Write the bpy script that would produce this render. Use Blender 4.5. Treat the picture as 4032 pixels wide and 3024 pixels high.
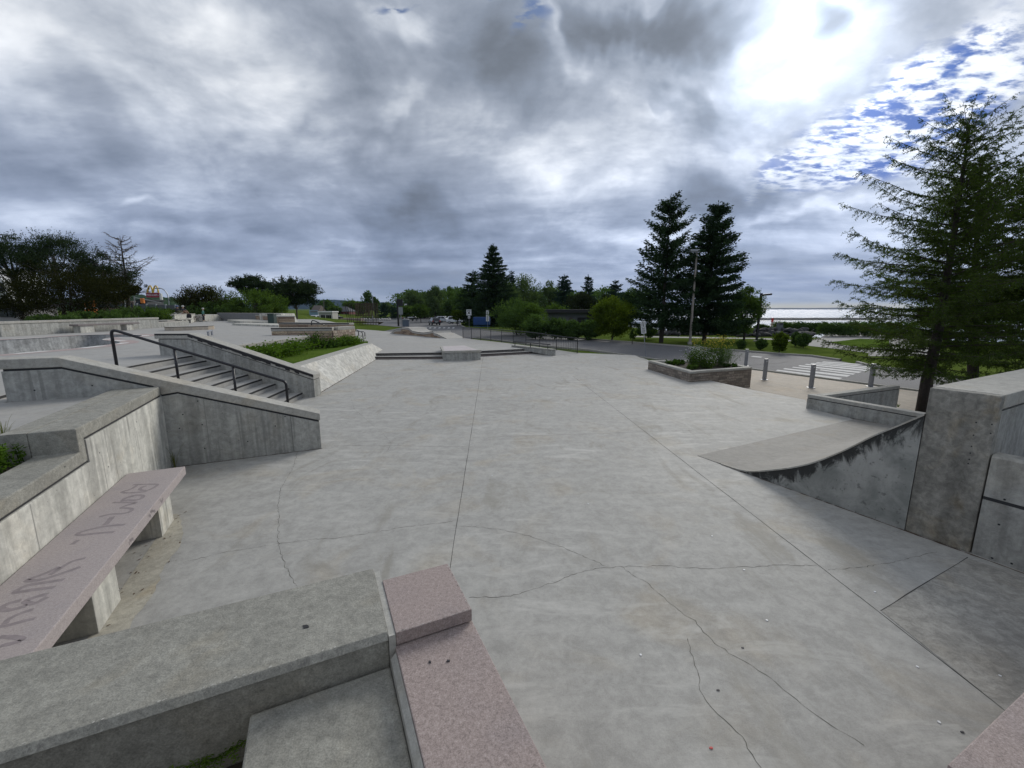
import bpy, bmesh, math, random
import numpy as np
from mathutils import Vector, Matrix
from mathutils.geometry import tessellate_polygon

for o in list(bpy.data.objects):
    bpy.data.objects.remove(o)
random.seed(4)
rng = np.random.default_rng(7)
SC = bpy.context.scene
COL = SC.collection
R = math.radians

# ------------------------------------------------------------------ camera
EYE = 2.95                      # eye height above the lower plaza floor (z = 0)
FPX = 1650.0                    # focal length in pixels of the 4032 px wide photograph
PITCH = math.atan(295 / FPX)
cam = bpy.data.cameras.new('camera')
cam.sensor_width = 36.0
cam.lens = FPX / 4032 * 36.0
cam.clip_start = 0.05
cam.clip_end = 40000
camo = bpy.data.objects.new('camera', cam)
camo.location = (0, 0, EYE)
camo.rotation_euler = (R(90) - PITCH, 0, 0)
COL.objects.link(camo)
SC.camera = camo
SC.render.resolution_x, SC.render.resolution_y = 1024, 768
SC.view_settings.view_transform = 'Standard'
SC.view_settings.look = 'None'
SC.view_settings.exposure = 0.55
SC.view_settings.gamma = 1.0
SC.cycles.max_bounces = 6
SC.cycles.transparent_max_bounces = 6
SC.cycles.sample_clamp_indirect = 6

_S, _C = math.sin(PITCH), math.cos(PITCH)
def ray(u, v):
    a = (u - 2016) / FPX
    b = (v - 1512) / FPX
    return Vector((a, _C - b * _S, -_S - b * _C))
def at(u, v, z=0.0):            # point of the place seen at photo pixel (u, v) when its height is z
    r = ray(u, v)
    return Vector((0, 0, EYE)) + r * ((z - EYE) / r.z)
def atd(u, v, y):               # the same for a known depth y
    r = ray(u, v)
    return Vector((0, 0, EYE)) + r * (y / r.y)
def onv(u, v, p, d):            # the same on the vertical plane through p along d
    r = ray(u, v)
    s = (p[0] * d[1] - p[1] * d[0]) / (r.x * d[1] - r.y * d[0])
    return Vector((0, 0, EYE)) + r * s
def zoomer(ox, oy, k):
    return lambda a, b: (ox + a * k, oy + b * k)

# ------------------------------------------------------------------ sky and sun
SUN_AZ, SUN_EL = R(31), R(27)   # to the right of the view axis, above the lake
sun_dir = Vector((math.sin(SUN_AZ) * math.cos(SUN_EL), math.cos(SUN_AZ) * math.cos(SUN_EL), math.sin(SUN_EL)))
sl = bpy.data.lights.new('sun', 'SUN')
sl.energy = 1.5
sl.angle = R(26)
sl.color = (1.0, 0.96, 0.88)
so = bpy.data.objects.new('sun', sl)
so.rotation_euler = sun_dir.to_track_quat('Z', 'Y').to_euler()
so.location = (20, 30, 40)
COL.objects.link(so)

W = bpy.data.worlds.new("World")
SC.world = W
W.use_nodes = True

class NT:                       # a small node writer
    def __init__(s, tree):
        s.t = tree
        s.n = tree.nodes
        s.l = tree.links
    def new(s, kind, **kw):
        n = s.n.new(kind)
        for k, v in kw.items():
            setattr(n, k, v)
        return n
    def put(s, sock, v):
        if isinstance(v, bpy.types.NodeSocket):
            s.l.new(v, sock)
        elif isinstance(v, (tuple, list, Vector)):
            v = tuple(v)
            if sock.type == 'RGBA' and len(v) == 3:
                v = v + (1,)
            sock.default_value = v
        else:
            sock.default_value = v
    def math(s, op, a, b=0.0, c=0.0, clamp=False):
        n = s.new('ShaderNodeMath', operation=op, use_clamp=clamp)
        s.put(n.inputs[0], a); s.put(n.inputs[1], b); s.put(n.inputs[2], c)
        return n.outputs[0]
    def vmath(s, op, a, b=(0, 0, 0), scale=None):
        n = s.new('ShaderNodeVectorMath', operation=op)
        s.put(n.inputs[0], a); s.put(n.inputs[1], b)
        if scale is not None:
            s.put(n.inputs['Scale'], scale)
        return n.outputs['Value'] if op in ('DOT_PRODUCT', 'LENGTH', 'DISTANCE') else n.outputs[0]
    def noise(s, vec, scale, detail=4, rough=0.55, dist=0.0, col=False):
        n = s.new('ShaderNodeTexNoise')
        s.put(n.inputs['Vector'], vec)
        n.inputs['Scale'].default_value = scale
        n.inputs['Detail'].default_value = detail
        n.inputs['Roughness'].default_value = rough
        n.inputs['Distortion'].default_value = dist
        return n.outputs['Color'] if col else n.outputs[0]
    def rng(s, v, a, b, c=0.0, d=1.0, smooth=True):
        n = s.new('ShaderNodeMapRange', interpolation_type='SMOOTHSTEP' if smooth else 'LINEAR')
        s.put(n.inputs[0], v)
        for i, q in enumerate((a, b, c, d)):
            s.put(n.inputs[i + 1], q)
        return n.outputs[0]
    def mix(s, f, a, b, mode='MIX'):
        n = s.new('ShaderNodeMix', data_type='RGBA', blend_type=mode)
        s.put(n.inputs[0], f); s.put(n.inputs[6], a); s.put(n.inputs[7], b)
        return n.outputs[2]
    def ramp(s, f, stops):
        n = s.new('ShaderNodeValToRGB')
        s.put(n.inputs[0], f)
        e = n.color_ramp.elements
        while len(e) < len(stops):
            e.new(0.5)
        for k, (p, c) in enumerate(stops):
            e[k].position = p
            e[k].color = tuple(c) + (1,) if len(c) == 3 else c
        return n.outputs[0]
    def mapping(s, vec, scale=(1, 1, 1), rot=(0, 0, 0), loc=(0, 0, 0)):
        n = s.new('ShaderNodeMapping')
        s.put(n.inputs[0], vec)
        n.inputs['Scale'].default_value = scale
        n.inputs['Rotation'].default_value = rot
        n.inputs['Location'].default_value = loc
        return n.outputs[0]

def build_world():
    W.node_tree.nodes.clear()
    g = NT(W.node_tree)
    out = g.new('ShaderNodeOutputWorld')
    bg = g.new('ShaderNodeBackground')
    g.l.new(bg.outputs[0], out.inputs[0])
    d = g.vmath('NORMALIZE', g.new('ShaderNodeTexCoord').outputs['Generated'])
    sep = g.new('ShaderNodeSeparateXYZ'); g.put(sep.inputs[0], d)
    x, y, z = sep.outputs
    zc = g.math('ADD', g.math('MAXIMUM', z, 0.0), 0.15)
    cmb = g.new('ShaderNodeCombineXYZ')
    g.put(cmb.inputs[0], g.math('DIVIDE', x, zc)); g.put(cmb.inputs[1], g.math('DIVIDE', y, zc))
    p = cmb.outputs[0]          # the cloud deck seen in perspective
    pr = g.mapping(p, rot=(0, 0, R(34)), scale=(0.62, 1.0, 1.0))   # rolls run towards the right-hand horizon
    big = g.noise(pr, 0.62, 3, 0.5, 0.3)
    mid = g.noise(pr, 1.25, 8, 0.6, 0.25)
    soft = g.noise(g.mapping(d, scale=(1, 1, 1.6)), 4.6, 8, 0.58, 0.25)
    shade = g.math('ADD', g.math('MULTIPLY', big, 0.30), g.math('MULTIPLY', mid, 0.36))
    shade = g.math('ADD', shade, g.math('MULTIPLY', soft, 0.34))
    shade = g.math('ADD', g.math('MULTIPLY', g.math('SUBTRACT', shade, 0.5), 2.1), 0.515)
    warp = g.vmath('SCALE', g.vmath('SUBTRACT', g.noise(d, 3.2, 4, 0.6, 0.3, col=True), (0.5, 0.5, 0.5)), scale=0.34)
    dw = g.vmath('ADD', d, warp)
    def ell(u, v, du, dv, half, r0=0.35, r1=1.0, vec=dw):
        # elliptical patch round a sky direction: (du, dv) pixels along the long axis, half = short half-axis in pixels
        c = ray(u, v).normalized()
        e = ray(u + du, v + dv).normalized() - c
        la = e.length
        e.normalize()
        n = c.cross(e)
        n.normalize()
        k = math.hypot(du, dv)
        lb = la * half / k
        df = g.vmath('SUBTRACT', vec, c)
        q = g.math('ADD', g.math('POWER', g.math('DIVIDE', g.vmath('DOT_PRODUCT', df, e), la), 2.0),
                   g.math('POWER', g.math('DIVIDE', g.vmath('DOT_PRODUCT', df, n), lb), 2.0))
        q = g.math('ADD', q, g.math('MULTIPLY', g.math('LESS_THAN', g.vmath('DOT_PRODUCT', d, c), 0.2), 9.0))
        return g.rng(g.math('SQRT', q), r0, r1, 1.0, 0.0)
    # brighter and darker parts of the cloud deck, placed by direction
    adj = 0.0
    for (u, v, du, dv, half, amt) in SKY_PATCHES:
        adj = g.math('ADD', g.math('MULTIPLY', ell(u, v, du, dv, half, 0.1, 1.0), amt), adj)
    shade = g.math('ADD', shade, adj)
    c = g.ramp(shade, [(0.0, (0.075, 0.085, 0.10)), (0.20, (0.115, 0.132, 0.16)), (0.36, (0.165, 0.192, 0.238)), (0.50, (0.255, 0.285, 0.34)),
                       (0.62, (0.40, 0.43, 0.48)), (0.76, (0.64, 0.66, 0.69)), (0.95, (0.92, 0.92, 0.92))])
    # broken altocumulus with blue between, right of the sun
    gap = ell(3560, 450, 840, -480, 540, 0.62, 1.0)
    gp = g.mapping(p, rot=(0, 0, R(-22)), scale=(1.0, 1.7, 1.0))
    rip = g.noise(gp, 11.5, 5, 0.60, 0.15)
    rip2 = g.noise(gp, 2.2, 3, 0.55, 0.4)
    cov = g.math('ADD', g.math('MULTIPLY', rip, 0.80), g.math('MULTIPLY', rip2, 0.42))
    for (u, v, du, dv, half, amt) in SKY_HOLES:
        cov = g.math('SUBTRACT', cov, g.math('MULTIPLY', ell(u, v, du, dv, half, 0.1, 1.0), amt))
    blue = g.new('ShaderNodeTexSky', sky_type='NISHITA', sun_disc=False)
    blue.sun_elevation = SUN_EL
    blue.sun_rotation = SUN_AZ
    sky = g.mix(1.0, g.mix(0.35, (0.018, 0.095, 0.29), g.vmath('SCALE', blue.outputs[0], scale=0.016)), (0.8, 0.9, 1.15), 'MULTIPLY')
    alto = g.mix(g.rng(cov, 0.49, 0.65), sky, g.ramp(rip, [(0.40, (0.30, 0.34, 0.43)), (0.52, (0.52, 0.55, 0.60)), (0.64, (0.66, 0.67, 0.69))]))
    c = g.mix(gap, c, alto)
    for (u, v, du, dv, half) in ((2130, 95, 110, 60, 60), (1600, 10, 120, 20, 22), (1960, 40, 70, 40, 30)):
        f = g.math('MULTIPLY', ell(u, v, du, dv, half, 0.2, 1.0), g.rng(rip, 0.44, 0.56, 1.0, 0.0))
        c = g.mix(f, c, (0.10, 0.14, 0.24))
    c = g.mix(g.rng(z, 0.05, 0.42, 1.0, 0.0), c, g.mix(1.0, c, (0.88, 0.96, 1.13), 'MULTIPLY'))
    # low bands near the horizon, with a pale yellow strip over the lake
    bp = g.new('ShaderNodeCombineXYZ')
    g.put(bp.inputs[0], g.math('MULTIPLY', g.math('ARCTAN2', x, y), 2.2)); g.put(bp.inputs[1], g.math('MULTIPLY', z, 17.0))
    band = g.noise(bp.outputs[0], 1.2, 4, 0.55, 0.6)
    low = g.rng(z, 0.0, 0.15, 1.0, 0.0)
    bc = g.ramp(band, [(0.32, (0.125, 0.155, 0.235)), (0.50, (0.195, 0.235, 0.32)), (0.68, (0.40, 0.44, 0.53))])
    lake = g.rng(g.vmath('DOT_PRODUCT', d, ray(3200, 1200).normalized()), 0.86, 0.99)
    bc = g.mix(g.math('MULTIPLY', lake, 0.45), bc, g.ramp(band, [(0.38, (0.17, 0.22, 0.37)), (0.64, (0.60, 0.64, 0.71))]))
    strip = g.math('MULTIPLY', g.rng(z, 0.004, 0.017, 1.0, 0.0), g.rng(band, 0.40, 0.56))
    bc = g.mix(g.math('MULTIPLY', strip, lake), bc, (0.58, 0.54, 0.41))
    c = g.mix(g.math('MULTIPLY', low, 0.8), c, bc)
    # light of the sun through the cloud
    cs = g.math('MAXIMUM', g.vmath('DOT_PRODUCT', d, sun_dir), 0.0)
    csw = g.math('MAXIMUM', g.vmath('DOT_PRODUCT', g.vmath('NORMALIZE', dw), sun_dir), 0.0)
    glow = g.math('ADD', g.math('MULTIPLY', g.math('POWER', cs, 9.0), 0.36), g.math('MULTIPLY', g.math('POWER', csw, 150.0), 2.6))
    c = g.mix(1.0, c, g.vmath('SCALE', g.mix(1.0, (1, 1, 1), c, 'MULTIPLY'), scale=glow), 'ADD')
    below = g.rng(z, -0.02, 0.0, 0.0, 1.0)
    c = g.mix(below, (0.12, 0.13, 0.14), c)
    g.put(bg.inputs[0], c)
    bg.inputs[1].default_value = 1.0

SKY_PATCHES = [                 # (u, v, du, dv, half, amount): pixel-direction, long axis, short half-axis, brighter + / darker -
    (2900, 260, 420, 120, 280, 0.06), (3060, 60, 110, 60, 100, 0.06), (2380, 600, 640, -330, 240, 0.07), (2700, 500, 300, -160, 190, -0.08), (2420, 600, 330, -160, 170, -0.14),
    (2060, 300, 300, 220, 190, -0.20), (2560, 40, 460, 10, 120, -0.24), (3230, 70, 130, 50, 90, -0.26), (450, 400, 480, 200, 330, -0.22), (2250, 120, 200, 160, 60, 0.16),
    (2920, 790, 380, 80, 130, -0.20), (1250, 560, 620, -90, 170, -0.16), (1650, 960, 900, 20, 90, -0.05), (1500, 800, 300, 80, 110, -0.12),
    (900, 800, 900, 60, 170, -0.07), (1050, 190, 380, 160, 130, 0.08),
    (350, 640, 600, 60, 130, -0.06), (1500, 480, 400, -140, 80, 0.14), (700, 870, 460, 50, 70, 0.10), (550, 690, 160, 30, 40, 0.12),
    (3250, 880, 460, -60, 90, 0.12), (1650, 130, 260, 200, 110, 0.13), (2700, 330, 120, 140, 60, -0.12),
]
SKY_HOLES = [(3700, 385, 110, -50, 60, 0.12), (3590, 530, 190, -60, 55, 0.13), (3080, 545, 110, -40, 45, 0.10), (3110, 625, 130, -25, 40, 0.10), (3230, 290, 180, -50, 60, 0.09), (3480, 640, 160, -60, 45, 0.09), (3760, 250, 120, -60, 40, 0.08), (3330, 730, 120, -40, 35, 0.07)]
build_world()
W.cycles.sampling_method = 'MANUAL'
W.cycles.sample_map_resolution = 512
# ------------------------------------------------------------------ materials
MATS = {}
def mat(name):
    m = bpy.data.materials.new(name)
    m.use_nodes = True
    m.node_tree.nodes.clear()
    g = NT(m.node_tree)
    out = g.new('ShaderNodeOutputMaterial')
    b = g.new('ShaderNodeBsdfPrincipled')
    g.l.new(b.outputs[0], out.inputs[0])
    MATS[name] = m
    return m, g, b, out
def pos(g):
    return g.new('ShaderNodeNewGeometry').outputs['Position']
def bump(g, b, h, strength=0.2, dist=0.01):
    n = g.new('ShaderNodeBump')
    n.inputs['Strength'].default_value = strength
    n.inputs['Distance'].default_value = dist
    g.put(n.inputs['Height'], h)
    g.put(b.inputs['Normal'], n.outputs[0])
def sc3(c, k):
    return tuple(min(1.0, v * k) for v in c)

def plain(name, col, rough=0.6, metal=0.0, var=0.12, scale=6.0):
    m, g, b, o = mat(name)
    n = g.noise(pos(g), scale, 4)
    g.put(b.inputs['Base Color'], g.mix(n, sc3(col, 1 - var), sc3(col, 1 + var)))
    b.inputs['Roughness'].default_value = rough
    b.inputs['Metallic'].default_value = metal
    return m

def concrete(name, col, var=0.22, scale=1.0, streak=0.0, speck=0.12, rough=0.85, warm=0.25, bmp=0.25, pits=0.0, drips=0.0, pale=0.0):
    m, g, b, o = mat(name)
    p = pos(g)
    n1 = g.noise(p, 0.55 * scale, 5, 0.6, 0.6)
    n2 = g.noise(p, 3.2 * scale, 7, 0.65, 0.4)
    n3 = g.noise(p, 95.0, 3, 0.7)
    n4 = g.noise(p, 22.0, 4, 0.6)
    v = g.math('ADD', g.math('MULTIPLY', n1, 0.5), g.math('MULTIPLY', n2, 0.5))
    v = g.rng(v, 0.30, 0.70, smooth=False)
    c = g.mix(v, sc3(col, 1 - var), sc3(col, 1 + var))
    c = g.mix(g.math('MULTIPLY', g.rng(g.noise(p, 1.1 * scale, 4, 0.55, 0.8), 0.5, 0.72), warm), c, g.mix(1.0, c, (0.97, 0.86, 0.70), 'MULTIPLY'))
    s = g.math('ADD', g.math('MULTIPLY', n3, 0.6), g.math('MULTIPLY', n4, 0.4))
    k = g.rng(s, 0.30, 0.70, 1 - speck * 1.6, 1 + speck * 1.6, smooth=False)
    n5 = g.noise(p, 7.5 * scale, 6, 0.7, 0.5)
    k = g.math('MULTIPLY', k, g.rng(n5, 0.32, 0.68, 1 - var * 0.7, 1 + var * 0.7))
    c = g.mix(1.0, c, g.vmath('SCALE', (1, 1, 1), scale=k), 'MULTIPLY')
    if pale:                    # whitish worn patches drawn out by the trowel, and brown-grey smears
        q = g.noise(g.mapping(p, scale=(0.55, 2.1, 1), rot=(0, 0, 0.12)), 1.7, 7, 0.66, 0.6)
        q2 = g.noise(p, 0.33, 3, 0.5)
        f = g.math('MULTIPLY', g.rng(q, 0.50, 0.68), g.rng(q2, 0.35, 0.62))
        c = g.mix(g.math('MULTIPLY', f, pale), c, sc3(col, 1.55))
        f2 = g.rng(g.noise(g.mapping(p, scale=(1.6, 0.6, 1), rot=(0, 0, -0.5)), 0.9, 6, 0.62, 0.8), 0.54, 0.72)
        c = g.mix(g.math('MULTIPLY', f2, 0.6), c, (col[0] * 0.66, col[1] * 0.63, col[2] * 0.56))
    if streak:
        q = g.noise(g.mapping(p, scale=(5.5, 5.5, 0.35)), 1.0, 5, 0.6, 0.3)
        c = g.mix(1.0, c, g.vmath('SCALE', (1, 1, 1), scale=g.rng(q, 0.32, 0.68, 1 - streak, 1 + streak * 0.6)), 'MULTIPLY')
    if drips:                   # dark run-off stains
        q = g.noise(g.mapping(p, scale=(11, 11, 0.5)), 1.0, 3, 0.5, 0.2)
        q2 = g.noise(p, 1.3, 2)
        f = g.math('MULTIPLY', g.rng(q, 0.55, 0.68), g.rng(q2, 0.40, 0.6))
        c = g.mix(g.math('MULTIPLY', f, drips), c, sc3(col, 0.45))
    if pits:
        vo = g.new('ShaderNodeTexVoronoi'); g.put(vo.inputs['Vector'], p); vo.inputs['Scale'].default_value = 9.0
        f = g.rng(vo.outputs['Distance'], 0.05, 0.09, 1.0, 0.0)
        f = g.math('MULTIPLY', f, g.rng(g.noise(p, 2.1, 2), 0.52, 0.6))
        c = g.mix(g.math('MULTIPLY', f, pits), c, (0.03, 0.03, 0.03))
    g.put(b.inputs['Base Color'], c)
    b.inputs['Roughness'].default_value = rough
    bump(g, b, g.math('ADD', g.math('MULTIPLY', n3, 0.4), g.math('MULTIPLY', n4, 0.9)), bmp, 0.012)
    return m

def granite(name, c1, c2, c3):
    m, g, b, o = mat(name)
    p = pos(g)
    n = g.noise(p, 130.0, 4, 0.8)
    n2 = g.noise(p, 2.4, 5, 0.6, 0.6)
    n3 = g.noise(p, 45.0, 4, 0.7)
    f = g.math('ADD', g.math('MULTIPLY', n, 0.65), g.math('MULTIPLY', n3, 0.35))
    c = g.ramp(f, [(0.36, c3), (0.47, c1), (0.56, c2), (0.68, sc3(c2, 1.45))])
    c = g.mix(g.rng(n2, 0.42, 0.75, 0.0, 0.55), c, g.mix(1.0, c, (0.80, 0.83, 0.88), 'MULTIPLY'))
    g.put(b.inputs['Base Color'], c)
    b.inputs['Roughness'].default_value = 0.75
    bump(g, b, n, 0.25, 0.006)
    return m

def stone(name, d, cols, bw=0.36, bh=0.13, mortar=(0.16, 0.13, 0.10), msize=0.012, rough_edges=0.05):
    m, g, b, o = mat(name)
    p = pos(g)
    d = Vector((d[0], d[1], 0)).normalized()
    wob = g.vmath('SCALE', g.vmath('SUBTRACT', g.noise(p, 3.2, 3, 0.6, 0.0, True), (0.5, 0.5, 0.5)), scale=rough_edges * 2)
    pw = g.vmath('ADD', p, wob)
    sp = g.new('ShaderNodeSeparateXYZ'); g.put(sp.inputs[0], pw)
    cm = g.new('ShaderNodeCombineXYZ')
    g.put(cm.inputs[0], g.vmath('DOT_PRODUCT', pw, tuple(d))); g.put(cm.inputs[1], sp.outputs[2])
    br = g.new('ShaderNodeTexBrick')
    g.put(br.inputs['Vector'], cm.outputs[0])
    br.offset = 0.43; br.squash = 1.5; br.squash_frequency = 3
    br.inputs['Color1'].default_value = (0, 0, 0, 1); br.inputs['Color2'].default_value = (1, 1, 1, 1)
    br.inputs['Mortar'].default_value = (0.5, 0.5, 0.5, 1)
    br.inputs['Scale'].default_value = 1.0
    br.inputs['Mortar Size'].default_value = msize
    br.inputs['Mortar Smooth'].default_value = 0.3
    br.inputs['Brick Width'].default_value = bw; br.inputs['Row Height'].default_value = bh
    st = [((i + 0.5) / len(cols), c) for i, c in enumerate(cols)]
    c = g.ramp(br.outputs['Color'], st)
    n = g.noise(p, 14.0, 6, 0.65)
    c = g.mix(1.0, c, g.vmath('SCALE', (1, 1, 1), scale=g.rng(n, 0.3, 0.7, 0.72, 1.25)), 'MULTIPLY')
    c = g.mix(br.outputs['Fac'], c, mortar)
    g.put(b.inputs['Base Color'], c)
    b.inputs['Roughness'].default_value = 0.9
    h = g.math('ADD', g.math('MULTIPLY', br.outputs['Fac'], -1.0), g.math('MULTIPLY', n, 0.6))
    bump(g, b, h, 0.7, 0.03)
    return m

def leafy(name, c1, c2, c3=None, trans=0.25, scale=0.9):
    m, g, b, out = mat(name)
    g.n.remove(b)
    p = pos(g)
    n = g.noise(p, scale, 3, 0.6)
    n2 = g.noise(p, scale * 9, 2, 0.6)
    f = g.math('ADD', g.math('MULTIPLY', n, 0.55), g.math('MULTIPLY', n2, 0.45))
    c = g.ramp(f, [(0.36, c1), (0.56, c2), (0.70, c3 or sc3(c2, 1.5))])
    df = g.new('ShaderNodeBsdfDiffuse'); tr = g.new('ShaderNodeBsdfTranslucent')
    g.put(df.inputs[0], c); g.put(tr.inputs[0], g.mix(1.0, c, (1.25, 1.3, 0.6), 'MULTIPLY'))
    mx = g.new('ShaderNodeMixShader'); mx.inputs[0].default_value = trans
    g.l.new(df.outputs[0], mx.inputs[1]); g.l.new(tr.outputs[0], mx.inputs[2]); g.l.new(mx.outputs[0], out.inputs[0])
    return m

def grassy(name, c1, c2, c3, scale=1.0):
    m, g, b, o = mat(name)
    p = pos(g)
    n = g.noise(p, 0.35 * scale, 5, 0.6, 0.3)
    n2 = g.noise(g.mapping(p, scale=(1, 1, 0.3)), 14.0 * scale, 5, 0.7)
    f = g.math('ADD', g.math('MULTIPLY', n, 0.5), g.math('MULTIPLY', n2, 0.5))
    g.put(b.inputs['Base Color'], g.ramp(f, [(0.36, c1), (0.52, c2), (0.68, c3)]))
    b.inputs['Roughness'].default_value = 1.0
    b.inputs['Specular IOR Level'].default_value = 0.0
    bump(g, b, n2, 0.8, 0.05)
    return m

m_floor = concrete('floor_concrete', (0.352, 0.344, 0.32), 0.16, 0.8, speck=0.11, warm=0.5, bmp=0.15, rough=0.78, pale=0.6)
m_deck = concrete('deck_concrete', (0.335, 0.328, 0.31), 0.12, 0.6, speck=0.07, warm=0.2, bmp=0.1)
m_wall = concrete('board_formed_concrete', (0.335, 0.335, 0.31), 0.24, 1.3, streak=0.24, speck=0.08, pits=0.9, drips=0.55, warm=0.3)
m_pale = concrete('pale_streaked_concrete', (0.51, 0.50, 0.45), 0.2, 1.2, streak=0.28, speck=0.07, pits=0.6, drips=0.75, warm=0.35)
m_cap = concrete('cap_concrete', (0.37, 0.36, 0.325), 0.18, 1.6, speck=0.14, warm=0.4, bmp=0.35)
m_rough = concrete('exposed_sand_concrete', (0.262, 0.255, 0.222), 0.17, 1.2, speck=0.28, warm=0.45, bmp=0.5)
m_bank = concrete('bank_concrete', (0.50, 0.49, 0.45), 0.34, 0.8, speck=0.07, warm=0.25)
m_dark = concrete('dark_patched_concrete', (0.315, 0.302, 0.272), 0.32, 1.1, speck=0.14, warm=0.4)
m_walk = concrete('tan_pavement', (0.44, 0.385, 0.315), 0.14, 0.7, speck=0.08, warm=0.5)
m_joint = plain('joint_dark', (0.055, 0.052, 0.048), 0.95)
m_crack = plain('crack_line', (0.12, 0.112, 0.095), 0.95, 0, 0.7, 2.5)
m_groove = plain('reveal_groove', (0.035, 0.036, 0.038), 0.95)
m_black = plain('waxed_edge', (0.018, 0.017, 0.018), 0.5, 0, 0.4)
m_blackrail = plain('black_rail_paint', (0.012, 0.012, 0.016), 0.35, 0.0, 0.5)
m_pink = granite('pink_granite', (0.295, 0.235, 0.215), (0.375, 0.308, 0.285), (0.17, 0.135, 0.125))
m_bench = granite('bench_granite', (0.345, 0.30, 0.29), (0.405, 0.357, 0.345), (0.24, 0.205, 0.20))
m_graf = plain('faded_marker', (0.25, 0.215, 0.22), 0.8, 0, 0.35, 20)
m_asph = concrete('asphalt', (0.115, 0.115, 0.12), 0.14, 0.5, speck=0.25, warm=0.2, bmp=0.3)
m_white = plain('road_paint', (0.72, 0.72, 0.70), 0.7, 0, 0.12, 3)
m_kerb = concrete('kerb_concrete', (0.33, 0.315, 0.285), 0.15, 1.0)
m_grass = grassy('grass', (0.042, 0.075, 0.014), (0.078, 0.125, 0.022), (0.125, 0.17, 0.036))
m_lawn = grassy('dry_lawn', (0.05, 0.075, 0.016), (0.088, 0.125, 0.026), (0.135, 0.165, 0.04))
m_soil = plain('planter_soil', (0.045, 0.036, 0.026), 1.0, 0, 0.6, 14)
m_galv = plain('galvanised_steel', (0.30, 0.31, 0.33), 0.45, 0.6, 0.1)
m_steel = plain('grey_steel_tube', (0.24, 0.245, 0.26), 0.5, 0.25, 0.12)
m_bark = concrete('bark', (0.045, 0.036, 0.03), 0.4, 3.0, streak=0.5, speck=0.3)
m_bark2 = concrete('grey_bark', (0.13, 0.115, 0.10), 0.4, 3.0, streak=0.4, speck=0.2)
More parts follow.
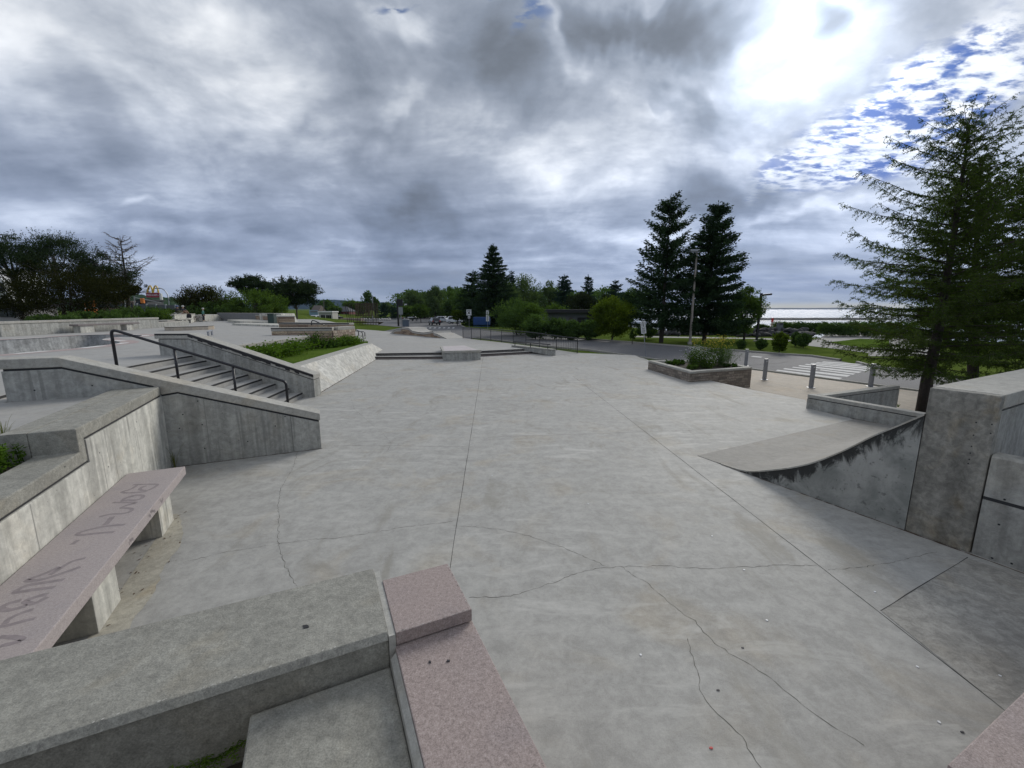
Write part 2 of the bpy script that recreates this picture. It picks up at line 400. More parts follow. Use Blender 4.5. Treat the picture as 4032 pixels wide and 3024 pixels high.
# ------------------------------------------------------------------ builders
class MB:
    def __init__(s):
        s.v = []; s.f = []; s.m = []
    def add(s, verts, faces, mi=0):
        k = len(s.v)
        s.v += [tuple(p) for p in verts]
        s.f += [tuple(i + k for i in f) for f in faces]
        s.m += [mi] * len(faces)
        return s
    def poly(s, pts, mi=0, holes=()):
        if not holes and len(pts) <= 4:
            return s.add(pts, [tuple(range(len(pts)))], mi)
        loops = [[Vector(p) for p in pts]] + [[Vector(p) for p in h] for h in holes]
        tri = tessellate_polygon(loops)
        flat = [p for l in loops for p in l]
        out = []
        for t in tri:
            a, b, c = (flat[i] for i in t)
            out.append(t if (b - a).cross(c - a).z >= 0 else t[::-1])
        return s.add(flat, out, mi)
    def prism(s, pts, z0, z1, mi=0, side=None):         # xy outline, vertical sides; z1 number
        pts = [Vector((p[0], p[1], 0)) for p in pts]
        ar = sum(pts[i].x * pts[i - 1].y - pts[i - 1].x * pts[i].y for i in range(len(pts)))
        if ar > 0:
            pts = pts[::-1]
        n = len(pts)
        s.poly([(p.x, p.y, z1) for p in pts], mi)
        s.poly([(p.x, p.y, z0) for p in pts], mi)
        vs = [(p.x, p.y, z0) for p in pts] + [(p.x, p.y, z1) for p in pts]
        return s.add(vs, [(i, (i + 1) % n, n + (i + 1) % n, n + i) for i in range(n)], mi if side is None else side)
    def extr(s, prof, w0, w1, F, mi=0, swap=False):     # profile (a, z) pushed from w0 to w1 in frame F(a, w, z); swap: F(w, a, z)
        g = (lambda a, w, z: F(w, a, z)) if swap else F
        n = len(prof)
        a = [Vector(g(p[0], w0, p[1])) for p in prof]
        b = [Vector(g(p[0], w1, p[1])) for p in prof]
        tri = tessellate_polygon([[Vector((p[0], p[1], 0)) for p in prof]])
        k = len(s.v)
        s.v += [tuple(p) for p in a + b]
        s.f += [tuple(k + i for i in t) for t in tri] + [tuple(k + n + i for i in t[::-1]) for t in tri]
        s.f += [(k + i, k + (i + 1) % n, k + n + (i + 1) % n, k + n + i) for i in range(n)]
        s.m += [mi] * (2 * len(tri) + n)
        s.fix = True
        return s
    def box(s, c, d, rz=0.0, mi=0, M=None):
        x, y, z = d[0] / 2, d[1] / 2, d[2] / 2
        T = Matrix.Translation(c) @ (M if M is not None else Matrix.Rotation(rz, 4, 'Z'))
        vs = [T @ Vector(p) for p in ((-x, -y, -z), (x, -y, -z), (x, y, -z), (-x, y, -z), (-x, -y, z), (x, -y, z), (x, y, z), (-x, y, z))]
        return s.add(vs, [(0, 3, 2, 1), (4, 5, 6, 7), (0, 1, 5, 4), (1, 2, 6, 5), (2, 3, 7, 6), (3, 0, 4, 7)], mi)
    def tube(s, pts, r, n=8, mi=0, cap=True):
        pts = [Vector(p) for p in pts]
        rs = r if isinstance(r, (list, tuple)) else [r] * len(pts)
        k = len(s.v); m = len(pts)
        up = None
        for i, p in enumerate(pts):
            t = (pts[min(i + 1, m - 1)] - pts[max(i - 1, 0)])
            t = t.normalized() if t.length > 1e-9 else Vector((0, 0, 1))
            if up is None:
                up = Vector((0, 0, 1)) if abs(t.z) < 0.9 else Vector((1, 0, 0))
            a = t.cross(up)
            if a.length < 1e-5:
                a = t.cross(Vector((0.31, 0.87, 0.2)))
            a.normalize(); b = t.cross(a).normalized(); up = -b if (-b).length else up
            up = a.cross(t)
            for j in range(n):
                an = 2 * math.pi * j / n
                s.v.append(tuple(p + (a * math.cos(an) + b * math.sin(an)) * rs[i]))
        for i in range(m - 1):
            for j in range(n):
                q = (j + 1) % n
                s.f.append((k + i * n + j, k + i * n + q, k + (i + 1) * n + q, k + (i + 1) * n + j)); s.m.append(mi)
        if cap:
            s.f.append(tuple(k + j for j in range(n))[::-1]); s.m.append(mi)
            s.f.append(tuple(k + (m - 1) * n + j for j in range(n))); s.m.append(mi)
        return s
    def lathe(s, prof, c, n=20, mi=0):                  # profile of (radius, z)
        k = len(s.v); m = len(prof)
        for r, z in prof:
            for j in range(n):
                a = 2 * math.pi * j / n
                s.v.append((c[0] + r * math.cos(a), c[1] + r * math.sin(a), c[2] + z))
        for i in range(m - 1):
            for j in range(n):
                q = (j + 1) % n
                s.f.append((k + i * n + j, k + i * n + q, k + (i + 1) * n + q, k + (i + 1) * n + j)); s.m.append(mi)
        s.f.append(tuple(k + (m - 1) * n + j for j in range(n))); s.m.append(mi)
        s.f.append(tuple(k + j for j in range(n))[::-1]); s.m.append(mi)
        return s
    def ribbon(s, pts, w, mi=0, jit=0.0):               # flat strip lying on a horizontal surface
        pts = [Vector(p) for p in pts]
        L = []
        for i, p in enumerate(pts):
            t = pts[min(i + 1, len(pts) - 1)] - pts[max(i - 1, 0)]
            nrm = Vector((-t.y, t.x, 0))
            nrm = nrm.normalized() if nrm.length > 1e-9 else Vector((1, 0, 0))
            ww = w * (1 + random.uniform(-jit, jit)) / 2
            L += [p + nrm * ww, p - nrm * ww]
        return s.add(L, [(2 * i, 2 * i + 1, 2 * i + 3, 2 * i + 2) for i in range(len(pts) - 1)], mi)
    def build(s, name, mats, parent=None, origin=None, bevel=0.0, smooth=False, seg=2):
        root = parent
        while root is not None and root.parent is not None:
            root = root.parent
        if root is not None:
            o0 = ORG[root.name]
        else:
            o0 = Vector(origin) if origin is not None else s.base()
        me = bpy.data.meshes.new(name)
        me.from_pydata([(p[0] - o0.x, p[1] - o0.y, p[2] - o0.z) for p in s.v], [], s.f)
        mats = mats if isinstance(mats, (list, tuple)) else [mats]
        for m in mats:
            me.materials.append(m)
        if len(mats) > 1:
            me.polygons.foreach_set('material_index', s.m)
        if getattr(s, 'fix', False):
            bm = bmesh.new(); bm.from_mesh(me)
            bmesh.ops.remove_doubles(bm, verts=bm.verts, dist=1e-5)
            bmesh.ops.recalc_face_normals(bm, faces=bm.faces)
            bmesh.ops.dissolve_limit(bm, angle_limit=0.01, verts=bm.verts, edges=bm.edges, delimit={'MATERIAL'})
            bm.to_mesh(me); bm.free()
        if smooth:
            me.polygons.foreach_set('use_smooth', [True] * len(me.polygons))
        me.update()
        o = bpy.data.objects.new(name, me)
        COL.objects.link(o)
        if parent is not None:
            o.parent = parent
        else:
            o.location = o0
            ORG[o.name] = o0
        if bevel:
            b = o.modifiers.new('edge', 'BEVEL')
            b.width = bevel; b.segments = seg; b.limit_method = 'ANGLE'; b.angle_limit = R(35)
            b.harden_normals = False
        return o
    def base(s):
        a = np.array(s.v)
        lo, hi = a.min(0), a.max(0)
        return Vector((float(lo[0] + hi[0]) / 2, float(lo[1] + hi[1]) / 2, float(lo[2])))
ORG = {}
def thing(name, label, cat, loc, group=None):
    o = bpy.data.objects.new(name, None)
    o.empty_display_size = 0.2
    COL.objects.link(o)
    o.location = loc
    ORG[o.name] = Vector(loc)
    return tag(o, label, cat, group)
def tag(o, label, cat, group=None):
    o['label'] = label; o['category'] = cat
    if group:
        o['group'] = group
    return o
def struct(o, label=None):
    o['kind'] = 'structure'
    if label:
        o['label'] = label
    return o
def copy_tree(o, parent=None):
    c = o.copy(); COL.objects.link(c)
    if parent is not None:
        c.parent = parent
        c.matrix_parent_inverse = o.matrix_parent_inverse.copy()
    for ch in list(o.children):
        copy_tree(ch, c)
    return c
def lerp(a, b, t):
    return a + (b - a) * t
def wiggle(pts, step, amp):     # a crack: subdivided line with small random side steps
    out = []
    for a, b in zip(pts[:-1], pts[1:]):
        a, b = Vector(a), Vector(b)
        n = max(1, int((b - a).length / step))
        d = (b - a).normalized(); q = Vector((-d.y, d.x, 0))
        for i in range(n):
            out.append(a.lerp(b, i / n) + q * random.uniform(-amp, amp) * (0 if i == 0 else 1))
    out.append(Vector(pts[-1]))
    return out
def frame(ox, oy, deg):         # F(s, t, z): s along the direction deg, t to its right
    c, q = math.cos(R(deg)), math.sin(R(deg))
    return lambda s, t, z=0.0: Vector((ox + s * c + t * q, oy + s * q - t * c, z))
def inv(ox, oy, deg):
    c, q = math.cos(R(deg)), math.sin(R(deg))
    return lambda p: ((p.x - ox) * c + (p.y - oy) * q, (p.x - ox) * q - (p.y - oy) * c)
def ledge(name, label, cat, p0, p1, th, z0, z1, cap=0.12, groove=0.025, over=0.0, mb=None, mc=None, z0b=None, z1b=None, tie=0):
    # straight wall from p0 to p1 (th to its right), with a cap slab over a recessed groove
    d = (Vector(p1[:2]) - Vector(p0[:2])); L = d.length
    F = frame(p0[0], p0[1], math.degrees(math.atan2(d.y, d.x)))
    z0b = z0 if z0b is None else z0b; z1b = z1 if z1b is None else z1b
    t = thing(name, label, cat, F(L / 2, th / 2, min(z0, z0b)))
    a, b = z1 - cap - groove, z1b - cap - groove
    w = MB().extr([(0, z0), (L, z0b), (L, b), (0, a)], 0, th, F)
    ties = []
    for k in range(tie):
        u, h = random.uniform(0.1, 0.95) * L, random.uniform(0.25, 0.85)
        zz = z0 + (a - z0) * h
        w.add([F(u + 0.014 * math.cos(q), th + 0.003, zz + 0.014 * math.sin(q)) for q in np.linspace(0, 2 * math.pi, 9)[:-1]], [tuple(range(8))], 1)
    w.build('wall_body', [mb or m_wall, m_groove], t, bevel=0.008)
    MB().extr([(0.012, a - 0.002), (L - 0.012, b - 0.002), (L - 0.012, b + groove + 0.002), (0.012, a + groove + 0.002)], 0.02, th - 0.02, F).build('reveal', m_groove, t)
    MB().extr([(-over, z1 - cap), (L + over, z1b - cap), (L + over, z1b), (-over, z1)], -over, th + over, F).build('cap', mc or m_cap, t, bevel=0.012)
    return t, F, L

# zoom windows used while measuring the photograph
Z1 = zoomer(0, 1200, 1300 / 2212); Z2 = zoomer(0, 1700, 1300 / 2212); Z3 = zoomer(0, 2200, 2200 / 2212)
Z4 = zoomer(2600, 2100, 1432 / 2212); Z8 = zoomer(2600, 1500, 1432 / 2212); ZC = zoomer(1200, 1850, 1400 / 2212)
ZA = zoomer(2480, 1250, 600 / 2212); ZB = zoomer(550, 1170, 400 / 2212); ZD = zoomer(950, 1190, 400 / 2212)
ZE = zoomer(1800, 1180, 520 / 2212); ZF = zoomer(0, 1130, 700 / 2212); ZG = zoomer(1100, 1150, 500 / 2212)
ZH = zoomer(1500, 1180, 400 / 2212); ZR = zoomer(3400, 1400, 632 / 1048); ZS = zoomer(2900, 1100, 700 / 2212)
ZQ = zoomer(0, 850, 900 / 2212); ZT = zoomer(1200, 1180, 360 / 2212); ZX = zoomer(0, 1450, 700 / 1787)
Z52 = zoomer(800, 1000, 700 / 2212)

DECK = 1.45                     # upper plaza
ROAD = -0.58
WALK = -0.45
GND = -0.62

# frames: A = left bench corner, B = right ramp
FA = frame(-6.43, 7.53, 25.0); IA = inv(-6.43, 7.53, 25.0)
FB = frame(3.79, 8.17, 27.6); IB = inv(3.79, 8.17, 27.6)
# ------------------------------------------------------------------ plaza floors
def zpl(lst, z):
    return [at(u, v, z) for u, v in lst]
step_lo = [at(*ZH(-400 + 0, 1243), 0.15)]
nose_hi = [at(*ZG(1650, 1070), 0.3), at(*ZH(1320, 1150), 0.3), at(*ZE(410, 858), 0.3), at(*ZE(1125, 825), 0.3)]
nose_lo = [at(*ZG(1660, 1130), 0.15), at(*ZH(1335, 1237), 0.15), at(*ZE(400, 912), 0.15), at(*ZE(1230, 870), 0.15)]

fl = MB()
out0 = [(4.6, 28.6), (7.95, 27.1), at(*ZA(80, 550)), at(*ZA(110, 565)), (7.9, 24.6), (8.25, 20.0), (8.31, 17.39), (8.89, 15.35), (9.69, 13.52), (8.95, 12.3), (9.45, 10.6),
        (12.5, 5.0), (13, -4), (-9, -4), (-9, 6.2), (-6.6, 7.6), (-12.5, 9.5), (-12.5, 14.2), (-7.6, 14.3), (-8.2, 24.9),
        nose_lo[0] + Vector((0, 0.2, 0)), nose_lo[3] + Vector((0, 0.2, 0)), (0.4, 29.2), (2.2, 30.7)]
fl.poly([(p[0], p[1], 0.0) for p in out0], 0)
# joints (sawn lines) and cracks lie in the floor as dark lines
for a, b in (((1733, 2480), (1905, 1390)), ((2255, 1480), (3480, 2424)), ((3480, 2424), (3975, 2810)),
             (Z4(1340, 470), Z4(1870, 145))):
    pa, pb = at(*a, 0.0015), at(*b, 0.0015)
    fl.ribbon(wiggle([pa, pb], 0.25, 0.003), 0.008, 1, 0.35)
for a, b in (((1920, 1722), (2830, 1690)), ((1270, 1752), (1905, 1760)),):
    fl.ribbon(wiggle([at(*a, 0.0015), at(*b, 0.0015)], 0.25, 0.004), 0.007, 2, 0.4)
cracks = [
    [(1763 + 22, 2052), (1700, 2062), (1590, 2075), (1480, 2095), (1330, 2118), (1215, 2125), (1100, 2140), (980, 2160), (880, 2175), (720, 2215)],
    [ZC(920, 348), ZC(1060, 352), ZC(1220, 372), ZC(1400, 410), ZC(1620, 488), ZC(1760, 548), ZC(1890, 608), ZC(1965, 600), ZC(2110, 603), (2600, 2225), (2700, 2236), (2820, 2238), (2950, 2232), (3060, 2224), (3215, 2226)],
    [(3260, 2244), (3400, 2232), (3560, 2205), (3690, 2172)],
    [ZC(1020, 795), ZC(1180, 792), ZC(1330, 775), ZC(1450, 735), ZC(1600, 680), ZC(1700, 640), ZC(1810, 612), ZC(1890, 610)],
    [ZC(1965, 600), ZC(2050, 660), ZC(2130, 700), ZC(2212, 775), (2640, 2378), Z4(150, 500), Z4(215, 530), Z4(260, 600), Z4(330, 670), Z4(450, 745), Z4(560, 805), Z4(680, 885), Z4(790, 980), Z4(900, 1070), Z4(1000, 1140), Z4(1130, 1220), Z4(1240, 1290)],
    [Z4(165, 640), Z4(180, 720), Z4(225, 830), Z4(235, 920), Z4(280, 1020), Z4(350, 1100), Z4(430, 1170), Z4(500, 1235), Z4(560, 1345), Z4(615, 1427)],
    [(1172, 1776), (1150, 1850), (1105, 1925), (1095, 1985), (1098, 2060), (1095, 2135), (1112, 2200), (1140, 2262), (1170, 2308)],
    [(1380, 1560), (1395, 1610), (1440, 1650), (1500, 1700), (1540, 1745), (1525, 1775)],
    [ZX(0, 0)] ,
]
for c in cracks[:-1]:
    fl.ribbon(wiggle([at(*q, 0.0016) for q in c], 0.04, 0.014), 0.0040 if c is not cracks[7] else 0.003, 2, 0.75)
m_dirt = plain('dirt_line', (0.085, 0.062, 0.045), 1.0, 0, 0.5, 9)
for pts, w_ in (([FB(-0.012, 0.55, .0017), FB(-0.012, 3.3, .0017), FB(-0.012, 3.95, .0017), FB(-0.0, 6.5, .0017)], 0.026), ([FA(0.02, 0.012, .0017), FA(2.6, 0.012, .0017)], 0.022), ([FA(0.012, 0.0, .0017), FA(0.012, 6, .0017)], 0.03),
               ([(-6.83, 14.4, .0017), at(*ZG(1675, 1180), .0017)], 0.05), ([FA(0.635, 4.3, .0017), FA(0.635, 4.86, .0017)], 0.02), ([FA(0.635, 2.5, .0017), FA(0.635, 3.03, .0017)], 0.02)):
    fl.ribbon(wiggle(pts, 0.07, 0.006), w_, 3, 0.8)
floor = fl.build('plaza_floor', [m_floor, m_joint, m_crack, m_dirt], origin=(0, 10, 0))
struct(floor)
dk = MB().poly([at(*q, 0.004) for q in (Z4(1345, 473), Z4(1868, 150), Z4(2300, 290), Z4(2300, 960), Z4(2098, 1078))])
struct(dk.build('floor_patch', m_dark))
ts = MB(); prev = None
for k in range(46):              # paler tan strip on the floor along the bench
    t_ = 1.7 + k * 0.1
    cur = (FA(0.56, t_ + 0.6, 0.0028), FA(0.60 + 0.27 * min(1, k / 7) + random.uniform(-.02, .02) + 0.03 * math.sin(k * .7), t_ + 0.6, 0.0028))
    if prev: ts.add([prev[0], prev[1], cur[1], cur[0]], [(0, 1, 2, 3)])
    prev = cur
struct(ts.build('floor_strip', concrete('tan_stained_floor', (0.40, 0.375, 0.31), 0.2, 1.5, warm=0.6)))

# stray chips and gum on the floor
cb = 0
litter = [(ZC(1165, 35), 0), (ZC(1763, 212), 0), (ZC(2090, 1152), 0), (Z4(315, 18), 0), (Z4(510, 223), 0), (Z4(648, 530), 0), (Z4(1305, 357), 0), (Z4(1563, 812), 0), (Z4(1696, 1150), 0), (Z4(2065, 868), 0), (Z4(503, 697), 1), (Z4(308, 1307), 2), (Z4(1835, 1210), 1), (Z4(352, 955), 1)]

# middle plateau, two steps up, sloping down to the fence on its right
pl = MB()
lawn_edge = [at(*ZG(1345, 645), 0.3), at(*ZG(1640, 665), 0.3), at(*ZG(1940, 690), 0.3)]
p_out = [(-9.3, 25.6, 0.3), nose_hi[0], nose_hi[1], nose_hi[2], nose_hi[3], (-0.02, 29.69, 0.3), (-0.84, 33.95, 0.3), (-4.52, 38.95, 0.3), (-5.2, 40.6, 0.3), (-9.5, 47.5, 0.3)] + lawn_edge[::-1] + [(-11.2, 28.0, 0.3)]
p_out = [Vector(p) for p in p_out]
pl.poly(p_out, 0)
n = len(p_out)
pl.add([tuple(p) for p in p_out] + [(p.x, p.y, GND) for p in p_out], [(i, (i + 1) % n, n + (i + 1) % n, n + i) for i in range(n)], 0)
q = [Vector((-0.02, 29.69, 0.3)), Vector((2.55, 26.9, 0.004)), Vector((4.5, 28.45, 0.004)), Vector((2.02, 30.75, 0.2)), Vector((-0.84, 33.95, 0.3))]
pl.add([tuple(p) for p in q] + [(p.x, p.y, GND) for p in q], [(0, 1, 3, 4), (1, 2, 3), (1, 6, 7, 2), (2, 7, 8, 3), (3, 8, 9, 4)], 0)
struct(pl.build('raised_plaza', m_deck, origin=(-6, 35, 0)))
# drop edge of the plaza towards the pavement
ed = MB()
el = [(4.6, 28.6), (7.95, 27.1), tuple(at(*ZA(80, 550)))[:2], (7.9, 24.6), (8.25, 20.0), (8.31, 17.39), (8.89, 15.35), (9.69, 13.52), (8.95, 12.3), (9.45, 10.6), (12.5, 5.0)]
for a, b in zip(el[:-1], el[1:]):
    ed.add([(a[0], a[1], 0), (b[0], b[1], 0), (b[0], b[1], GND), (a[0], a[1], GND)], [(0, 1, 2, 3)])
struct(ed.build('plaza_edge', m_wall))

# ------------------------------------------------------------------ upper plaza with the bowl
edge_a = at(*Z52(375, 1143), DECK); edge_b = at(*Z52(1285, 1022), DECK)
st_c = (7.6, 14.6)
def arc(rad, th, z):
    return Vector((st_c[0] - rad * math.cos(th), st_c[1] - rad * math.sin(th), z))
def th_near(rad, t=-0.40):
    lo, hi = 0.1, 0.9
    for _ in range(40):
        m = (lo + hi) / 2
        if IA(arc(rad, m, 0))[1] < t: lo = m
        else: hi = m
    return lo
R0, TR = 18.15, 0.43
top_arc = [arc(R0, th, DECK) for th in np.linspace(th_near(R0), 0.03, 14)]
rim_px = [ZQ(-60, 1350), ZQ(380, 1312), ZQ(800, 1278), ZQ(1050, 1246), ZQ(1180, 1232), ZQ(1160, 1212), ZQ(1000, 1205), ZQ(1000, 1190), ZQ(1180, 1178), ZQ(1330, 1168), ZQ(1400, 1158), ZQ(1330, 1149), ZQ(1100, 1147), ZQ(850, 1151), ZQ(430, 1178), ZQ(-60, 1207)]
rim = [at(*p, DECK) for p in rim_px]
rim = [Vector((-27.5, 12.5, DECK)), Vector((-23.0, 11.2, DECK)), Vector((-18.2, 11.6, DECK))] + rim[:-1] + [at(*ZQ(-60, 1207), DECK)]
def smooth_loop(pts, it=2):
    for _ in range(it):
        out = []
        for i, p in enumerate(pts):
            q = pts[(i + 1) % len(pts)]
            out += [p.lerp(q, 0.25), p.lerp(q, 0.75)]
        pts = out
    return pts
rim = smooth_loop(rim, 2)
wall2_a = at(*ZD(810, 530), DECK)
sw_l = at(*ZD(670, 718), DECK)
deck_out = [FA(-2.05, 0.0, DECK), FA(-0.4, 0.0, DECK), FA(-0.4, 0.3, DECK), FA(-0.62, 0.3, DECK), FA(-0.62, 2.8, DECK), FA(-3.0, 2.8, DECK), Vector((-12, -3, DECK)), Vector((-70, -3, DECK)), Vector((-70, 20, DECK)),
            Vector((-60, 62, DECK)), Vector((-30, 64, DECK)), Vector((-24, 55, DECK)), Vector((-20.0, 48, DECK)), Vector((-12.6, 31.5, DECK)), at(*ZD(1960, 600), DECK) + Vector((-0.2, 0.3, 0)),
            edge_b, edge_a, Vector((-11.5, 14.25, DECK))] + [p for p in top_arc[::-1]] + [FA(-2.05, -0.42, DECK)]
dkm = MB()
dkm.poly(deck_out, 0, holes=[rim])
nd = len(deck_out)
dkm.add([tuple(p) for p in deck_out] + [(p.x, p.y, -0.3) for p in deck_out], [(i, (i + 1) % nd, nd + (i + 1) % nd, nd + i) for i in range(nd)], 0)
struct(dkm.build('upper_plaza', m_deck, origin=(-20, 20, DECK)))
bw = MB()
cx = sum((p for p in rim), Vector()) / len(rim)
rings = [rim]
for k, (f, dz) in enumerate(((0.995, 0.45), (0.97, 0.9), (0.90, 1.35), (0.80, 1.62), (0.6, 1.75))):
    rings.append([Vector((cx.x + (p.x - cx.x) * f, cx.y + (p.y - cx.y) * f, DECK - dz)) for p in rim])
nr = len(rim)
vs = [p for r_ in rings for p in r_]
bw.add(vs, [(k * nr + i, k * nr + (i + 1) % nr, (k + 1) * nr + (i + 1) % nr, (k + 1) * nr + i) for k in range(len(rings) - 1) for i in range(nr)])
bw.poly(rings[-1])
bowl = bw.build('skate_bowl', concrete('bowl_concrete', (0.34, 0.345, 0.34), 0.3, 0.7, streak=0.25, warm=0.15), origin=(cx.x, cx.y, DECK), smooth=True)
tag(bowl, 'sunken concrete skate bowl with curved walls behind the black handrail', 'skate bowl')
# coping: pale blocks and reddish tiles alternating round the rim
m_cop = concrete('white_coping', (0.62, 0.61, 0.58), 0.12, 2.0)
m_red = concrete('reddish_border', (0.36, 0.285, 0.27), 0.15, 2.0)
cop = MB(); bor = MB()
outw = []
for i, p in enumerate(rim):
    t_ = (rim[(i + 1) % nr] - rim[i - 1]).normalized()
    nn = Vector((-t_.y, t_.x, 0))
    if (p + nn - cx).length < (p - nn - cx).length: nn = -nn
    outw.append(nn)
for i in range(nr):
    j = (i + 1) % nr
    a, b = rim[i], rim[j]
    if i % 6 == 0: cop = MB()
    for (m0, w0, w1, z, cond) in ((bor, -0.02, 0.62, 0.004, True), (cop, -0.04, 0.30, 0.008, i % 6 < 3)):
        if cond:
            m0.add([a + outw[i] * w0 + Vector((0, 0, z)), a + outw[i] * w1 + Vector((0, 0, z)), b + outw[j] * w1 + Vector((0, 0, z)), b + outw[j] * w0 + Vector((0, 0, z))], [(0, 1, 2, 3)])
    if i % 6 == 2: cop.build('coping', m_cop, bowl)
bor.build('border', m_red, bowl)

# ------------------------------------------------------------------ near stair wall, white wall and bench
t = thing('stair_cheek_wall', 'near concrete cheek wall of the stairs, level then sloping down to the plaza floor', 'wall', FA(0.3, -0.2, 0))
slope = lambda s: 2.15 if s < -1.3 else 2.15 - (s + 1.3) * (2.15 - 0.77) / 3.9
b = MB().extr([(-2.0, 0), (2.58, 0), (2.58, 0.585), (0.24, 1.40), (0.0, 1.37), (-0.10, 1.535), (-1.28, 1.955), (-2.0, 1.955)], 0.0, -0.42, FA)
for (u, v) in (Z1(1325, 645), Z1(1225, 735), Z1(1355, 803), Z1(1203, 828), Z1(1372, 962), Z1(1910, 748), Z1(232, 573), Z1(618, 541), Z1(1660, 915), Z1(1845, 812)):
    w = onv(u, v, FA(0, 0), FA(1, 0) - FA(0, 0)); s_, t_ = IA(w)
    b.add([FA(s_ + 0.013 * math.cos(q), 0.003, w.z + 0.013 * math.sin(q)) for q in np.linspace(0, 2 * math.pi, 9)[:-1]], [tuple(range(8))], 1)
for s_ in (0.62, 1.55, 2.05):    # board joints
    zt = min(1.36, slope(s_) - 0.2)
    b.add([FA(s_ - 0.006, 0.002, 0.02), FA(s_ + 0.006, 0.002, 0.02), FA(s_ + 0.006, 0.002, zt), FA(s_ - 0.006, 0.002, zt)], [(0, 1, 2, 3)], 2 if s_ > 1.9 else 3)
b.build('wall_body', [m_wall, m_groove, plain('board_joint', (0.16, 0.16, 0.15), 0.9), plain('faint_board_joint', (0.24, 0.24, 0.225), 0.9)], t, bevel=0.006)
MB().extr([(-1.98, 1.953), (-1.28, 1.953), (-0.10, 1.533), (0.0, 1.368), (0.24, 1.398), (2.57, 0.583), (2.57, 0.62), (0.24, 1.435), (0.0, 1.405), (-0.10, 1.573), (-1.28, 1.992), (-1.98, 1.992)], -0.02, -0.40, FA).build('reveal', m_groove, t)
MB().extr([(-2.35, 1.99), (-1.28, 1.99), (-0.10, 1.571), (0.0, 1.403), (0.24, 1.433), (2.6, 0.618), (2.6, 0.77), (-1.3, 2.15), (-2.35, 2.15)], 0.0, -0.44, FA).build('cap', m_cap, t, bevel=0.012)

t = thing('retaining_wall', 'bright streaked concrete wall with stepped cap behind the pink bench', 'wall', FA(-0.3, 3.5, 0))
b = MB().extr([(0.004, 0), (7.4, 0), (7.4, 1.09), (2.87, 1.09), (2.87, 1.375), (0.004, 1.375)], -0.35, 0.0, FA, swap=True)
for (u, v) in (ZX(1370, 540), ZX(1000, 850), ZX(650, 990), ZX(1090, 990)):
    w = onv(u, v, FA(0, 0), FA(0, 1) - FA(0, 0)); s_, t_ = IA(w)
    b.add([FA(0.003, t_ + 0.010 * math.cos(q), w.z + 0.010 * math.sin(q)) for q in np.linspace(0, 2 * math.pi, 9)[:-1]], [tuple(range(8))], 1)
for t_ in (0.75, 1.35, 2.2, 2.55, 4.1):
    b.add([FA(0.002, t_ - 0.005, 0.05), FA(0.002, t_ + 0.005, 0.05), FA(0.002, t_ + 0.005, 1.08), FA(0.002, t_ - 0.005, 1.08)], [(0, 1, 2, 3)], 2)
b.build('wall_body', [m_pale, m_groove, plain('pale_board_joint', (0.37, 0.36, 0.33), 0.9)], t, bevel=0.006)
MB().extr([(0.02, 1.37), (2.87, 1.37), (2.87, 1.07), (7.38, 1.07), (7.38, 1.125), (2.905, 1.125), (2.905, 1.41), (0.02, 1.41)], -0.33, -0.022, FA, swap=True).build('reveal', m_groove, t)
MB().extr([(0.002, 1.56), (3.05, 1.56), (3.05, 1.27), (7.4, 1.27), (7.4, 1.12), (2.9, 1.12), (2.9, 1.405), (0.002, 1.405)], -0.42, 0.0, FA, swap=True).build('cap', m_rough, t, bevel=0.014)
MB().extr([(0.002, 1.56), (3.05, 1.56), (3.05, 1.2), (0.002, 1.2)], -0.66, -0.4202, FA, swap=True).build('cap_back', m_rough, t)

# pink granite bench
t = thing('granite_bench', 'pink granite slab bench with faded marker writing by the streaked wall', 'bench', FA(0.35, 3.6, 0))
MB().extr([(0.015, 0.475), (0.70, 0.475), (0.70, 0.60), (0.015, 0.60)], 1.96, 6.25, FA).build('seat', m_bench, t, bevel=0.008)
for tt in (4.84, 3.01, 6.15):
    MB().extr([(0.06, 0), (0.625, 0), (0.625, 0.476), (0.06, 0.476)], tt - 0.5, tt, FA).build('leg', m_pale, t, bevel=0.006)
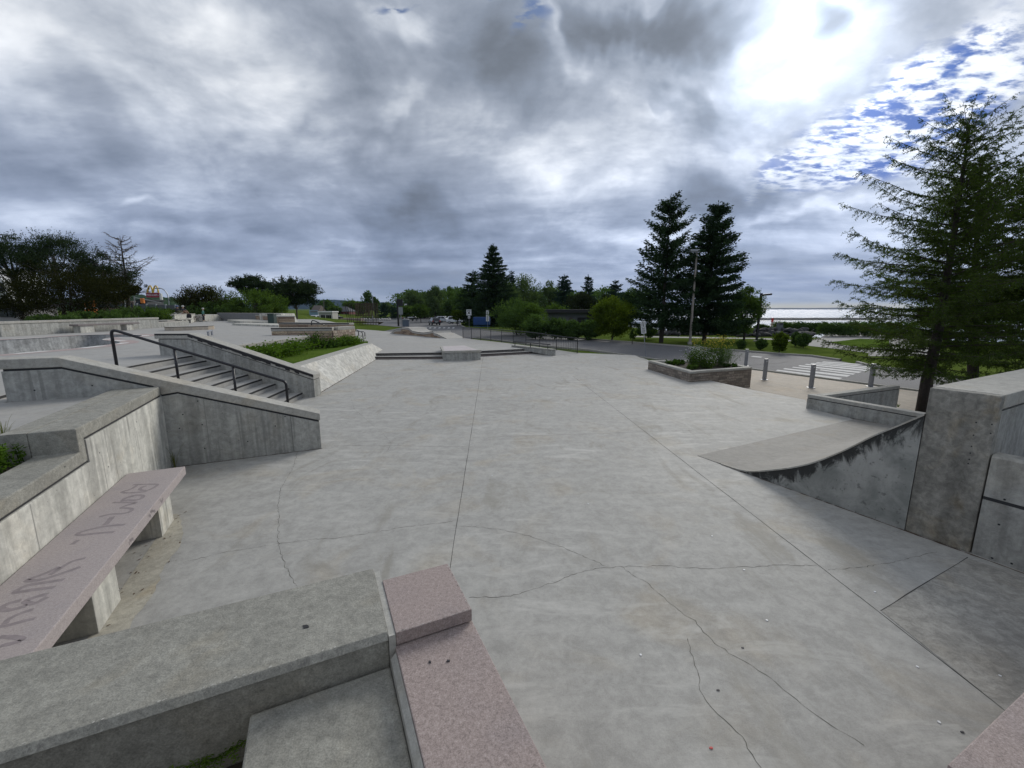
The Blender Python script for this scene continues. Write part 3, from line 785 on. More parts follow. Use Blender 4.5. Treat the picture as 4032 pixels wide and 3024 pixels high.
# writing: strokes traced on the seat, read from the far side
gr = MB()
ZM = zoomer(400, 1700, 700 / 2212)
strokes = [
    ([ZM(390, 660), ZM(520, 655), ZM(690, 655), ZM(640, 700), ZM(560, 730), ZM(480, 720), ZM(500, 690), ZM(560, 672)], 0.030),
    ([ZM(440, 665), ZM(390, 700), ZM(330, 725), ZM(255, 750), ZM(330, 760), ZM(560, 745)], 0.030),
    ([ZM(330, 810), ZM(420, 790), ZM(510, 795), ZM(500, 825), ZM(430, 850), ZM(330, 850), ZM(260, 860), ZM(300, 825), ZM(400, 800)], 0.032),
    ([ZM(140, 880), ZM(280, 880), ZM(425, 882), ZM(330, 910), ZM(250, 945), ZM(330, 950), ZM(380, 965), ZM(340, 1000), ZM(250, 1020), ZM(120, 1025), ZM(-30, 1058)], 0.032),
    ([ZM(135, 1055), ZM(90, 1110), ZM(40, 1160)], 0.040),
    ([ZM(290, 1155), ZM(150, 1165), ZM(0, 1185), ZM(-200, 1230), ZM(-300, 1270), ZM(-250, 1285), ZM(-100, 1268), ZM(160, 1245)], 0.034),
    ([Z2(485, 742), Z2(520, 738)], 0.06),
    ([Z2(575, 845), Z2(480, 870), Z2(380, 930), Z2(330, 960)], 0.03), ([Z2(400, 905), Z2(300, 950), Z2(180, 995), Z2(300, 985), Z2(540, 905)], 0.034),
    ([Z2(430, 990), Z2(300, 1010), Z2(180, 1030), Z2(100, 1075), Z2(200, 1062), Z2(370, 1040)], 0.034),
    ([Z2(320, 1090), Z2(260, 1100), Z2(170, 1135), Z2(230, 1150), Z2(320, 1105)], 0.034),
    ([Z2(140, 1130), Z2(60, 1150), Z2(10, 1180), Z2(60, 1195), Z2(180, 1165)], 0.034), ([Z2(225, 1190), Z2(140, 1215), Z2(60, 1255), Z2(30, 1290)], 0.03),
    ([Z2(235, 1250), Z2(150, 1270), Z2(60, 1295), Z2(-20, 1310)], 0.03), ([Z2(-10, 1375), Z2(80, 1375), Z2(150, 1390), Z2(90, 1415), Z2(0, 1435)], 0.03),
]
for pts, w in strokes:
    P_ = [at(*q, 0.6006) for q in pts]
    Q_ = []
    for i in range(len(P_) - 1):
        p0, p1, p2, p3 = P_[max(i - 1, 0)], P_[i], P_[i + 1], P_[min(i + 2, len(P_) - 1)]
        for k in range(5):
            x = k / 5
            Q_.append(0.5 * ((2 * p1) + (p2 - p0) * x + (2 * p0 - 5 * p1 + 4 * p2 - p3) * x * x + (3 * p1 - p0 - 3 * p2 + p3) * x ** 3))
    Q_.append(P_[-1])
    gr.ribbon(Q_, w * 1.35, 0, 0.1)
gr.build('marker_writing', m_graf, t)
# small scribbles on the front edge
gr = MB()
for (s0, n_) in ((4.05, 5), (3.35, 9), (3.05, 4)):
    gr = MB()
    for k in range(n_):
        y_ = s0 + k * 0.025
        h_ = random.uniform(0.50, 0.55)
        gr.add([FA(0.7022, y_, h_), FA(0.7022, y_ + 0.012, h_), FA(0.7022, y_ + 0.018, h_ + 0.035), FA(0.7022, y_ + 0.006, h_ + 0.035)], [(0, 1, 2, 3)])
    gr.build('edge_scribble', m_graf, t)

# ------------------------------------------------------------------ foreground ledges
t = thing('foreground_ledge', 'wide rough concrete ledge crossing the foreground above the weeds', 'ledge', FA(1.4, 6.85, 0))
def chips(m, pt, n, a0, a1, sz, mi=1):      # small broken spots along an arris; pt(a, k) walks across the edge for k 0..1
    for _ in range(n):
        a = random.uniform(a0, a1); l = sz * random.uniform(0.5, 2.2)
        k0 = random.uniform(0.0, 0.45); k1 = k0 + random.uniform(0.25, 0.6)
        m.add([pt(a, k0), pt(a + l * 0.4, k0 - 0.05), pt(a + l, lerp(k0, k1, 0.4)), pt(a + l * 0.7, k1), pt(a + l * 0.15, k1 * 0.9)], [(0, 1, 2, 3, 4)], mi)
lb_m = MB().extr([(6.46, 0.02), (7.18, 0.02), (7.18, 0.955), (7.20, 0.965), (7.165, 1.0), (6.46, 1.0)], -0.35, 2.91, FA, swap=True)
chips(lb_m, lambda a, k: FA(a, 7.2012 - 0.035 * k, 0.9662 + 0.035 * k), 24, -0.3, 2.85, 0.010)
chips(lb_m, lambda a, k: FA(a, 7.165 - 0.02 * k, 1.0012), 40, -0.3, 2.85, 0.010, 2)
lb_m.build('ledge_body', [m_rough, plain('broken_edge', (0.22, 0.21, 0.19), 0.95), plain('scuffed_edge', (0.42, 0.41, 0.37), 0.9)], t, bevel=0.004)
MB().extr([(2.912, 0.6), (2.952, 0.6), (2.952, 0.992), (2.912, 0.992)], 6.5, 7.2, FA).build('mortar_joint', m_cap, t)
gb_m = MB().extr([(2.954, 0.915), (3.445, 0.915), (3.445, 1.0), (2.954, 1.0)], 6.64, 7.2, FA)
chips(gb_m, lambda a, k: FA(a, 7.1965 - 0.012 * k, 1.0012), 22, 2.96, 3.42, 0.012)
chips(gb_m, lambda a, k: FA(3.442 - 0.014 * k, a, 1.0012), 22, 6.65, 7.17, 0.014)
o = gb_m.build('granite_block', [m_pink, plain('worn_granite', (0.44, 0.39, 0.36), 0.9)], bevel=0.004)
tag(o, 'square pink granite block at the end of the concrete ledge', 'granite block')
t = thing('lower_ledge', 'lower concrete ledge edged with pink granite at the bottom of the view', 'ledge', FA(2.8, 8.5, 0))
MB().extr([(2.17, 0), (2.91, 0), (2.91, 0.79), (2.17, 0.79)], 7.205, 9.29, FA).build('ledge_body', m_rough, t, bevel=0.012)
MB().extr([(2.912, 0.3), (2.945, 0.3), (2.945, 0.895), (2.912, 0.86)], 7.23, 9.29, FA).build('mortar_joint', m_cap, t)
MB().extr([(2.947, 0.02), (3.45, 0.02), (3.45, 0.905), (2.947, 0.905)], 6.66, 9.29, FA).build('granite_edge', m_pink, t, bevel=0.006)
o = MB().extr([(8.92, 0), (9.7, 0), (9.7, 0.79), (8.92, 0.79)], 5.25, 10.5, FA, swap=True).build('granite_ledge', m_pink, bevel=0.006)
tag(o, 'pink granite ledge cut off by the bottom right corner', 'granite ledge')
o = MB().prism([FA(-0.3, 7.19), FA(2.168, 7.19), FA(2.168, 8.34), FA(-0.3, 8.34)], 0.1, 0.50).build('planter_soil', m_soil)
struct(o)
o = MB().prism([FA(-3.0, 8.35), FA(2.165, 8.35), FA(2.165, 9.3), FA(5.2, 9.72), FA(5.2, 14), FA(-3.0, 14)], 0.0, DECK, 0).build('unseen_platform', m_deck)  # unseen deck at the viewpoint, added to shade the weed gap and ledge faces
struct(o)
o = MB().prism([FA(-0.425, 3.055), FA(-0.425, 7.3), FA(-4.2, 7.3), FA(-4.2, 2.82), FA(-0.67, 2.82), FA(-0.67, 3.055)], 0.5, 1.22).build('planting_bed', m_soil)
struct(o)

# ------------------------------------------------------------------ stairs and handrail
t = thing('concrete_stairs', 'curved concrete stairs with black nosings between two cheek walls', 'stairs', (-9, 12, 0))
for i in range(9):
    r0 = R0 - TR * i
    z = DECK - 0.01 - 0.16 * i if i else DECK - 0.004
    r1 = r0 + TR + 0.02
    th = np.linspace(th_near(r0), 0.045, 16)
    lo = 0.0
    inner = [arc(r0, a, 0) for a in th]; outer = [arc(r1, a, 0) for a in th]
    o = MB().prism(inner + outer[::-1], lo, z).build('step', m_deck, t)
    nb = MB()
    for a, b_ in zip(th[:-1], th[1:]):
        for (ra, rb, za, zb) in ((r0 - 0.005, r0 + 0.035, z + 0.002, z + 0.002), (r0 - 0.005, r0 - 0.005, z + 0.002, z - 0.042)):
            nb.add([arc(ra, a, za), arc(rb, a, zb), arc(rb, b_, zb), arc(ra, b_, za)], [(0, 1, 2, 3)])
    nb.build('nosing', m_black, o)
RTH = 0.215                     # the rail runs down the middle of the fan of steps
dA = arc(10, RTH, 0) - arc(12, RTH, 0)
def rl(a, b):
    return onv(*Z1(a, b), arc(15, RTH, 0), dA)
t = thing('handrail', 'black painted steel handrail descending the curved stairs', 'handrail', arc(16, RTH, 0))
pa, pb, pc, pd = rl(742, 163), rl(1165, 285), rl(1560, 415), rl(1893, 512)
lo = rl(1918, 545)
def fil(p, a, b, r=0.10, n=6):   # rounded corner at p between a and b
    da, db = (Vector(a) - Vector(p)).normalized(), (Vector(b) - Vector(p)).normalized()
    p0, p1 = Vector(p) + da * r, Vector(p) + db * r
    return [p0.lerp(Vector(p), k / n).lerp(Vector(p).lerp(p1, k / n), k / n) for k in range(n + 1)]
pt = Vector((pa.x, pa.y, DECK - 0.02)); pbm = Vector((lo.x, lo.y, 0.0))
pd = Vector((lo.x, lo.y, pd.z - 0.02))
MB().tube([pt] + fil(pa, pt, pd, 0.14) + fil(pd, pa, pbm, 0.10) + [pbm], 0.036, 10).build('rail_tube', m_blackrail, t, smooth=True)
for q in (pb, pc):
    f = (Vector((q.x, q.y, 0)) - Vector((pa.x, pa.y, 0))).length / (Vector((pd.x, pd.y, 0)) - Vector((pa.x, pa.y, 0))).length
    zt = lerp(pa.z, pd.z, f)
    rad = (Vector((q.x, q.y)) - Vector(st_c)).length
    k = max(0, min(8, math.ceil((R0 - rad) / TR)))
    MB().tube([(q.x, q.y, DECK - 0.16 * k - 0.02), (q.x, q.y, zt)], 0.032, 8).build('post', m_blackrail, t, smooth=True)
for (q, zb) in ((pt, DECK), (pbm, 0.0)):
    MB().lathe([(0.05, -0.002), (0.05, 0.008), (0.03, 0.012)], (q.x, q.y, zb), 12).build('base_flange', m_blackrail, t)
print('RAIL', [tuple(round(c, 2) for c in p) for p in (pa, pb, pc, pd, lo)])

# far cheek wall
FC = frame(-6.69, 13.93, 182.7 - 180)   # s negative to the left, t negative to the back
t = thing('stair_cheek_wall', 'far cheek wall of the stairs with black waxed top edge', 'wall', FC(-2.5, -0.25, 0))
MB().extr([(-4.85, 0), (0, 0), (0, 0.585), (-3.9, 1.975), (-4.85, 1.975)], 0, -0.52, FC).build('wall_body', m_wall, t, bevel=0.006)
MB().extr([(-4.83, 1.97), (-3.9, 1.97), (-0.015, 0.583), (-0.015, 0.612), (-3.9, 2.0), (-4.83, 2.0)], -0.02, -0.5, FC).build('reveal', m_groove, t)
MB().extr([(-4.95, 1.998), (-3.9, 1.998), (0.01, 0.61), (0.01, 0.77), (-3.9, 2.16), (-4.95, 2.16)], 0.015, -0.54, FC).build('cap', m_cap, t, bevel=0.008)
wx = MB()
for (s0, z0_, s1, z1_) in ((-4.93, 2.16, -3.9, 2.16), (-3.9, 2.16, 0.008, 0.77)):
    nseg = 26
    for k in range(nseg):
        a, b_ = k / nseg, (k + 1) / nseg
        sa, sb, za, zb = lerp(s0, s1, a), lerp(s0, s1, b_), lerp(z0_, z1_, a), lerp(z0_, z1_, b_)
        h = 0.055 if s1 == -3.9 else random.uniform(0.075, 0.15)
        wx.add([FC(sa, 0.0185, za + 0.002), FC(sb, 0.0185, zb + 0.002), FC(sb, 0.0185, zb - h), FC(sa, 0.0185, za - h * random.uniform(0.8, 1.1))], [(0, 1, 2, 3)])
        wx.add([FC(sa, 0.0185, za + 0.003), FC(sb, 0.0185, zb + 0.003), FC(sb, -0.035, zb + 0.003), FC(sa, -0.035, za + 0.003)], [(0, 1, 2, 3)])
wx.build('waxed_edge', m_black, t)

# ------------------------------------------------------------------ right ramp and block wall
prof_px = [Z8(225, 455), Z8(370, 512), Z8(520, 545), Z8(700, 537), Z8(900, 503), Z8(1100, 428), Z8(1300, 330), Z8(1450, 268), Z8(1610, 200)]
prof = []
for q in prof_px:
    w = onv(*q, FB(0, 0), FB(0, 1) - FB(0, 0)); prof.append((IB(w)[1], w.z))
print('PROF', [(round(a, 2), round(b, 2)) for a, b in prof])
t = thing('quarter_pipe', 'curved concrete ramp with grimy side wall, rising to the block wall on the right', 'skate ramp', FB(3, 1.6, 0))
prof = [(0.0, 0.004)] + [(a, max(b, 0.012)) for a, b in prof[1:]]
dense = []
for i in range(len(prof) - 1):
    p0, p1, p2, p3 = prof[max(i - 1, 0)], prof[i], prof[i + 1], prof[min(i + 2, len(prof) - 1)]
    for k in range(4):
        x = k / 4
        dense.append(tuple(0.5 * (2 * p1[j] + (p2[j] - p0[j]) * x + (2 * p0[j] - 5 * p1[j] + 4 * p2[j] - p3[j]) * x * x + (3 * p1[j] - p0[j] - 3 * p2[j] + p3[j]) * x ** 3) for j in (0, 1)))
dense.append(prof[-1])
top = [(a, max(b, 0.006)) for a, b in dense]
RL = 6.25
sd = MB()
for a, b in zip(top[:-1], top[1:]):
    sd.add([FB(0, a[0], a[1]), FB(RL, a[0], a[1]), FB(RL, b[0], b[1]), FB(0, b[0], b[1])], [(0, 1, 2, 3)])
sd.build('riding_surface', concrete('worn_ramp_concrete', (0.215, 0.205, 0.185), 0.16, 0.9, speck=0.08, warm=0.4, rough=0.75), t, smooth=True)
mg, g, b, o_ = mat('ramp_side_grime')
pp = pos(g)
nn = g.noise(g.mapping(pp, scale=(2.2, 2.2, 1.1)), 2.2, 8, 0.68, 0.8)
tc = g.new('ShaderNodeUVMap')
sp = g.new('ShaderNodeSeparateXYZ'); g.put(sp.inputs[0], tc.outputs[0])
f = g.rng(g.math('SUBTRACT', nn, g.math('MULTIPLY', sp.outputs[1], 0.85)), 0.26, 0.42)
base_ = g.mix(g.rng(g.noise(pp, 1.7, 7, 0.65, 0.5), 0.35, 0.66), (0.20, 0.21, 0.195), (0.37, 0.37, 0.345))
base_ = g.mix(g.math('MULTIPLY', g.rng(g.noise(pp, 14, 4, 0.6), 0.60, 0.68), 0.6), base_, (0.10, 0.10, 0.095))
g.put(b.inputs['Base Color'], g.mix(f, base_, (0.035, 0.036, 0.034)))
b.inputs['Roughness'].default_value = 0.9
bump(g, b, g.noise(pp, 24, 5, 0.65), 0.5, 0.015)
def ramp_side(r, nm):
    m = MB(); uv = []
    for a, c in zip(top[:-1], top[1:]):
        rows = 5
        for k in range(rows):
            l0, l1 = k / rows, (k + 1) / rows
            q = [(a[0], a[1] * (1 - l0)), (c[0], c[1] * (1 - l0)), (c[0], c[1] * (1 - l1)), (a[0], a[1] * (1 - l1))]
            m.add([FB(r, s_, z_) for s_, z_ in q], [(0, 1, 2, 3)])
            uv += [(a[0], a[1] * l0), (c[0], c[1] * l0), (c[0], c[1] * l1), (a[0], a[1] * l1)]
    ob = m.build(nm, mg, t)
    ul = ob.data.uv_layers.new(name='UVMap')
    ul.data.foreach_set('uv', [c for p in uv for c in p])
    return ob
ramp_side(0.0, 'side_wall'); ramp_side(RL, 'side_wall')
lip = MB()
for a, b_ in zip(top[4:-1], top[5:]):
    lip.add([FB(-0.012, a[0], a[1] + 0.004), FB(0.03, a[0], a[1] + 0.004), FB(0.03, b_[0], b_[1] + 0.004), FB(-0.012, b_[0], b_[1] + 0.004)], [(0, 1, 2, 3)])
    lip.add([FB(-0.012, a[0], a[1] + 0.004), FB(-0.012, b_[0], b_[1] + 0.004), FB(-0.012, b_[0], b_[1] - 0.022), FB(-0.012, a[0], a[1] - 0.022)], [(0, 1, 2, 3)])
lip.build('edge_lip', m_cap, t)

q0, q1 = top[-1][0], top[-1][0] + 0.62
t = thing('block_wall', 'tall thick concrete wall end with flat cap at the right edge', 'wall', FB(3, (q0 + q1) / 2, 0))
def wz(h): return 1.97
b_ = MB().box(FB(0.07, (q0 + q1) / 2, 1.965 / 2), (0.13, q1 - q0 - 0.004, 1.965), R(27.6))
for (u, v) in (ZR(735, 437), ZR(838, 450), ZR(830, 508), ZR(718, 520), ZR(705, 593), ZR(697, 637), ZR(690, 678), ZR(683, 705)):
    w = onv(u, v, FB(0, 0), FB(0, 1) - FB(0, 0)); s_, t_ = IB(w)
    b_.add([FB(0.002, t_ + 0.008 * math.cos(q), w.z + 0.009 * math.sin(q)) for q in np.linspace(0, 2 * math.pi, 9)[:-1]], [tuple(range(8))], 1)
b_.build('end_pillar', [concrete('brown_stained_concrete', (0.225, 0.218, 0.192), 0.40, 1.5, streak=0.14, speck=0.10, warm=1.0, drips=0.3), m_groove], t, bevel=0.01)
MB().extr([(0.14, 0), (6.6, 0), (6.6, 1.76), (0.14, 1.76)], q0, q1 - 0.02, FB).build('wall_body', m_wall, t, bevel=0.006)
MB().extr([(0.14, 1.755), (6.58, 1.755), (6.58, 1.80), (0.14, 1.80)], q0 + 0.03, q1 - 0.05, FB).build('reveal', m_groove, t)
MB().extr([(0.136, 1.797), (6.62, 1.797), (6.62, 1.97), (0.136, 1.97)], q0 - 0.01, q1, FB).build('cap', m_cap, t, bevel=0.01)
t = thing('side_ledge_wall', 'lower concrete wall with narrow lit top and dark joint at the right edge', 'wall', FB(0.2, 5.2, 0))
w_ = MB().extr([(0.03, 0), (0.03, 0.715), (0.05, 0.72), (0.05, 0.745), (0.03, 0.75), (0.03, 1.235), (0.055, 1.262), (0.26, 1.262), (0.26, 0)], q1 + 0.012, 7.6, FB)
for (u, v) in (ZR(922, 940), ZR(885, 1103), ZR(840, 1322), ZR(968, 1358), ZR(870, 1362)):
    w = onv(u, v, FB(0.03, 0), FB(0, 1) - FB(0, 0)); s_, t_ = IB(w)
    w_.add([FB(0.0275, t_ + 0.012 * math.cos(q), w.z + 0.012 * math.sin(q)) for q in np.linspace(0, 2 * math.pi, 9)[:-1]], [tuple(range(8))], 1)
w_.build('wall_body', [m_wall, m_groove], t)
MB().extr([(0.0275, 0.713), (0.0485, 0.718), (0.0485, 0.747), (0.0275, 0.752)], q1 + 0.014, 7.59, FB).build('joint', m_groove, t)
struct(MB().prism([FB(0.262, q1 + 0.03), FB(6, q1 + 0.03), FB(6, 8), FB(0.262, 8)], 0.2, 0.95).build('raised_bed', m_soil))

# low L-shaped planter wall by the larch
pc_ = at(*ZS(885, 1430), 0.43)
p_b = at(*ZS(1930, 1310), 0.43)
p_a = FB(RL + 0.06, 3.25)
pcx = Vector((pc_.x, pc_.y))
ledge('low_planter_wall', 'low concrete wall with dark groove meeting the top of the ramp', 'wall', (p_a.x, p_a.y), (pc_.x, pc_.y), 0.24, -0.02, 0.43, 0.10, 0.022)
ledge('low_planter_wall', 'low concrete wall running back from the corner towards the pavement', 'wall', (pc_.x + 0.28, pc_.y + 0.04), (p_b.x, p_b.y), 0.24, GND, 0.43, 0.10, 0.022, mb=m_wall)
struct(MB().prism([(p_a.x + 0.25, p_a.y), (pc_.x + 0.26, pc_.y - 0.2), (p_b.x - 0.3, p_b.y - 0.24), (12.6, 11.8), (11.5, 8)], GND, WALK + 0.05).build('planter_soil', m_soil))

# stone planter with flowers
s0 = at(*ZA(268, 622), 0.44); s1 = at(*ZA(882, 785), 0.44); s2 = at(*ZA(1778, 722), 0.44)
s3 = s2 + (s0 - s1) * 0.62
GREYS = [(0.15, 0.13, 0.11), (0.23, 0.195, 0.165), (0.28, 0.24, 0.20), (0.19, 0.155, 0.13), (0.31, 0.27, 0.225)]
d01 = (s1 - s0); d12 = (s2 - s1)
m_sg1 = stone('grey_stone_long', d01, GREYS, 0.34, 0.105); m_sg2 = stone('grey_stone_short', d12, GREYS, 0.34, 0.105)
t = thing('stone_planter', 'grey stone planter with concrete rim beside the bollards', 'planter', (s1 + s2) / 2 + Vector((0, 0, -1)))
def strip(a, b, w, z0, z1, m, nm, par, inset=0.0):
    d = Vector((b.x - a.x, b.y - a.y)); L = d.length
    F = frame(a.x, a.y, math.degrees(math.atan2(d.y, d.x)))
    return MB().extr([(inset, z0), (L - inset, z0), (L - inset, z1), (inset, z1)], 0.0 - inset * 0 + inset, -w, F).build(nm, m, par, bevel=0.01)
# outline runs s0 -> s1 -> s2 with the inside on the left
for a, b, m in ((s0, s1, m_sg1), (s1, s2, m_sg2), (s2, s3, m_sg1), (s3, s0, m_sg2)):
    d = (b - a).normalized()
    strip(a + d * 0.015, b - d * 0.015, 0.2, GND, 0.345, m, 'stone_face', t, 0.012)
for a, b, e0, e1 in ((s0, s1, 0, 0), (s1, s2, 0.262, 0), (s2, s3, 0.262, 0), (s3, s0, 0.262, 0.262)):
    d = (b - a).normalized()
    strip(a + d * e0, b - d * e1, 0.26, 0.35, 0.44, m_cap, 'rim', t)
struct(MB().prism([s0 + Vector((0.2, 0, 0)), s1 + Vector((0, 0.25, 0)), s2 + Vector((-0.2, 0.1, 0)), s3], GND, 0.36).build('planter_soil', m_soil))
PL = (s0, s1, s2, s3)
# three little steps down beside it
sn = thing('side_steps', 'three short concrete steps down to the road beside the stone planter', 'steps', (8.0, 25.6, GND))
for k, (x0, y0, z) in enumerate(((7.9, 25.2, -0.14), (8.25, 24.9, -0.28), (8.6, 24.6, -0.42))):
    MB().prism([(x0, y0 - 0.4), (x0 + 0.5, y0 - 0.4), (x0 + 0.5, y0 + 1.7), (x0, y0 + 1.7)], GND, z).build('step', m_deck, sn)

# ------------------------------------------------------------------ ground, road, pavement, lake
def tz(x, y):
    a = x / max(y, 30.0)
    k = min(1, max(0, (a + 0.475) / 0.065)); k = k * k * (3 - 2 * k)
    hi = 1.32
    h = hi + (GND - hi) * k
    if x > -29.5 and y < 40:
        h = GND
    return h
gm = MB()
xs = [-5000, -1500, -400, -200, -120, -90, -75, -60, -52, -46, -40, -36, -33, -30, -29.2, -27, -24, -21, -18, -14, -8, -3, 2, 6, 10, 14, 18]
ys = [-800, -60, -10, 5, 14, 22, 28, 33, 38, 40, 41, 46, 50, 56, 62, 70, 80, 95, 120, 160, 240, 400, 900, 3000]
vs = [(x, y, tz(x, y)) for y in ys for x in xs]
nx = len(xs)
gm.add(vs, [(j * nx + i, j * nx + i + 1, (j + 1) * nx + i + 1, (j + 1) * nx + i) for j in range(len(ys) - 1) for i in range(nx - 1)])
shore = [(18, -800), (500, -800), (260, -60), (120, 10), (75, 35), (52, 47), (42, 52), (33, 58), (27, 66), (24, 80), (23, 100), (20, 140), (18, 240), (18, 400), (18, 900), (18, 3000)]
ysr = [(18, y) for y in ys]
gm.poly([(x, y, GND) for x, y in shore[:1] + shore[1:]] + [(18, y, GND) for y in ys[::-1] if -800 < y < 3000])
for a, b in zip(shore[1:-4], shore[2:-3]):
    gm.add([(a[0], a[1], GND), (b[0], b[1], GND), (b[0] + 1.0, b[1] + 1.2, -2.6), (a[0] + 1.0, a[1] + 1.2, -2.6)], [(0, 1, 2, 3)])
struct(gm.build('ground', m_lawn, origin=(0, 30, GND)))

rd = MB()
near = [at(*p, ROAD) for p in (ZS(2600, 1450), ZS(1560, 1312), ZS(190, 1130), ZA(430, 628), (2320, 1380), (2130, 1363), (2000, 1346), (1880, 1331))]
near += [Vector((-9.5, 43.5, ROAD)), Vector((-15.5, 54, ROAD)), Vector((-20.5, 58, ROAD)), at(1586, 1289, ROAD), at(1420, 1274, ROAD), at(1330, 1270, ROAD)]
far_e = [at(*p, ROAD) for p in ((1290, 1262), (1330, 1258.5))] + [Vector((-75, 190, ROAD)), Vector((-28, 190, ROAD)), Vector((-16, 130, ROAD))] + [at(*p, ROAD) for p in ((1700, 1267), (1760, 1268), (1812, 1276), (1815, 1283), (1836, 1293), (1974, 1308), (2150, 1325), (2320, 1337), (2480, 1349), (2640, 1362), (2760, 1371), (2900, 1383), (3080, 1397), (3190, 1404), ZS(1280, 1015), ZS(1420, 1042), ZS(1600, 1090), ZS(2600, 1200))]
rd.poly([Vector((18, 2, ROAD))] + near + far_e + [Vector((40, 2, ROAD))])
road = struct(rd.build('road', m_asph, origin=(5, 40, ROAD)))
# kerbs
def kerb(pts, nm, h=0.13, w=0.16):
    m = MB()
    P_ = [Vector(p) for p in pts]
    off = []
    for i, p in enumerate(P_):
        t_ = (P_[min(i + 1, len(P_) - 1)] - P_[max(i - 1, 0)]); t_.z = 0; t_.normalize()
        off.append(Vector((-t_.y, t_.x, 0)))
    z1, z0 = Vector((0, 0, h)), Vector((0, 0, -0.06))
    rows = []
    for p, n_ in zip(P_, off):
        rows.append([p + z0, p + z1 * 0.85, p + z1 + n_ * 0.02, p + z1 + n_ * w, p + z0 + n_ * w])
    for a, b in zip(rows[:-1], rows[1:]):
        k = len(m.v)
        m.v += [tuple(x) for x in a + b]
        m.f += [(k + i, k + i + 1, k + 5 + i + 1, k + 5 + i) for i in range(4)]; m.m += [0] * 4
    struct(m.build(nm, m_kerb))
kerb([at(*p, ROAD) for p in ((1700, 1267), (1760, 1268), (1812, 1276), (1815, 1283), (1836, 1293), (1974, 1308), (2150, 1325), (2320, 1337), (2480, 1349), (2640, 1362), (2760, 1371), (2900, 1383), (3080, 1397), (3190, 1404), ZS(1280, 1015))], 'kerb', w=0.16)
kerb([at(*p, ROAD) for p in (ZS(2600, 1450), ZS(1560, 1312), ZS(190, 1130), ZA(430, 628), (2320, 1380), (2130, 1363), (2000, 1346), (1880, 1331))][::1], 'kerb')
kerb([at(*ZS(1480, 1040), ROAD) + Vector((0, 0, 0)), at(*ZS(1700, 1100), ROAD), at(*ZS(2600, 1190), ROAD)], 'kerb')
# pavement between plaza and road (tan concrete)
pv = [at(*p, WALK) for p in (ZS(2600, 1440), ZS(1560, 1306), ZS(190, 1126), ZA(430, 622))]
pv = [(p.x, p.y) for p in pv] + [(7.6, 26.5), (7.6, 16), (8.4, 12.6), (9.2, 10.4), (10.5, 8.8), (18, 5)]
walk = MB().prism(pv, GND - 0.05, WALK)
for a, b in ((ZS(190, 1365), ZS(860, 1490)), (ZS(190, 1240), ZS(1700, 1440)), (ZA(1900, 920), ZS(900, 1395))):
    walk.ribbon([at(*a, WALK + 0.003), at(*b, WALK + 0.003)], 0.012, 1)
struct(walk.build('pavement', [m_walk, m_joint]))
# verge of dry grass under the fence
struct(MB().poly([at(*p, ROAD + 0.09) for p in ((1890, 1338), (2000, 1352), (2130, 1368), (2325, 1385), (2470, 1402), (2600, 1420), (2600, 1460), (2200, 1440), (1900, 1380))]).build('verge', m_lawn))
# zebra crossing near the bollards, and the far one
zb = MB()
for a, b, c, d in ((ZS(485, 1135), ZS(510, 1124), ZS(1322, 1226), ZS(1280, 1243)), (ZS(578, 1116), ZS(600, 1105), ZS(1420, 1192), ZS(1375, 1213)),
                   (ZS(690, 1096), ZS(705, 1088), ZS(1010, 1120), ZS(990, 1130)), (ZS(1030, 1130), ZS(1050, 1120), ZS(1480, 1174), ZS(1450, 1186)), (ZS(765, 1078), ZS(790, 1068), ZS(1560, 1150), ZS(1520, 1165)),
                   (ZS(845, 1060), ZS(870, 1052), ZS(1640, 1126), ZS(1600, 1140)), (ZS(915, 1049), ZS(935, 1041), ZS(1700, 1106), ZS(1660, 1118)),
                   (ZS(985, 1039), ZS(1005, 1032), ZS(1750, 1088), ZS(1715, 1098)), (ZS(1060, 1030), ZS(1085, 1022), ZS(1800, 1070), ZS(1760, 1080))):
    zb.add([at(*q, ROAD + 0.005) for q in (a, d, c, b)], [(0, 1, 2, 3)])
zb.add([at(*q, ROAD + 0.005) for q in (ZA(1750, 568), ZA(1900, 582), ZA(1925, 572), ZA(1790, 558))], [(0, 1, 2, 3)])
m_wp = plain('worn_paint', (0.50, 0.50, 0.49), 0.8, 0, 0.3, 5)
struct(zb.build('crossing_paint', m_wp))
zf = MB()
for k in range(7):
    x0 = lerp(940, 1545, k / 6)
    zf.add([at(*ZH(x0 + p, q), ROAD + 0.006) for p, q in ((0, 624), (45, 624), (62, 603), (22, 603))], [(0, 1, 2, 3)])
struct(zf.build('crossing_paint', m_wp))
# tar lines on the road
tr = MB()
for pts in ([ZA(1700, 700), ZA(1900, 685), ZS(300, 1055), ZS(520, 1045), ZS(640, 1025)], [ZS(0, 950), ZS(250, 985), ZS(560, 985)]):
    tr.ribbon(wiggle([at(*q, ROAD + 0.004) for q in pts], 0.4, 0.03), 0.06, 0, 0.3)
struct(tr.build('road_tar', m_joint))
# park path beyond the road and the forecourt by the shore
pth = MB()
pth.poly([at(*q, GND + 0.012) for q in ((2480, 1327), (2700, 1331), (2960, 1334), (3080, 1340), (3140, 1352), (3190, 1362), (3300, 1374), (3420, 1390), (3420, 1402), (3700, 1402), (3700, 1310), (3400, 1310), (3250, 1313), (3246, 1320), (3225, 1332), (3190, 1337), (3120, 1335), (3000, 1331), (2700, 1326), (2480, 1322))])
struct(pth.build('path', concrete('path_asphalt', (0.17, 0.168, 0.165), 0.12, 0.4, speck=0.1)))
struct(MB().poly([at(*q, GND + 0.02) for q in (ZS(1150, 780), ZS(1300, 765), ZS(1530, 738), ZS(1900, 750), ZS(1900, 850), ZS(1600, 850), ZS(1300, 815))]).build('grass', m_grass))

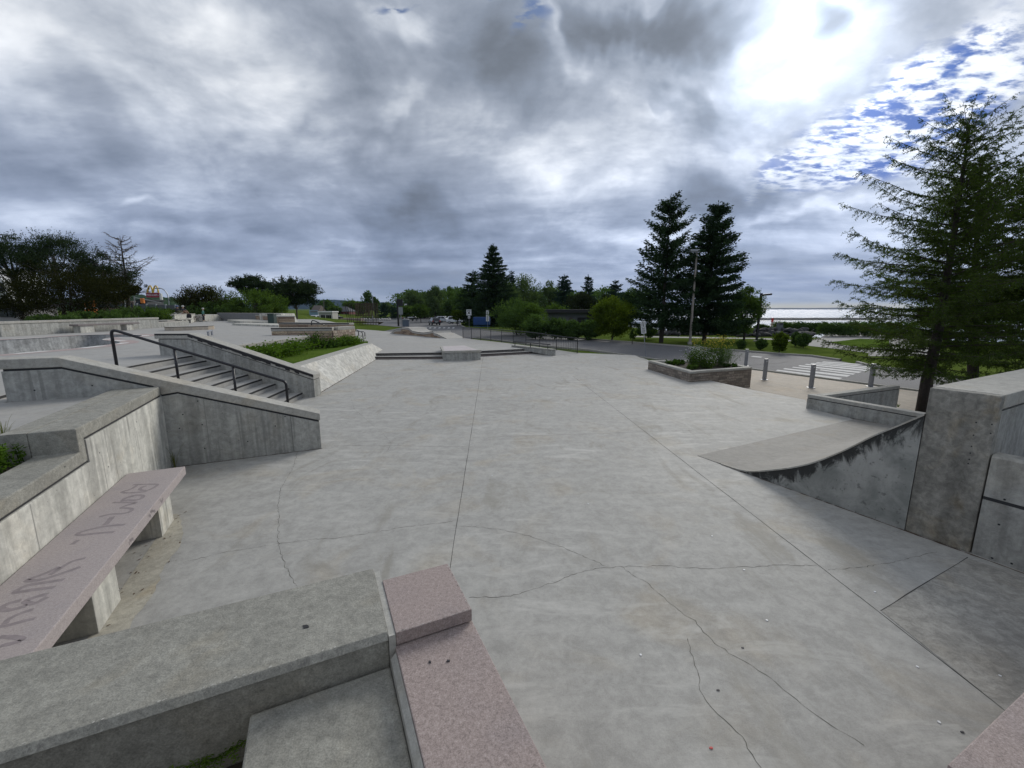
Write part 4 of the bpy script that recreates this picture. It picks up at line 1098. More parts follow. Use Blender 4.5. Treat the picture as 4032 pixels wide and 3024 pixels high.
# lake
mw, g, b, o_ = mat('lake_water')
pp = g.mapping(pos(g), scale=(0.12, 0.9, 1))
b.inputs['Base Color'].default_value = (0.05, 0.07, 0.09, 1)
b.inputs['Roughness'].default_value = 0.17
bump(g, b, g.math('ADD', g.noise(pp, 0.9, 4, 0.6), g.noise(g.mapping(pos(g), scale=(0.01, 0.05, 1)), 0.4, 3)), 0.25, 0.25)
lk = MB().add([(-4000, 60, -2.2), (9000, -4000, -2.2), (14000, 14000, -2.2), (-4000, 14000, -2.2)], [(0, 1, 2, 3)])
struct(lk.build('lake', mw, origin=(0, 5000, -2.2)))
def ridge(nm, pts, dist, depth, m, label=None):          # hills: (photo u, photo v of the crest)
    r = MB(); rows = []
    for (u, v) in pts:
        c = ray(u, v); k = dist / math.hypot(c.x, c.y)
        top_ = Vector((c.x * k, c.y * k, EYE + c.z * k))
        dr = Vector((c.x, c.y, 0)).normalized()
        rows.append([Vector((top_.x, top_.y, 0)) - dr * depth + Vector((0, 0, -4)), top_ - dr * depth * 0.45 + Vector((0, 0, -top_.z * 0.35)), top_, top_ + dr * depth + Vector((0, 0, -top_.z * 0.9))])
    n_ = len(rows[0])
    for a, b in zip(rows[:-1], rows[1:]):
        k = len(r.v); r.v += [tuple(x) for x in a + b]
        r.f += [(k + i, k + n_ + i, k + n_ + i + 1, k + i + 1) for i in range(n_ - 1)]; r.m += [0] * (n_ - 1)
    return struct(r.build(nm, m, smooth=True))
def crest(u0, u1, base, amps, n=70):
    out = []
    for i in range(n):
        u = lerp(u0, u1, i / (n - 1))
        out.append((u, base(u) + sum(a * math.sin(u * f + ph) for a, f, ph in amps)))
    return out
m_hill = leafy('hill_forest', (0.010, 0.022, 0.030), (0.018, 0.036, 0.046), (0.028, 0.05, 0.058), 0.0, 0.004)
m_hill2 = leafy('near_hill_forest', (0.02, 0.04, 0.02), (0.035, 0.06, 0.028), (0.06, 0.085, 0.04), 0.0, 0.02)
import bisect
def interp(tab):
    xs_ = [p[0] for p in tab]
    def f(u):
        i = max(1, min(len(tab) - 1, bisect.bisect(xs_, u)))
        a, b = tab[i - 1], tab[i]
        return lerp(a[1], b[1], min(1, max(0, (u - a[0]) / (b[0] - a[0]))))
    return f
HT = interp([(600, 1196), (900, 1194), (1150, 1186), (1240, 1181), (1290, 1179), (1370, 1184), (1480, 1189), (1520, 1190), (1590, 1197), (1700, 1202), (2100, 1206), (2500, 1212)])
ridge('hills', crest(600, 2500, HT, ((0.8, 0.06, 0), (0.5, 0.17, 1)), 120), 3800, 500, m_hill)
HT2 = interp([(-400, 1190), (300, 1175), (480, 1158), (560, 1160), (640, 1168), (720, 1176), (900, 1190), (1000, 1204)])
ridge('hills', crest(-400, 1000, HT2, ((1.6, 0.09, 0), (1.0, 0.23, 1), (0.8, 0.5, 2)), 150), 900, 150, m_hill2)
FS = interp([(2700, 1216), (2950, 1213.5), (3300, 1212), (3700, 1213), (4400, 1211)])
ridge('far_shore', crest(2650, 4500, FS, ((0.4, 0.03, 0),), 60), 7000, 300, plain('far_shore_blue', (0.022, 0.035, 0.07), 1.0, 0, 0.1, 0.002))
# breakwater
bwm = MB()
for k in range(64):
    u = lerp(2960, 3500, k / 63)
    p = at(u, 1259.5 + random.uniform(-0.3, 0.3), -2.2)
    bwm.box(p + Vector((0, 0, 0.25)), (3.4, 2.4, random.uniform(1.2, 1.7)), random.uniform(-0.3, 0.3))
o = bwm.build('breakwater', m_dark, bevel=0.2)
tag(o, 'long low dark breakwater across the lake', 'breakwater')
# ------------------------------------------------------------------ middle distance: steps, box, ledges, bank, stone walls
m_riser = concrete('brown_riser', (0.16, 0.135, 0.125), 0.2, 1.5)
t = thing('low_steps', 'two long low steps with black nosings either side of the granite box', 'steps', (-3.4, 26, 0))
for nose, z0, z1, back in ((nose_lo, 0.0, 0.15, 0.9), (nose_hi, 0.15, 0.3, 0.06)):
    m = MB(); nb = MB()
    for a, b in zip(nose[:-1], nose[1:]):
        a2, b2 = a + Vector((0, back, 0)), b + Vector((0, back, 0))
        m.add([(a.x, a.y, z0), (b.x, b.y, z0), (b.x, b.y, z1), (a.x, a.y, z1)], [(0, 1, 2, 3)], 0)
        m.add([(a.x, a.y, z1), (b.x, b.y, z1), (b2.x, b2.y, z1), (a2.x, a2.y, z1)], [(0, 1, 2, 3)], 1)
        nb.add([(a.x, a.y - 0.004, z1 - 0.05), (b.x, b.y - 0.004, z1 - 0.05), (b.x, b.y - 0.004, z1 + 0.003), (a.x, a.y - 0.004, z1 + 0.003)], [(0, 1, 2, 3)])
        nb.add([(a.x, a.y - 0.004, z1 + 0.003), (b.x, b.y - 0.004, z1 + 0.003), (b.x, b.y + 0.035, z1 + 0.003), (a.x, a.y + 0.035, z1 + 0.003)], [(0, 1, 2, 3)])
    o = m.build('step', [m_riser, m_deck], t)
    nb.build('nosing', m_black, o)
bt = [at(*p, 0.57) for p in (ZH(1345, 1120), ZH(2190, 1100), ZH(1830, 995), ZH(1285, 1015))]
bc = sum(bt, Vector()) / 4
t = thing('manual_box', 'low concrete grind box with pale granite top set into the steps', 'grind box', (bc.x, bc.y, 0))
MB().prism([(lerp(p.x, bc.x, 0.035), lerp(p.y, bc.y, 0.03)) for p in bt], 0.0, 0.445).build('box_body', m_wall, t, bevel=0.01)
MB().prism([(p.x, p.y) for p in bt], 0.45, 0.57).build('top_slab', m_cap, t, bevel=0.012)
MB().prism([(lerp(p.x, bc.x, 0.13), lerp(p.y, bc.y, 0.05)) for p in bt], 0.56, 0.574).build('granite_top', concrete('pale_granite_top', (0.47, 0.43, 0.43), 0.1, 1.0), t)
t, F_, L_ = ledge('rail_ledge', 'low concrete ledge carrying a flat black rail beside the steps', 'ledge', (2.55, 26.75), (-0.05, 29.75), 0.34, 0.0, 0.42, 0.08, 0.015, z0b=0.2, z1b=0.44)
t = thing('flat_rail', 'flat black grind rail on short posts along the low ledge', 'grind rail', (1.2, 28.2, 0.42))
feet = [at(*ZE(*p), 0.43) for p in ((968, 772), (1228, 800), (1518, 828))]
for p in feet:
    MB().box(p + Vector((0, 0, 0.14)), (0.05, 0.05, 0.29)).build('post', m_blackrail, t)
dr = (feet[2] - feet[0]).normalized()
MB().tube([feet[0] - dr * 0.12 + Vector((0, 0, 0.30)), feet[2] + dr * 0.2 + Vector((0, 0, 0.30))], 0.035, 4).build('rail_bar', m_blackrail, t)

# sloping bank and the grass triangle
BZ = 0.87
b0, b1, b2 = Vector((-6.85, 14.42, 0)), at(*ZG(1675, 1180), 0), at(*ZG(1800, 1005), 0.3)
t0, t1 = at(*ZG(330, 1300), BZ), at(*ZG(1612, 897), BZ)
t0 = t0 + (t0 - t1).normalized() * 0.7
i0, i1 = at(*ZG(215, 1255), BZ), at(*ZG(1490, 888), BZ)
i0 = i0 + (i0 - i1).normalized() * 0.9
t = thing('bank_ramp', 'bright sloping concrete bank below the grass triangle', 'skate ramp', (-7.9, 20, 0))
m = MB()
rows = 10
for k in range(rows):
    a, b = k / rows, (k + 1) / rows
    m.add([b0.lerp(b1, a), b0.lerp(b1, b), t0.lerp(t1, b), t0.lerp(t1, a)], [(0, 1, 2, 3)])
m.add([b1, b2, t1], [(0, 1, 2)])
m.build('bank_face', m_bank, t)
MB().add([t0, t1, i1, i0, t0 - Vector((0, 0, .1)), t1 - Vector((0, 0, .1)), i1 - Vector((0, 0, .1)), i0 - Vector((0, 0, .1))], [(0, 1, 2, 3), (0, 4, 5, 1), (2, 6, 7, 3), (1, 5, 6, 2)]).build('top_strip', m_cap, t)
MB().add([t1 - Vector((0, 0, .002)), b2, i1 + Vector((-0.2, 1.0, -0.5)), i1 - Vector((0, 0, .002))], [(0, 1, 2, 3)]).build('bank_end', m_bank, t)
gz = BZ - 0.03
struct(MB().poly([(p.x, p.y, gz) for p in (i0 + Vector((0.1, -.5, 0)), i1 + Vector((0.1, 0.3, 0)), Vector((-9.6, 28.0, 0)), Vector((-13.2, 28, 0)), Vector((-14.8, 16.8, 0)), Vector((-10.9, 14.1, 0)))]).build('grass', m_grass))
ledge('deck_edge_wall', 'pale concrete edge wall of the upper plaza behind the creeping shrubs', 'wall', (edge_a.x, edge_a.y), (edge_b.x, edge_b.y), 0.2, 0.3, DECK + 0.02, 0.18, 0.02, mb=m_pale)

SAND = [(0.20, 0.14, 0.10), (0.36, 0.27, 0.18), (0.28, 0.18, 0.13), (0.46, 0.37, 0.25), (0.32, 0.24, 0.18), (0.40, 0.30, 0.21)]
SANDP = [(0.34, 0.25, 0.19), (0.52, 0.43, 0.32), (0.40, 0.29, 0.23), (0.60, 0.53, 0.42), (0.46, 0.36, 0.28)]
SZ = 1.87
wL, wC, wR = at(*ZD(640, 562), SZ), at(*ZD(1975, 552), SZ), at(*ZG(1315, 592), SZ)
w2a, w2b = at(*ZD(812, 440), SZ), at(*ZG(1215, 540), SZ)
print('STONE', [tuple(round(c, 2) for c in p) for p in (wL, wC, wR, w2a, w2b)])
m_s1 = stone('sandstone_long', wC - wL, SAND, 0.62, 0.17, (0.10, 0.08, 0.07), 0.012)
m_s2 = stone('sandstone_rubble', wR - wC, SANDP, 0.24, 0.19, (0.24, 0.18, 0.14), 0.02, 0.10)
t = thing('stone_wall', 'sandstone wall with concrete cap above the creeping shrubs', 'wall', (wC.x, wC.y, 0.5))
strip(wL, wC, 0.5, 0.4, SZ - 0.2, m_s1, 'stone_face', t, 0.03)
dd = (wR - wC).normalized()
strip(wC + dd * 0.02, wR, 0.5, 0.2, SZ - 0.2, m_s2, 'stone_face', t, 0.03)
strip(wL, wC, 0.56, SZ - 0.19, SZ, m_cap, 'cap', t)
strip(wC + dd * 0.565, wR, 0.56, SZ - 0.19, SZ, m_cap, 'cap', t)
wx = MB(); d_ = (wC - wL).normalized(); nv = Vector((d_.y, -d_.x, 0))
wx.add([wL + nv * 0.006 + Vector((0, 0, 0.004)), wC + nv * 0.006 + Vector((0, 0, 0.004)), wC + nv * 0.006 - Vector((0, 0, 0.06)), wL + nv * 0.006 - Vector((0, 0, 0.06))], [(0, 3, 2, 1)])
wx.build('waxed_edge', m_black, t)
t = thing('stone_wall', 'far sandstone wall with black edged cap behind the short handrail', 'wall', (w2a.x, w2a.y, 1.0))
strip(w2a, w2b, 0.6, 0.3, SZ - 0.14, stone('sandstone_far', w2b - w2a, SAND, 0.62, 0.17, (0.10, 0.08, 0.07)), 'stone_face', t, 0.03)
strip(w2a, w2b, 0.65, SZ - 0.138, SZ, m_cap, 'cap', t)
d_ = (w2b - w2a).normalized(); nv = Vector((d_.y, -d_.x, 0))
MB().add([w2a + nv * 0.006 + Vector((0, 0, 0.004)), w2b + nv * 0.006 + Vector((0, 0, 0.004)), w2b + nv * 0.006 - Vector((0, 0, 0.08)), w2a + nv * 0.006 - Vector((0, 0, 0.08))], [(0, 3, 2, 1)]).build('waxed_edge', m_black, t)
# short stair flight between the two stone walls
t = thing('stair_flight', 'plain concrete stair flight between the two sandstone walls', 'stairs', (-14, 31, 0.3))
sA, sB = wL.lerp(wC, 0.45), w2a.lerp(w2b, 0.35)
dirn = (wR - wC); dirn = Vector((wC.x - wL.x, wC.y - wL.y, 0)).normalized()
for k in range(7):
    p, q = sA + dirn * (0.4 * k) + Vector((0, 0.7, 0)), sB + dirn * (0.4 * k) - Vector((0, 0.1, 0))
    MB().prism([(p.x, p.y), (q.x, q.y), (q.x + dirn.x * .42, q.y + dirn.y * .42), (p.x + dirn.x * .42, p.y + dirn.y * .42)], 0.2, DECK - 0.004 - 0.155 * k).build('step', m_deck, t)
def rail_thing(name, label, path, r=0.025, posts=(), fl=()):
    t = thing(name, label, 'handrail', path[0])
    pts = [Vector(path[0])]
    for i in range(1, len(path) - 1):
        pts += fil(path[i], path[i - 1], path[i + 1], 0.12, 5)
    pts.append(Vector(path[-1]))
    MB().tube(pts, r, 8).build('rail_tube', m_blackrail, t, smooth=True)
    for a, b in posts:
        MB().tube([a, b], r * 0.85, 8).build('post', m_blackrail, t, smooth=True)
    return t
y_ = 30.5
rail_thing('handrail', 'short black handrail between the two sandstone walls', [atd(*ZT(165, 625), y_), atd(*ZT(165, 503), y_), atd(*ZT(225, 505), y_), atd(*ZT(480, 622), y_)], 0.035)
hb = at(*ZG(1468, 882), 0.3)
rail_thing('handrail', 'black handrail end rising by the right end of the sandstone wall', [atd(*ZG(1320, 648), hb.y + 1.2), atd(*ZG(1445, 706), hb.y), hb], 0.035)
l1, l2 = at(*ZG(1382, 757), 0.3), at(*ZG(1492, 771), 0.3)
t = thing('grind_rail', 'black flat grind rail behind the sandstone wall end', 'grind rail', l1)
dv = (l2 - l1).normalized()
for p in (l1 - dv * 2.1, l1, l2):
    MB().box(p + Vector((0, 0, 0.2)), (0.07, 0.07, 0.4)).build('post', m_blackrail, t)
    MB().box(p + Vector((0, 0, 0.006)), (0.22, 0.22, 0.012)).build('base_plate', m_blackrail, t)
MB().box((l1 - dv * 0.75 + l2 * 0 ) + Vector((0, 0, 0.43)), ((l2 - l1).length + 2.6, 0.08, 0.07), math.atan2(dv.y, dv.x)).build('rail_bar', m_blackrail, t)

# black railing along the road
bp_ = [((100, 645), .3), ((240, 661), .3), ((395, 679), .3), ((565, 697), .3), ((745, 716), .3), ((940, 738), .29), ((1150, 761), .27), ((1380, 795), .2), ((1665, 847), .1), ((2010, 896), 0.0)]
fp = [at(*ZE(*p), z) for p, z in bp_]
t = thing('railing', 'long black steel railing with thin balusters between plaza and road', 'railing', fp[5])
tops = [p + Vector((0, 0, 1.0)) for p in fp]
for p, q in zip(fp[:-1], tops[:-1]):
    MB().box((p + q) / 2 - Vector((0, 0, 0.02)), (0.05, 0.05, 0.98)).build('post', m_blackrail, t)
MB().tube(tops[:-1] + fil(tops[-1], tops[-2], fp[-1], 0.15) + [fp[-1]], 0.032, 8).build('top_rail', m_blackrail, t, smooth=True)
MB().tube([p + Vector((0, 0, 0.10)) for p in fp], 0.02, 6).build('bottom_rail', m_blackrail, t)
bal = None
for a, b in zip(fp[:-1], fp[1:]):
    ang = math.atan2(b.y - a.y, b.x - a.x)
    for k in range(1, 12):
        p = a.lerp(b, k / 12)
        if bal is None:
            bal = MB().box(p + Vector((0, 0, 0.54)), (0.016, 0.016, 0.88)).build('baluster', m_blackrail, t)
            bal_p = p
        else:
            c = bal.copy(); COL.objects.link(c); c.parent = t
            c.location = p - bal_p

# wave ramp with stone sides
wp0, wp1 = at(*ZH(205, 731), 0.3), at(*ZH(1440, 850), 0.3)
wd = wp1 - wp0
ang = math.degrees(math.atan2(wd.y, wd.x)); FW = frame(wp0.x, wp0.y, ang); IW = inv(wp0.x, wp0.y, ang)
wpf = []
for p in ((205, 731), (250, 708), (290, 675), (325, 655), (440, 650), (444, 602), (610, 612), (645, 650), (690, 680), (800, 702), (930, 716), (1040, 702), (1138, 682), (1150, 715), (1165, 735), (1222, 742), (1330, 800), (1440, 850)):
    w = onv(*ZH(*p), wp0, wd); wpf.append((IW(w)[0], max(w.z, 0.305)))
t = thing('wave_ramp', 'wave shaped skate ramp with sandstone side and concrete top', 'skate ramp', FW(wd.length / 2, -1, 0.3))
prof_w = wpf + [(wpf[-1][0], 0.28), (wpf[0][0], 0.28)]
WD_ = -1.9
m_s3 = stone('sandstone_ramp', wd, SAND, 0.55, 0.16, (0.10, 0.08, 0.07))
MB().extr([(a, b - 0.17 if 0 < i < len(wpf) - 1 else b - 0.02) for i, (a, b) in enumerate(wpf)] + prof_w[-2:], 0.0, WD_, FW).build('stone_side', m_s3, t)
m = MB(); lipm = MB()
for a, b in zip(wpf[:-1], wpf[1:]):
    m.add([FW(a[0], 0.03, a[1]), FW(b[0], 0.03, b[1]), FW(b[0], WD_ - 0.03, b[1]), FW(a[0], WD_ - 0.03, a[1])], [(0, 1, 2, 3)])
    m.add([FW(a[0], 0.03, a[1]), FW(b[0], 0.03, b[1]), FW(b[0], 0.03, b[1] - 0.19), FW(a[0], 0.03, a[1] - 0.19)], [(3, 2, 1, 0)])
    m.add([FW(a[0], WD_ - 0.03, a[1]), FW(b[0], WD_ - 0.03, b[1]), FW(b[0], WD_ - 0.03, b[1] - 0.11), FW(a[0], WD_ - 0.03, a[1] - 0.11)], [(0, 1, 2, 3)])
    lipm.add([FW(a[0], 0.035, a[1] + 0.004), FW(b[0], 0.035, b[1] + 0.004), FW(b[0], 0.035, b[1] - 0.035), FW(a[0], 0.035, a[1] - 0.035)], [(3, 2, 1, 0)])
m.build('riding_surface', concrete('wave_top', (0.41, 0.39, 0.355), 0.12, 1.0), t)
lipm.build('waxed_edge', m_black, t)

# ------------------------------------------------------------------ upper plaza furniture, far left
bwp0, bwp1 = at(*ZF(75, 618), DECK), at(*ZF(1985, 505), DECK)
ledge('boundary_wall', 'long grey concrete wall with overhanging cap at the back of the upper plaza', 'wall', (bwp1.x, bwp1.y), (bwp0.x, bwp0.y - 0.2), 0.0001 + 0.4, DECK, 2.28, 0.14, 0.02, 0.03, mb=m_wall)
q0_ = at(*ZB(425, 660), DECK); q1_ = at(*ZB(612, 640), DECK)
ledge('boundary_wall', 'lower stepped-down end of the concrete wall beside the round pad', 'wall', (q1_.x - 0.4, q1_.y + 3), (q0_.x - 0.1, q0_.y + 0.1), 0.4, DECK, 1.88, 0.1, 0.0)
px_ = -27.45
bb = [onv(*ZF(u, 560), (px_, 0), (0, 1)).y for u in (985, 1755, 1020, 1195, 1600, 1685)]
t = thing('wall_bench', 'long dark slab bench on concrete blocks against the far left wall', 'bench', (px_ - 0.3, (bb[0] + bb[1]) / 2, DECK))
MB().box((px_ - 0.28, (bb[0] + bb[1]) / 2, DECK + 0.49), (0.56, bb[1] - bb[0], 0.11)).build('seat', concrete('dark_slab', (0.20, 0.175, 0.17), 0.15, 1.5), t, bevel=0.01)
for a, b in ((bb[2], bb[3]), (bb[4], bb[5])):
    MB().box((px_ - 0.3, (a + b) / 2, DECK + 0.217), (0.46, b - a, 0.434)).build('leg', m_pale, t)
fr = [at(*ZB(*p), DECK) for p in ((545, 728), (620, 733), (760, 735), (950, 728), (1150, 722), (1350, 714), (1500, 708), (1612, 700))]
t = thing('round_pad', 'low curved concrete manual pad with dark edge on the upper plaza', 'manual pad', fr[3])
bk = [p + Vector((-0.75, 1.25, 0)) * (1.0 if 0 < i < 7 else 0.55) for i, p in enumerate(fr)]
MB().prism([(p.x, p.y) for p in fr] + [(p.x, p.y) for p in bk[::-1]], DECK - 0.02, DECK + 0.235).build('pad_body', m_walk, t)
MB().prism([(p.x, p.y - 0.02) for p in fr] + [(p.x - 0.02, p.y) for p in bk[::-1]], DECK + 0.236, DECK + 0.275, 0, 1).build('pad_top', [m_cap, m_black], t)
la, lb = at(*ZB(1505, 865), DECK), at(*ZB(1580, 828), DECK)
t = thing('grind_rail', 'small grey low grind rail on the upper plaza', 'grind rail', la)
for p in (la, lb):
    MB().box(p + Vector((0, 0, 0.13)), (0.08, 0.08, 0.26)).build('post', m_galv, t)
dl = (lb - la).normalized()
MB().box((la + lb) / 2 + Vector((0, 0, 0.275)), ((lb - la).length + 0.5, 0.10, 0.05), math.atan2(dl.y, dl.x)).build('rail_bar', m_galv, t)
# block with seated people
def quadbox(pxs, z0, z1, depth, name, label, cat, mb, mc, capt=0.1):
    P_ = [at(*p, z0) for p in pxs]
    d = (P_[1] - P_[0]); 
    F = frame(P_[0].x, P_[0].y, math.degrees(math.atan2(d.y, d.x)))
    t = thing(name, label, cat, F(d.length / 2, -depth / 2, z0))
    MB().extr([(0, z0), (d.length, z0), (d.length, z1 - capt), (0, z1 - capt)], 0, -depth, F).build('block_body', mb, t)
    MB().extr([(-0.03, z1 - capt + 0.002), (d.length + 0.03, z1 - capt + 0.002), (d.length + 0.03, z1), (-0.03, z1)], 0.03, -depth - 0.03, F).build('top_slab', mc, t)
    return F, d.length
FK, LK = quadbox((ZB(780, 578), ZB(1225, 538)), DECK, 2.42, 1.6, 'seating_block', 'tall pale concrete block with the two seated boys on top', 'concrete block', m_pale, m_cap)
quadbox((ZB(615, 622), ZB(782, 600)), DECK, 1.93, 0.9, 'low_block', 'small reddish brown block left of the tall seating block', 'concrete block', m_riser, m_cap, 0.05)
fb, Lb = None, None
P0, P1 = at(*ZB(838, 583), DECK), at(*ZB(1160, 560), DECK)
d = P1 - P0; F = frame(P0.x, P0.y, math.degrees(math.atan2(d.y, d.x)))
t = thing('low_bench', 'low slab bench on three pale legs below the seated boys', 'bench', F(d.length / 2, -0.2, DECK))
MB().extr([(-0.1, DECK + 0.40), (d.length + 0.1, DECK + 0.40), (d.length + 0.1, DECK + 0.48), (-0.1, DECK + 0.48)], 0.06, -0.5, F).build('seat', m_cap, t)
for k in (0.34, 0.62, 0.93):
    MB().extr([(d.length * k - 0.2, DECK), (d.length * k + 0.12, DECK), (d.length * k + 0.12, DECK + 0.398), (d.length * k - 0.2, DECK + 0.398)], 0.0, -0.4, F).build('leg', m_pale, t)
# far bank, grey wall, curved quarter pipe
P0, P1 = at(*ZB(1232, 540), DECK), at(*ZB(1690, 516), DECK)
d = P1 - P0; F = frame(P0.x, P0.y + 1.5, math.degrees(math.atan2(d.y, d.x)))
o = MB().extr([(-0.5, DECK), (-0.5, DECK + 0.80), (d.length * 0.62, DECK + 0.84), (d.length * 0.8, DECK + 0.45), (d.length, DECK + 0.02), (d.length, DECK)], 0, -1.2, F).build('concrete_bank', m_pale)
tag(o, 'low sloping concrete bank behind the standing child', 'skate ramp')
P0, P1 = at(*ZB(1700, 511), DECK), at(*ZD(838, 432), DECK)
ledge('backdrop_wall', 'long plain grey wall at the far end of the upper plaza', 'wall', (P1.x, P1.y), (P0.x, P0.y), 0.5, DECK, DECK + 1.02, 0.04, 0.0, mb=concrete('grey_far_wall', (0.19, 0.195, 0.20), 0.1, 0.6), mc=m_cap)
P0, P1 = at(*ZD(830, 437), DECK), at(*ZD(968, 437), DECK)
d = P1 - P0; F = frame(P0.x, P0.y, math.degrees(math.atan2(d.y, d.x)))
o = MB().extr([(-2.2, DECK), (-2.2, DECK + 0.98), (0.25, DECK + 0.98)] + [(0.3 + (d.length - 0.3) * k / 8, DECK + 0.01 + 0.95 * (1 - k / 8) ** 2.2) for k in range(9)] + [(d.length, DECK)], 0, -3.0, F).build('quarter_pipe', m_pale)
tag(o, 'pale curved quarter pipe at the far end of the upper plaza', 'skate ramp')
FQ, LQ = quadbox((ZD(250, 412), ZD(826, 475)), DECK, 2.25, 1.5, 'stone_box', 'brown sandstone planter box behind the green litter bin', 'planter box', stone('sandstone_box', at(*ZD(826, 475), DECK) - at(*ZD(250, 412), DECK), SAND, 0.6, 0.2, (0.12, 0.1, 0.09)), m_cap)
o = MB().prism([at(*ZD(40, 478), DECK), at(*ZD(606, 482), DECK), at(*ZD(590, 405), DECK), at(*ZD(-300, 430), DECK)], DECK - 0.01, DECK + 0.27, 0, 1).build('manual_pad', [m_cap, m_pale])
tag(o, 'low wedge shaped manual pad before the green litter bin', 'manual pad')
o = MB().prism([at(*ZD(-200, 500), DECK), at(*ZD(812, 540), DECK), at(*ZD(812, 502), DECK), at(*ZD(100, 480), DECK)], DECK - 0.01, DECK + 0.16, 0, 0).build('manual_pad', m_pale)
tag(o, 'thin bright concrete pad before the far sandstone wall', 'manual pad')
pb_ = at(*ZD(648, 484), DECK)
t = thing('litter_bin', 'dark green litter bin standing against the sandstone box', 'bin', pb_)
m_dg = plain('dark_green_metal', (0.02, 0.045, 0.04), 0.5)
MB().box(pb_ + Vector((0, 0.3, 0.5)), (0.62, 0.55, 0.96)).build('bin_body', m_dg, t, bevel=0.03)
MB().box(pb_ + Vector((0, 0.3, 1.02)), (0.68, 0.6, 0.08)).build('lid', m_dg, t, bevel=0.02)
P_ = [atd(*ZB(2062, 510), 57), atd(*ZB(2065, 395), 57), atd(*ZB(2215, 450), 56), atd(*ZD(120, 392), 55)]
rail_thing('handrail', 'thin grey handrail before the far grey wall', P_, 0.03)
print('P6', tuple(round(c, 2) for c in wp0), [(round(a, 2), round(b, 2)) for a, b in wpf][:6])
# ------------------------------------------------------------------ street furniture
m_wsign = plain('white_sign_face', (0.66, 0.67, 0.68), 0.5, 0, 0.05)
m_ink = plain('sign_ink', (0.03, 0.03, 0.035), 0.6)
m_glass = plain('dark_window', (0.015, 0.018, 0.022), 0.12, 0, 0.2)
m_rubber = plain('tyre_rubber', (0.012, 0.012, 0.012), 0.85)
m_alloy = plain('wheel_alloy', (0.42, 0.43, 0.45), 0.35, 0.8)
m_redlamp = plain('red_lamp_glass', (0.45, 0.02, 0.015), 0.3)
m_clear = plain('clear_lamp_glass', (0.7, 0.72, 0.74), 0.15)
m_orange = plain('orange_plastic', (0.75, 0.22, 0.03), 0.5)
m_darkmetal = plain('charcoal_metal', (0.022, 0.022, 0.025), 0.45, 0.3)
m_woodpole = plain('grey_wood_pole', (0.13, 0.115, 0.105), 0.9, 0, 0.25)
m_white2 = plain('white_render', (0.68, 0.68, 0.66), 0.7)

# bollards: one built, the rest copied
pb = [at(*ZS(925, 1350), WALK), at(*ZS(345, 1250), WALK), at(*ZA(1680, 705), WALK), at(*ZS(1665, 1335), WALK)]
bl = ['steel bollard in front of the zebra crossing stripes', 'steel bollard just right of the stone planter', 'farthest steel bollard, half hidden behind the stone planter', 'steel bollard under the larch, base hidden by the low wall']
t = thing('bollard', bl[0], 'bollard', (0, 0, 0), 'steel bollards along the pavement')
MB().lathe([(0.092, 0.012), (0.092, 1.015), (0.088, 1.03), (0.02, 1.035)], (0, 0, 0), 20).build('post', m_steel, t, smooth=False)
MB().lathe([(0.165, 0.0), (0.165, 0.02), (0.10, 0.035), (0.094, 0.035)], (0, 0, 0), 20).build('base_flange', m_steel, t)
MB().box((-0.03, -0.0935, 0.92), (0.05, 0.006, 0.05)).build('reflector', m_wsign, t)
for i, p in enumerate(pb):
    c = t if i == 0 else copy_tree(t)
    c.location = p; c['label'] = bl[i]
    if i == 0: c.rotation_euler.z = 0.15

def sign_post(label, base, height, plates, lean=0.0, r=0.03, name='sign_post', rz=0.0, cat='sign', mpole=None):
    t = thing(name, label, cat, (0, 0, 0))
    MB().tube([(0, 0, -0.05), (0, 0, height)], r, 8).build('pole', mpole or m_galv, t)
    for (zc, w, h, kind) in plates:
        o = MB().box((0, -0.04, zc), (w, 0.012, h)).build('sign_plate', m_wsign if kind != 'grey' else m_galv, t, bevel=0.004)
        k = MB()
        if kind == 'x':
            for a in (1, -1):
                k.box((0, -0.048, zc - 0.06), (w * 0.86, 0.004, h * 0.13), mi=0, M=Matrix.Rotation(a * 0.85, 4, 'Y'))
            k.box((0, -0.048, zc + h * 0.36), (w * 0.7, 0.004, h * 0.1))
        elif kind == 'sq':
            k.box((0, -0.048, zc), (w * 0.45, 0.004, h * 0.5))
        elif kind == 'text':
            for j in range(4):
                k.box((random.uniform(-.02, .02) * w, -0.048, zc + h * (0.33 - 0.2 * j)), (w * random.uniform(0.55, 0.75), 0.004, h * (0.10 if j != 1 else 0.06)))
        elif kind == 'bar':
            k.box((0, -0.048, zc), (w * 0.18, 0.004, h * 0.86))
            for a in (-0.33, 0.33):
                k.box((a * w, -0.048, zc - 0.01), (w * 0.05, 0.004, h * 0.7))
        if k.v:
            k.build('lettering', m_ink, o)
    t.location = base
    t.rotation_euler = (0.0, lean, rz)
    return t
sp = at(*ZA(235, 577), GND)
sign_post('leaning parking sign with two white plates by the small steps', sp, 2.75, ((2.50, 0.36, 0.42, 'bar'), (2.03, 0.36, 0.48, 'text')), lean=-0.145, rz=-0.1)
sign_post('square white sign with black X on the far side of the road', at(*ZE(202, 475), GND), 3.3, ((2.95, 0.92, 1.1, 'x'), (2.05, 0.42, 0.45, 'sq')))
sign_post('narrow white parking sign beside the blue dumpster', at(*ZE(512, 492), GND), 3.3, ((3.0, 0.5, 0.75, 'text'), (1.95, 0.55, 1.1, 'bar')))
b_ = at(*ZH(445, 582), GND)
sign_post('grey double backed sign pole beside the dark info post', b_, 4.0, ((3.2, 0.9, 1.5, 'grey'),), r=0.07)
b_ = at(*ZH(555, 470), GND)
sign_post('pair of white signs standing before the black pickup', b_, 4.6, ((3.9, 0.75, 2.4, 'text'),), r=0.06)
pi = at(*ZH(410, 578), GND)
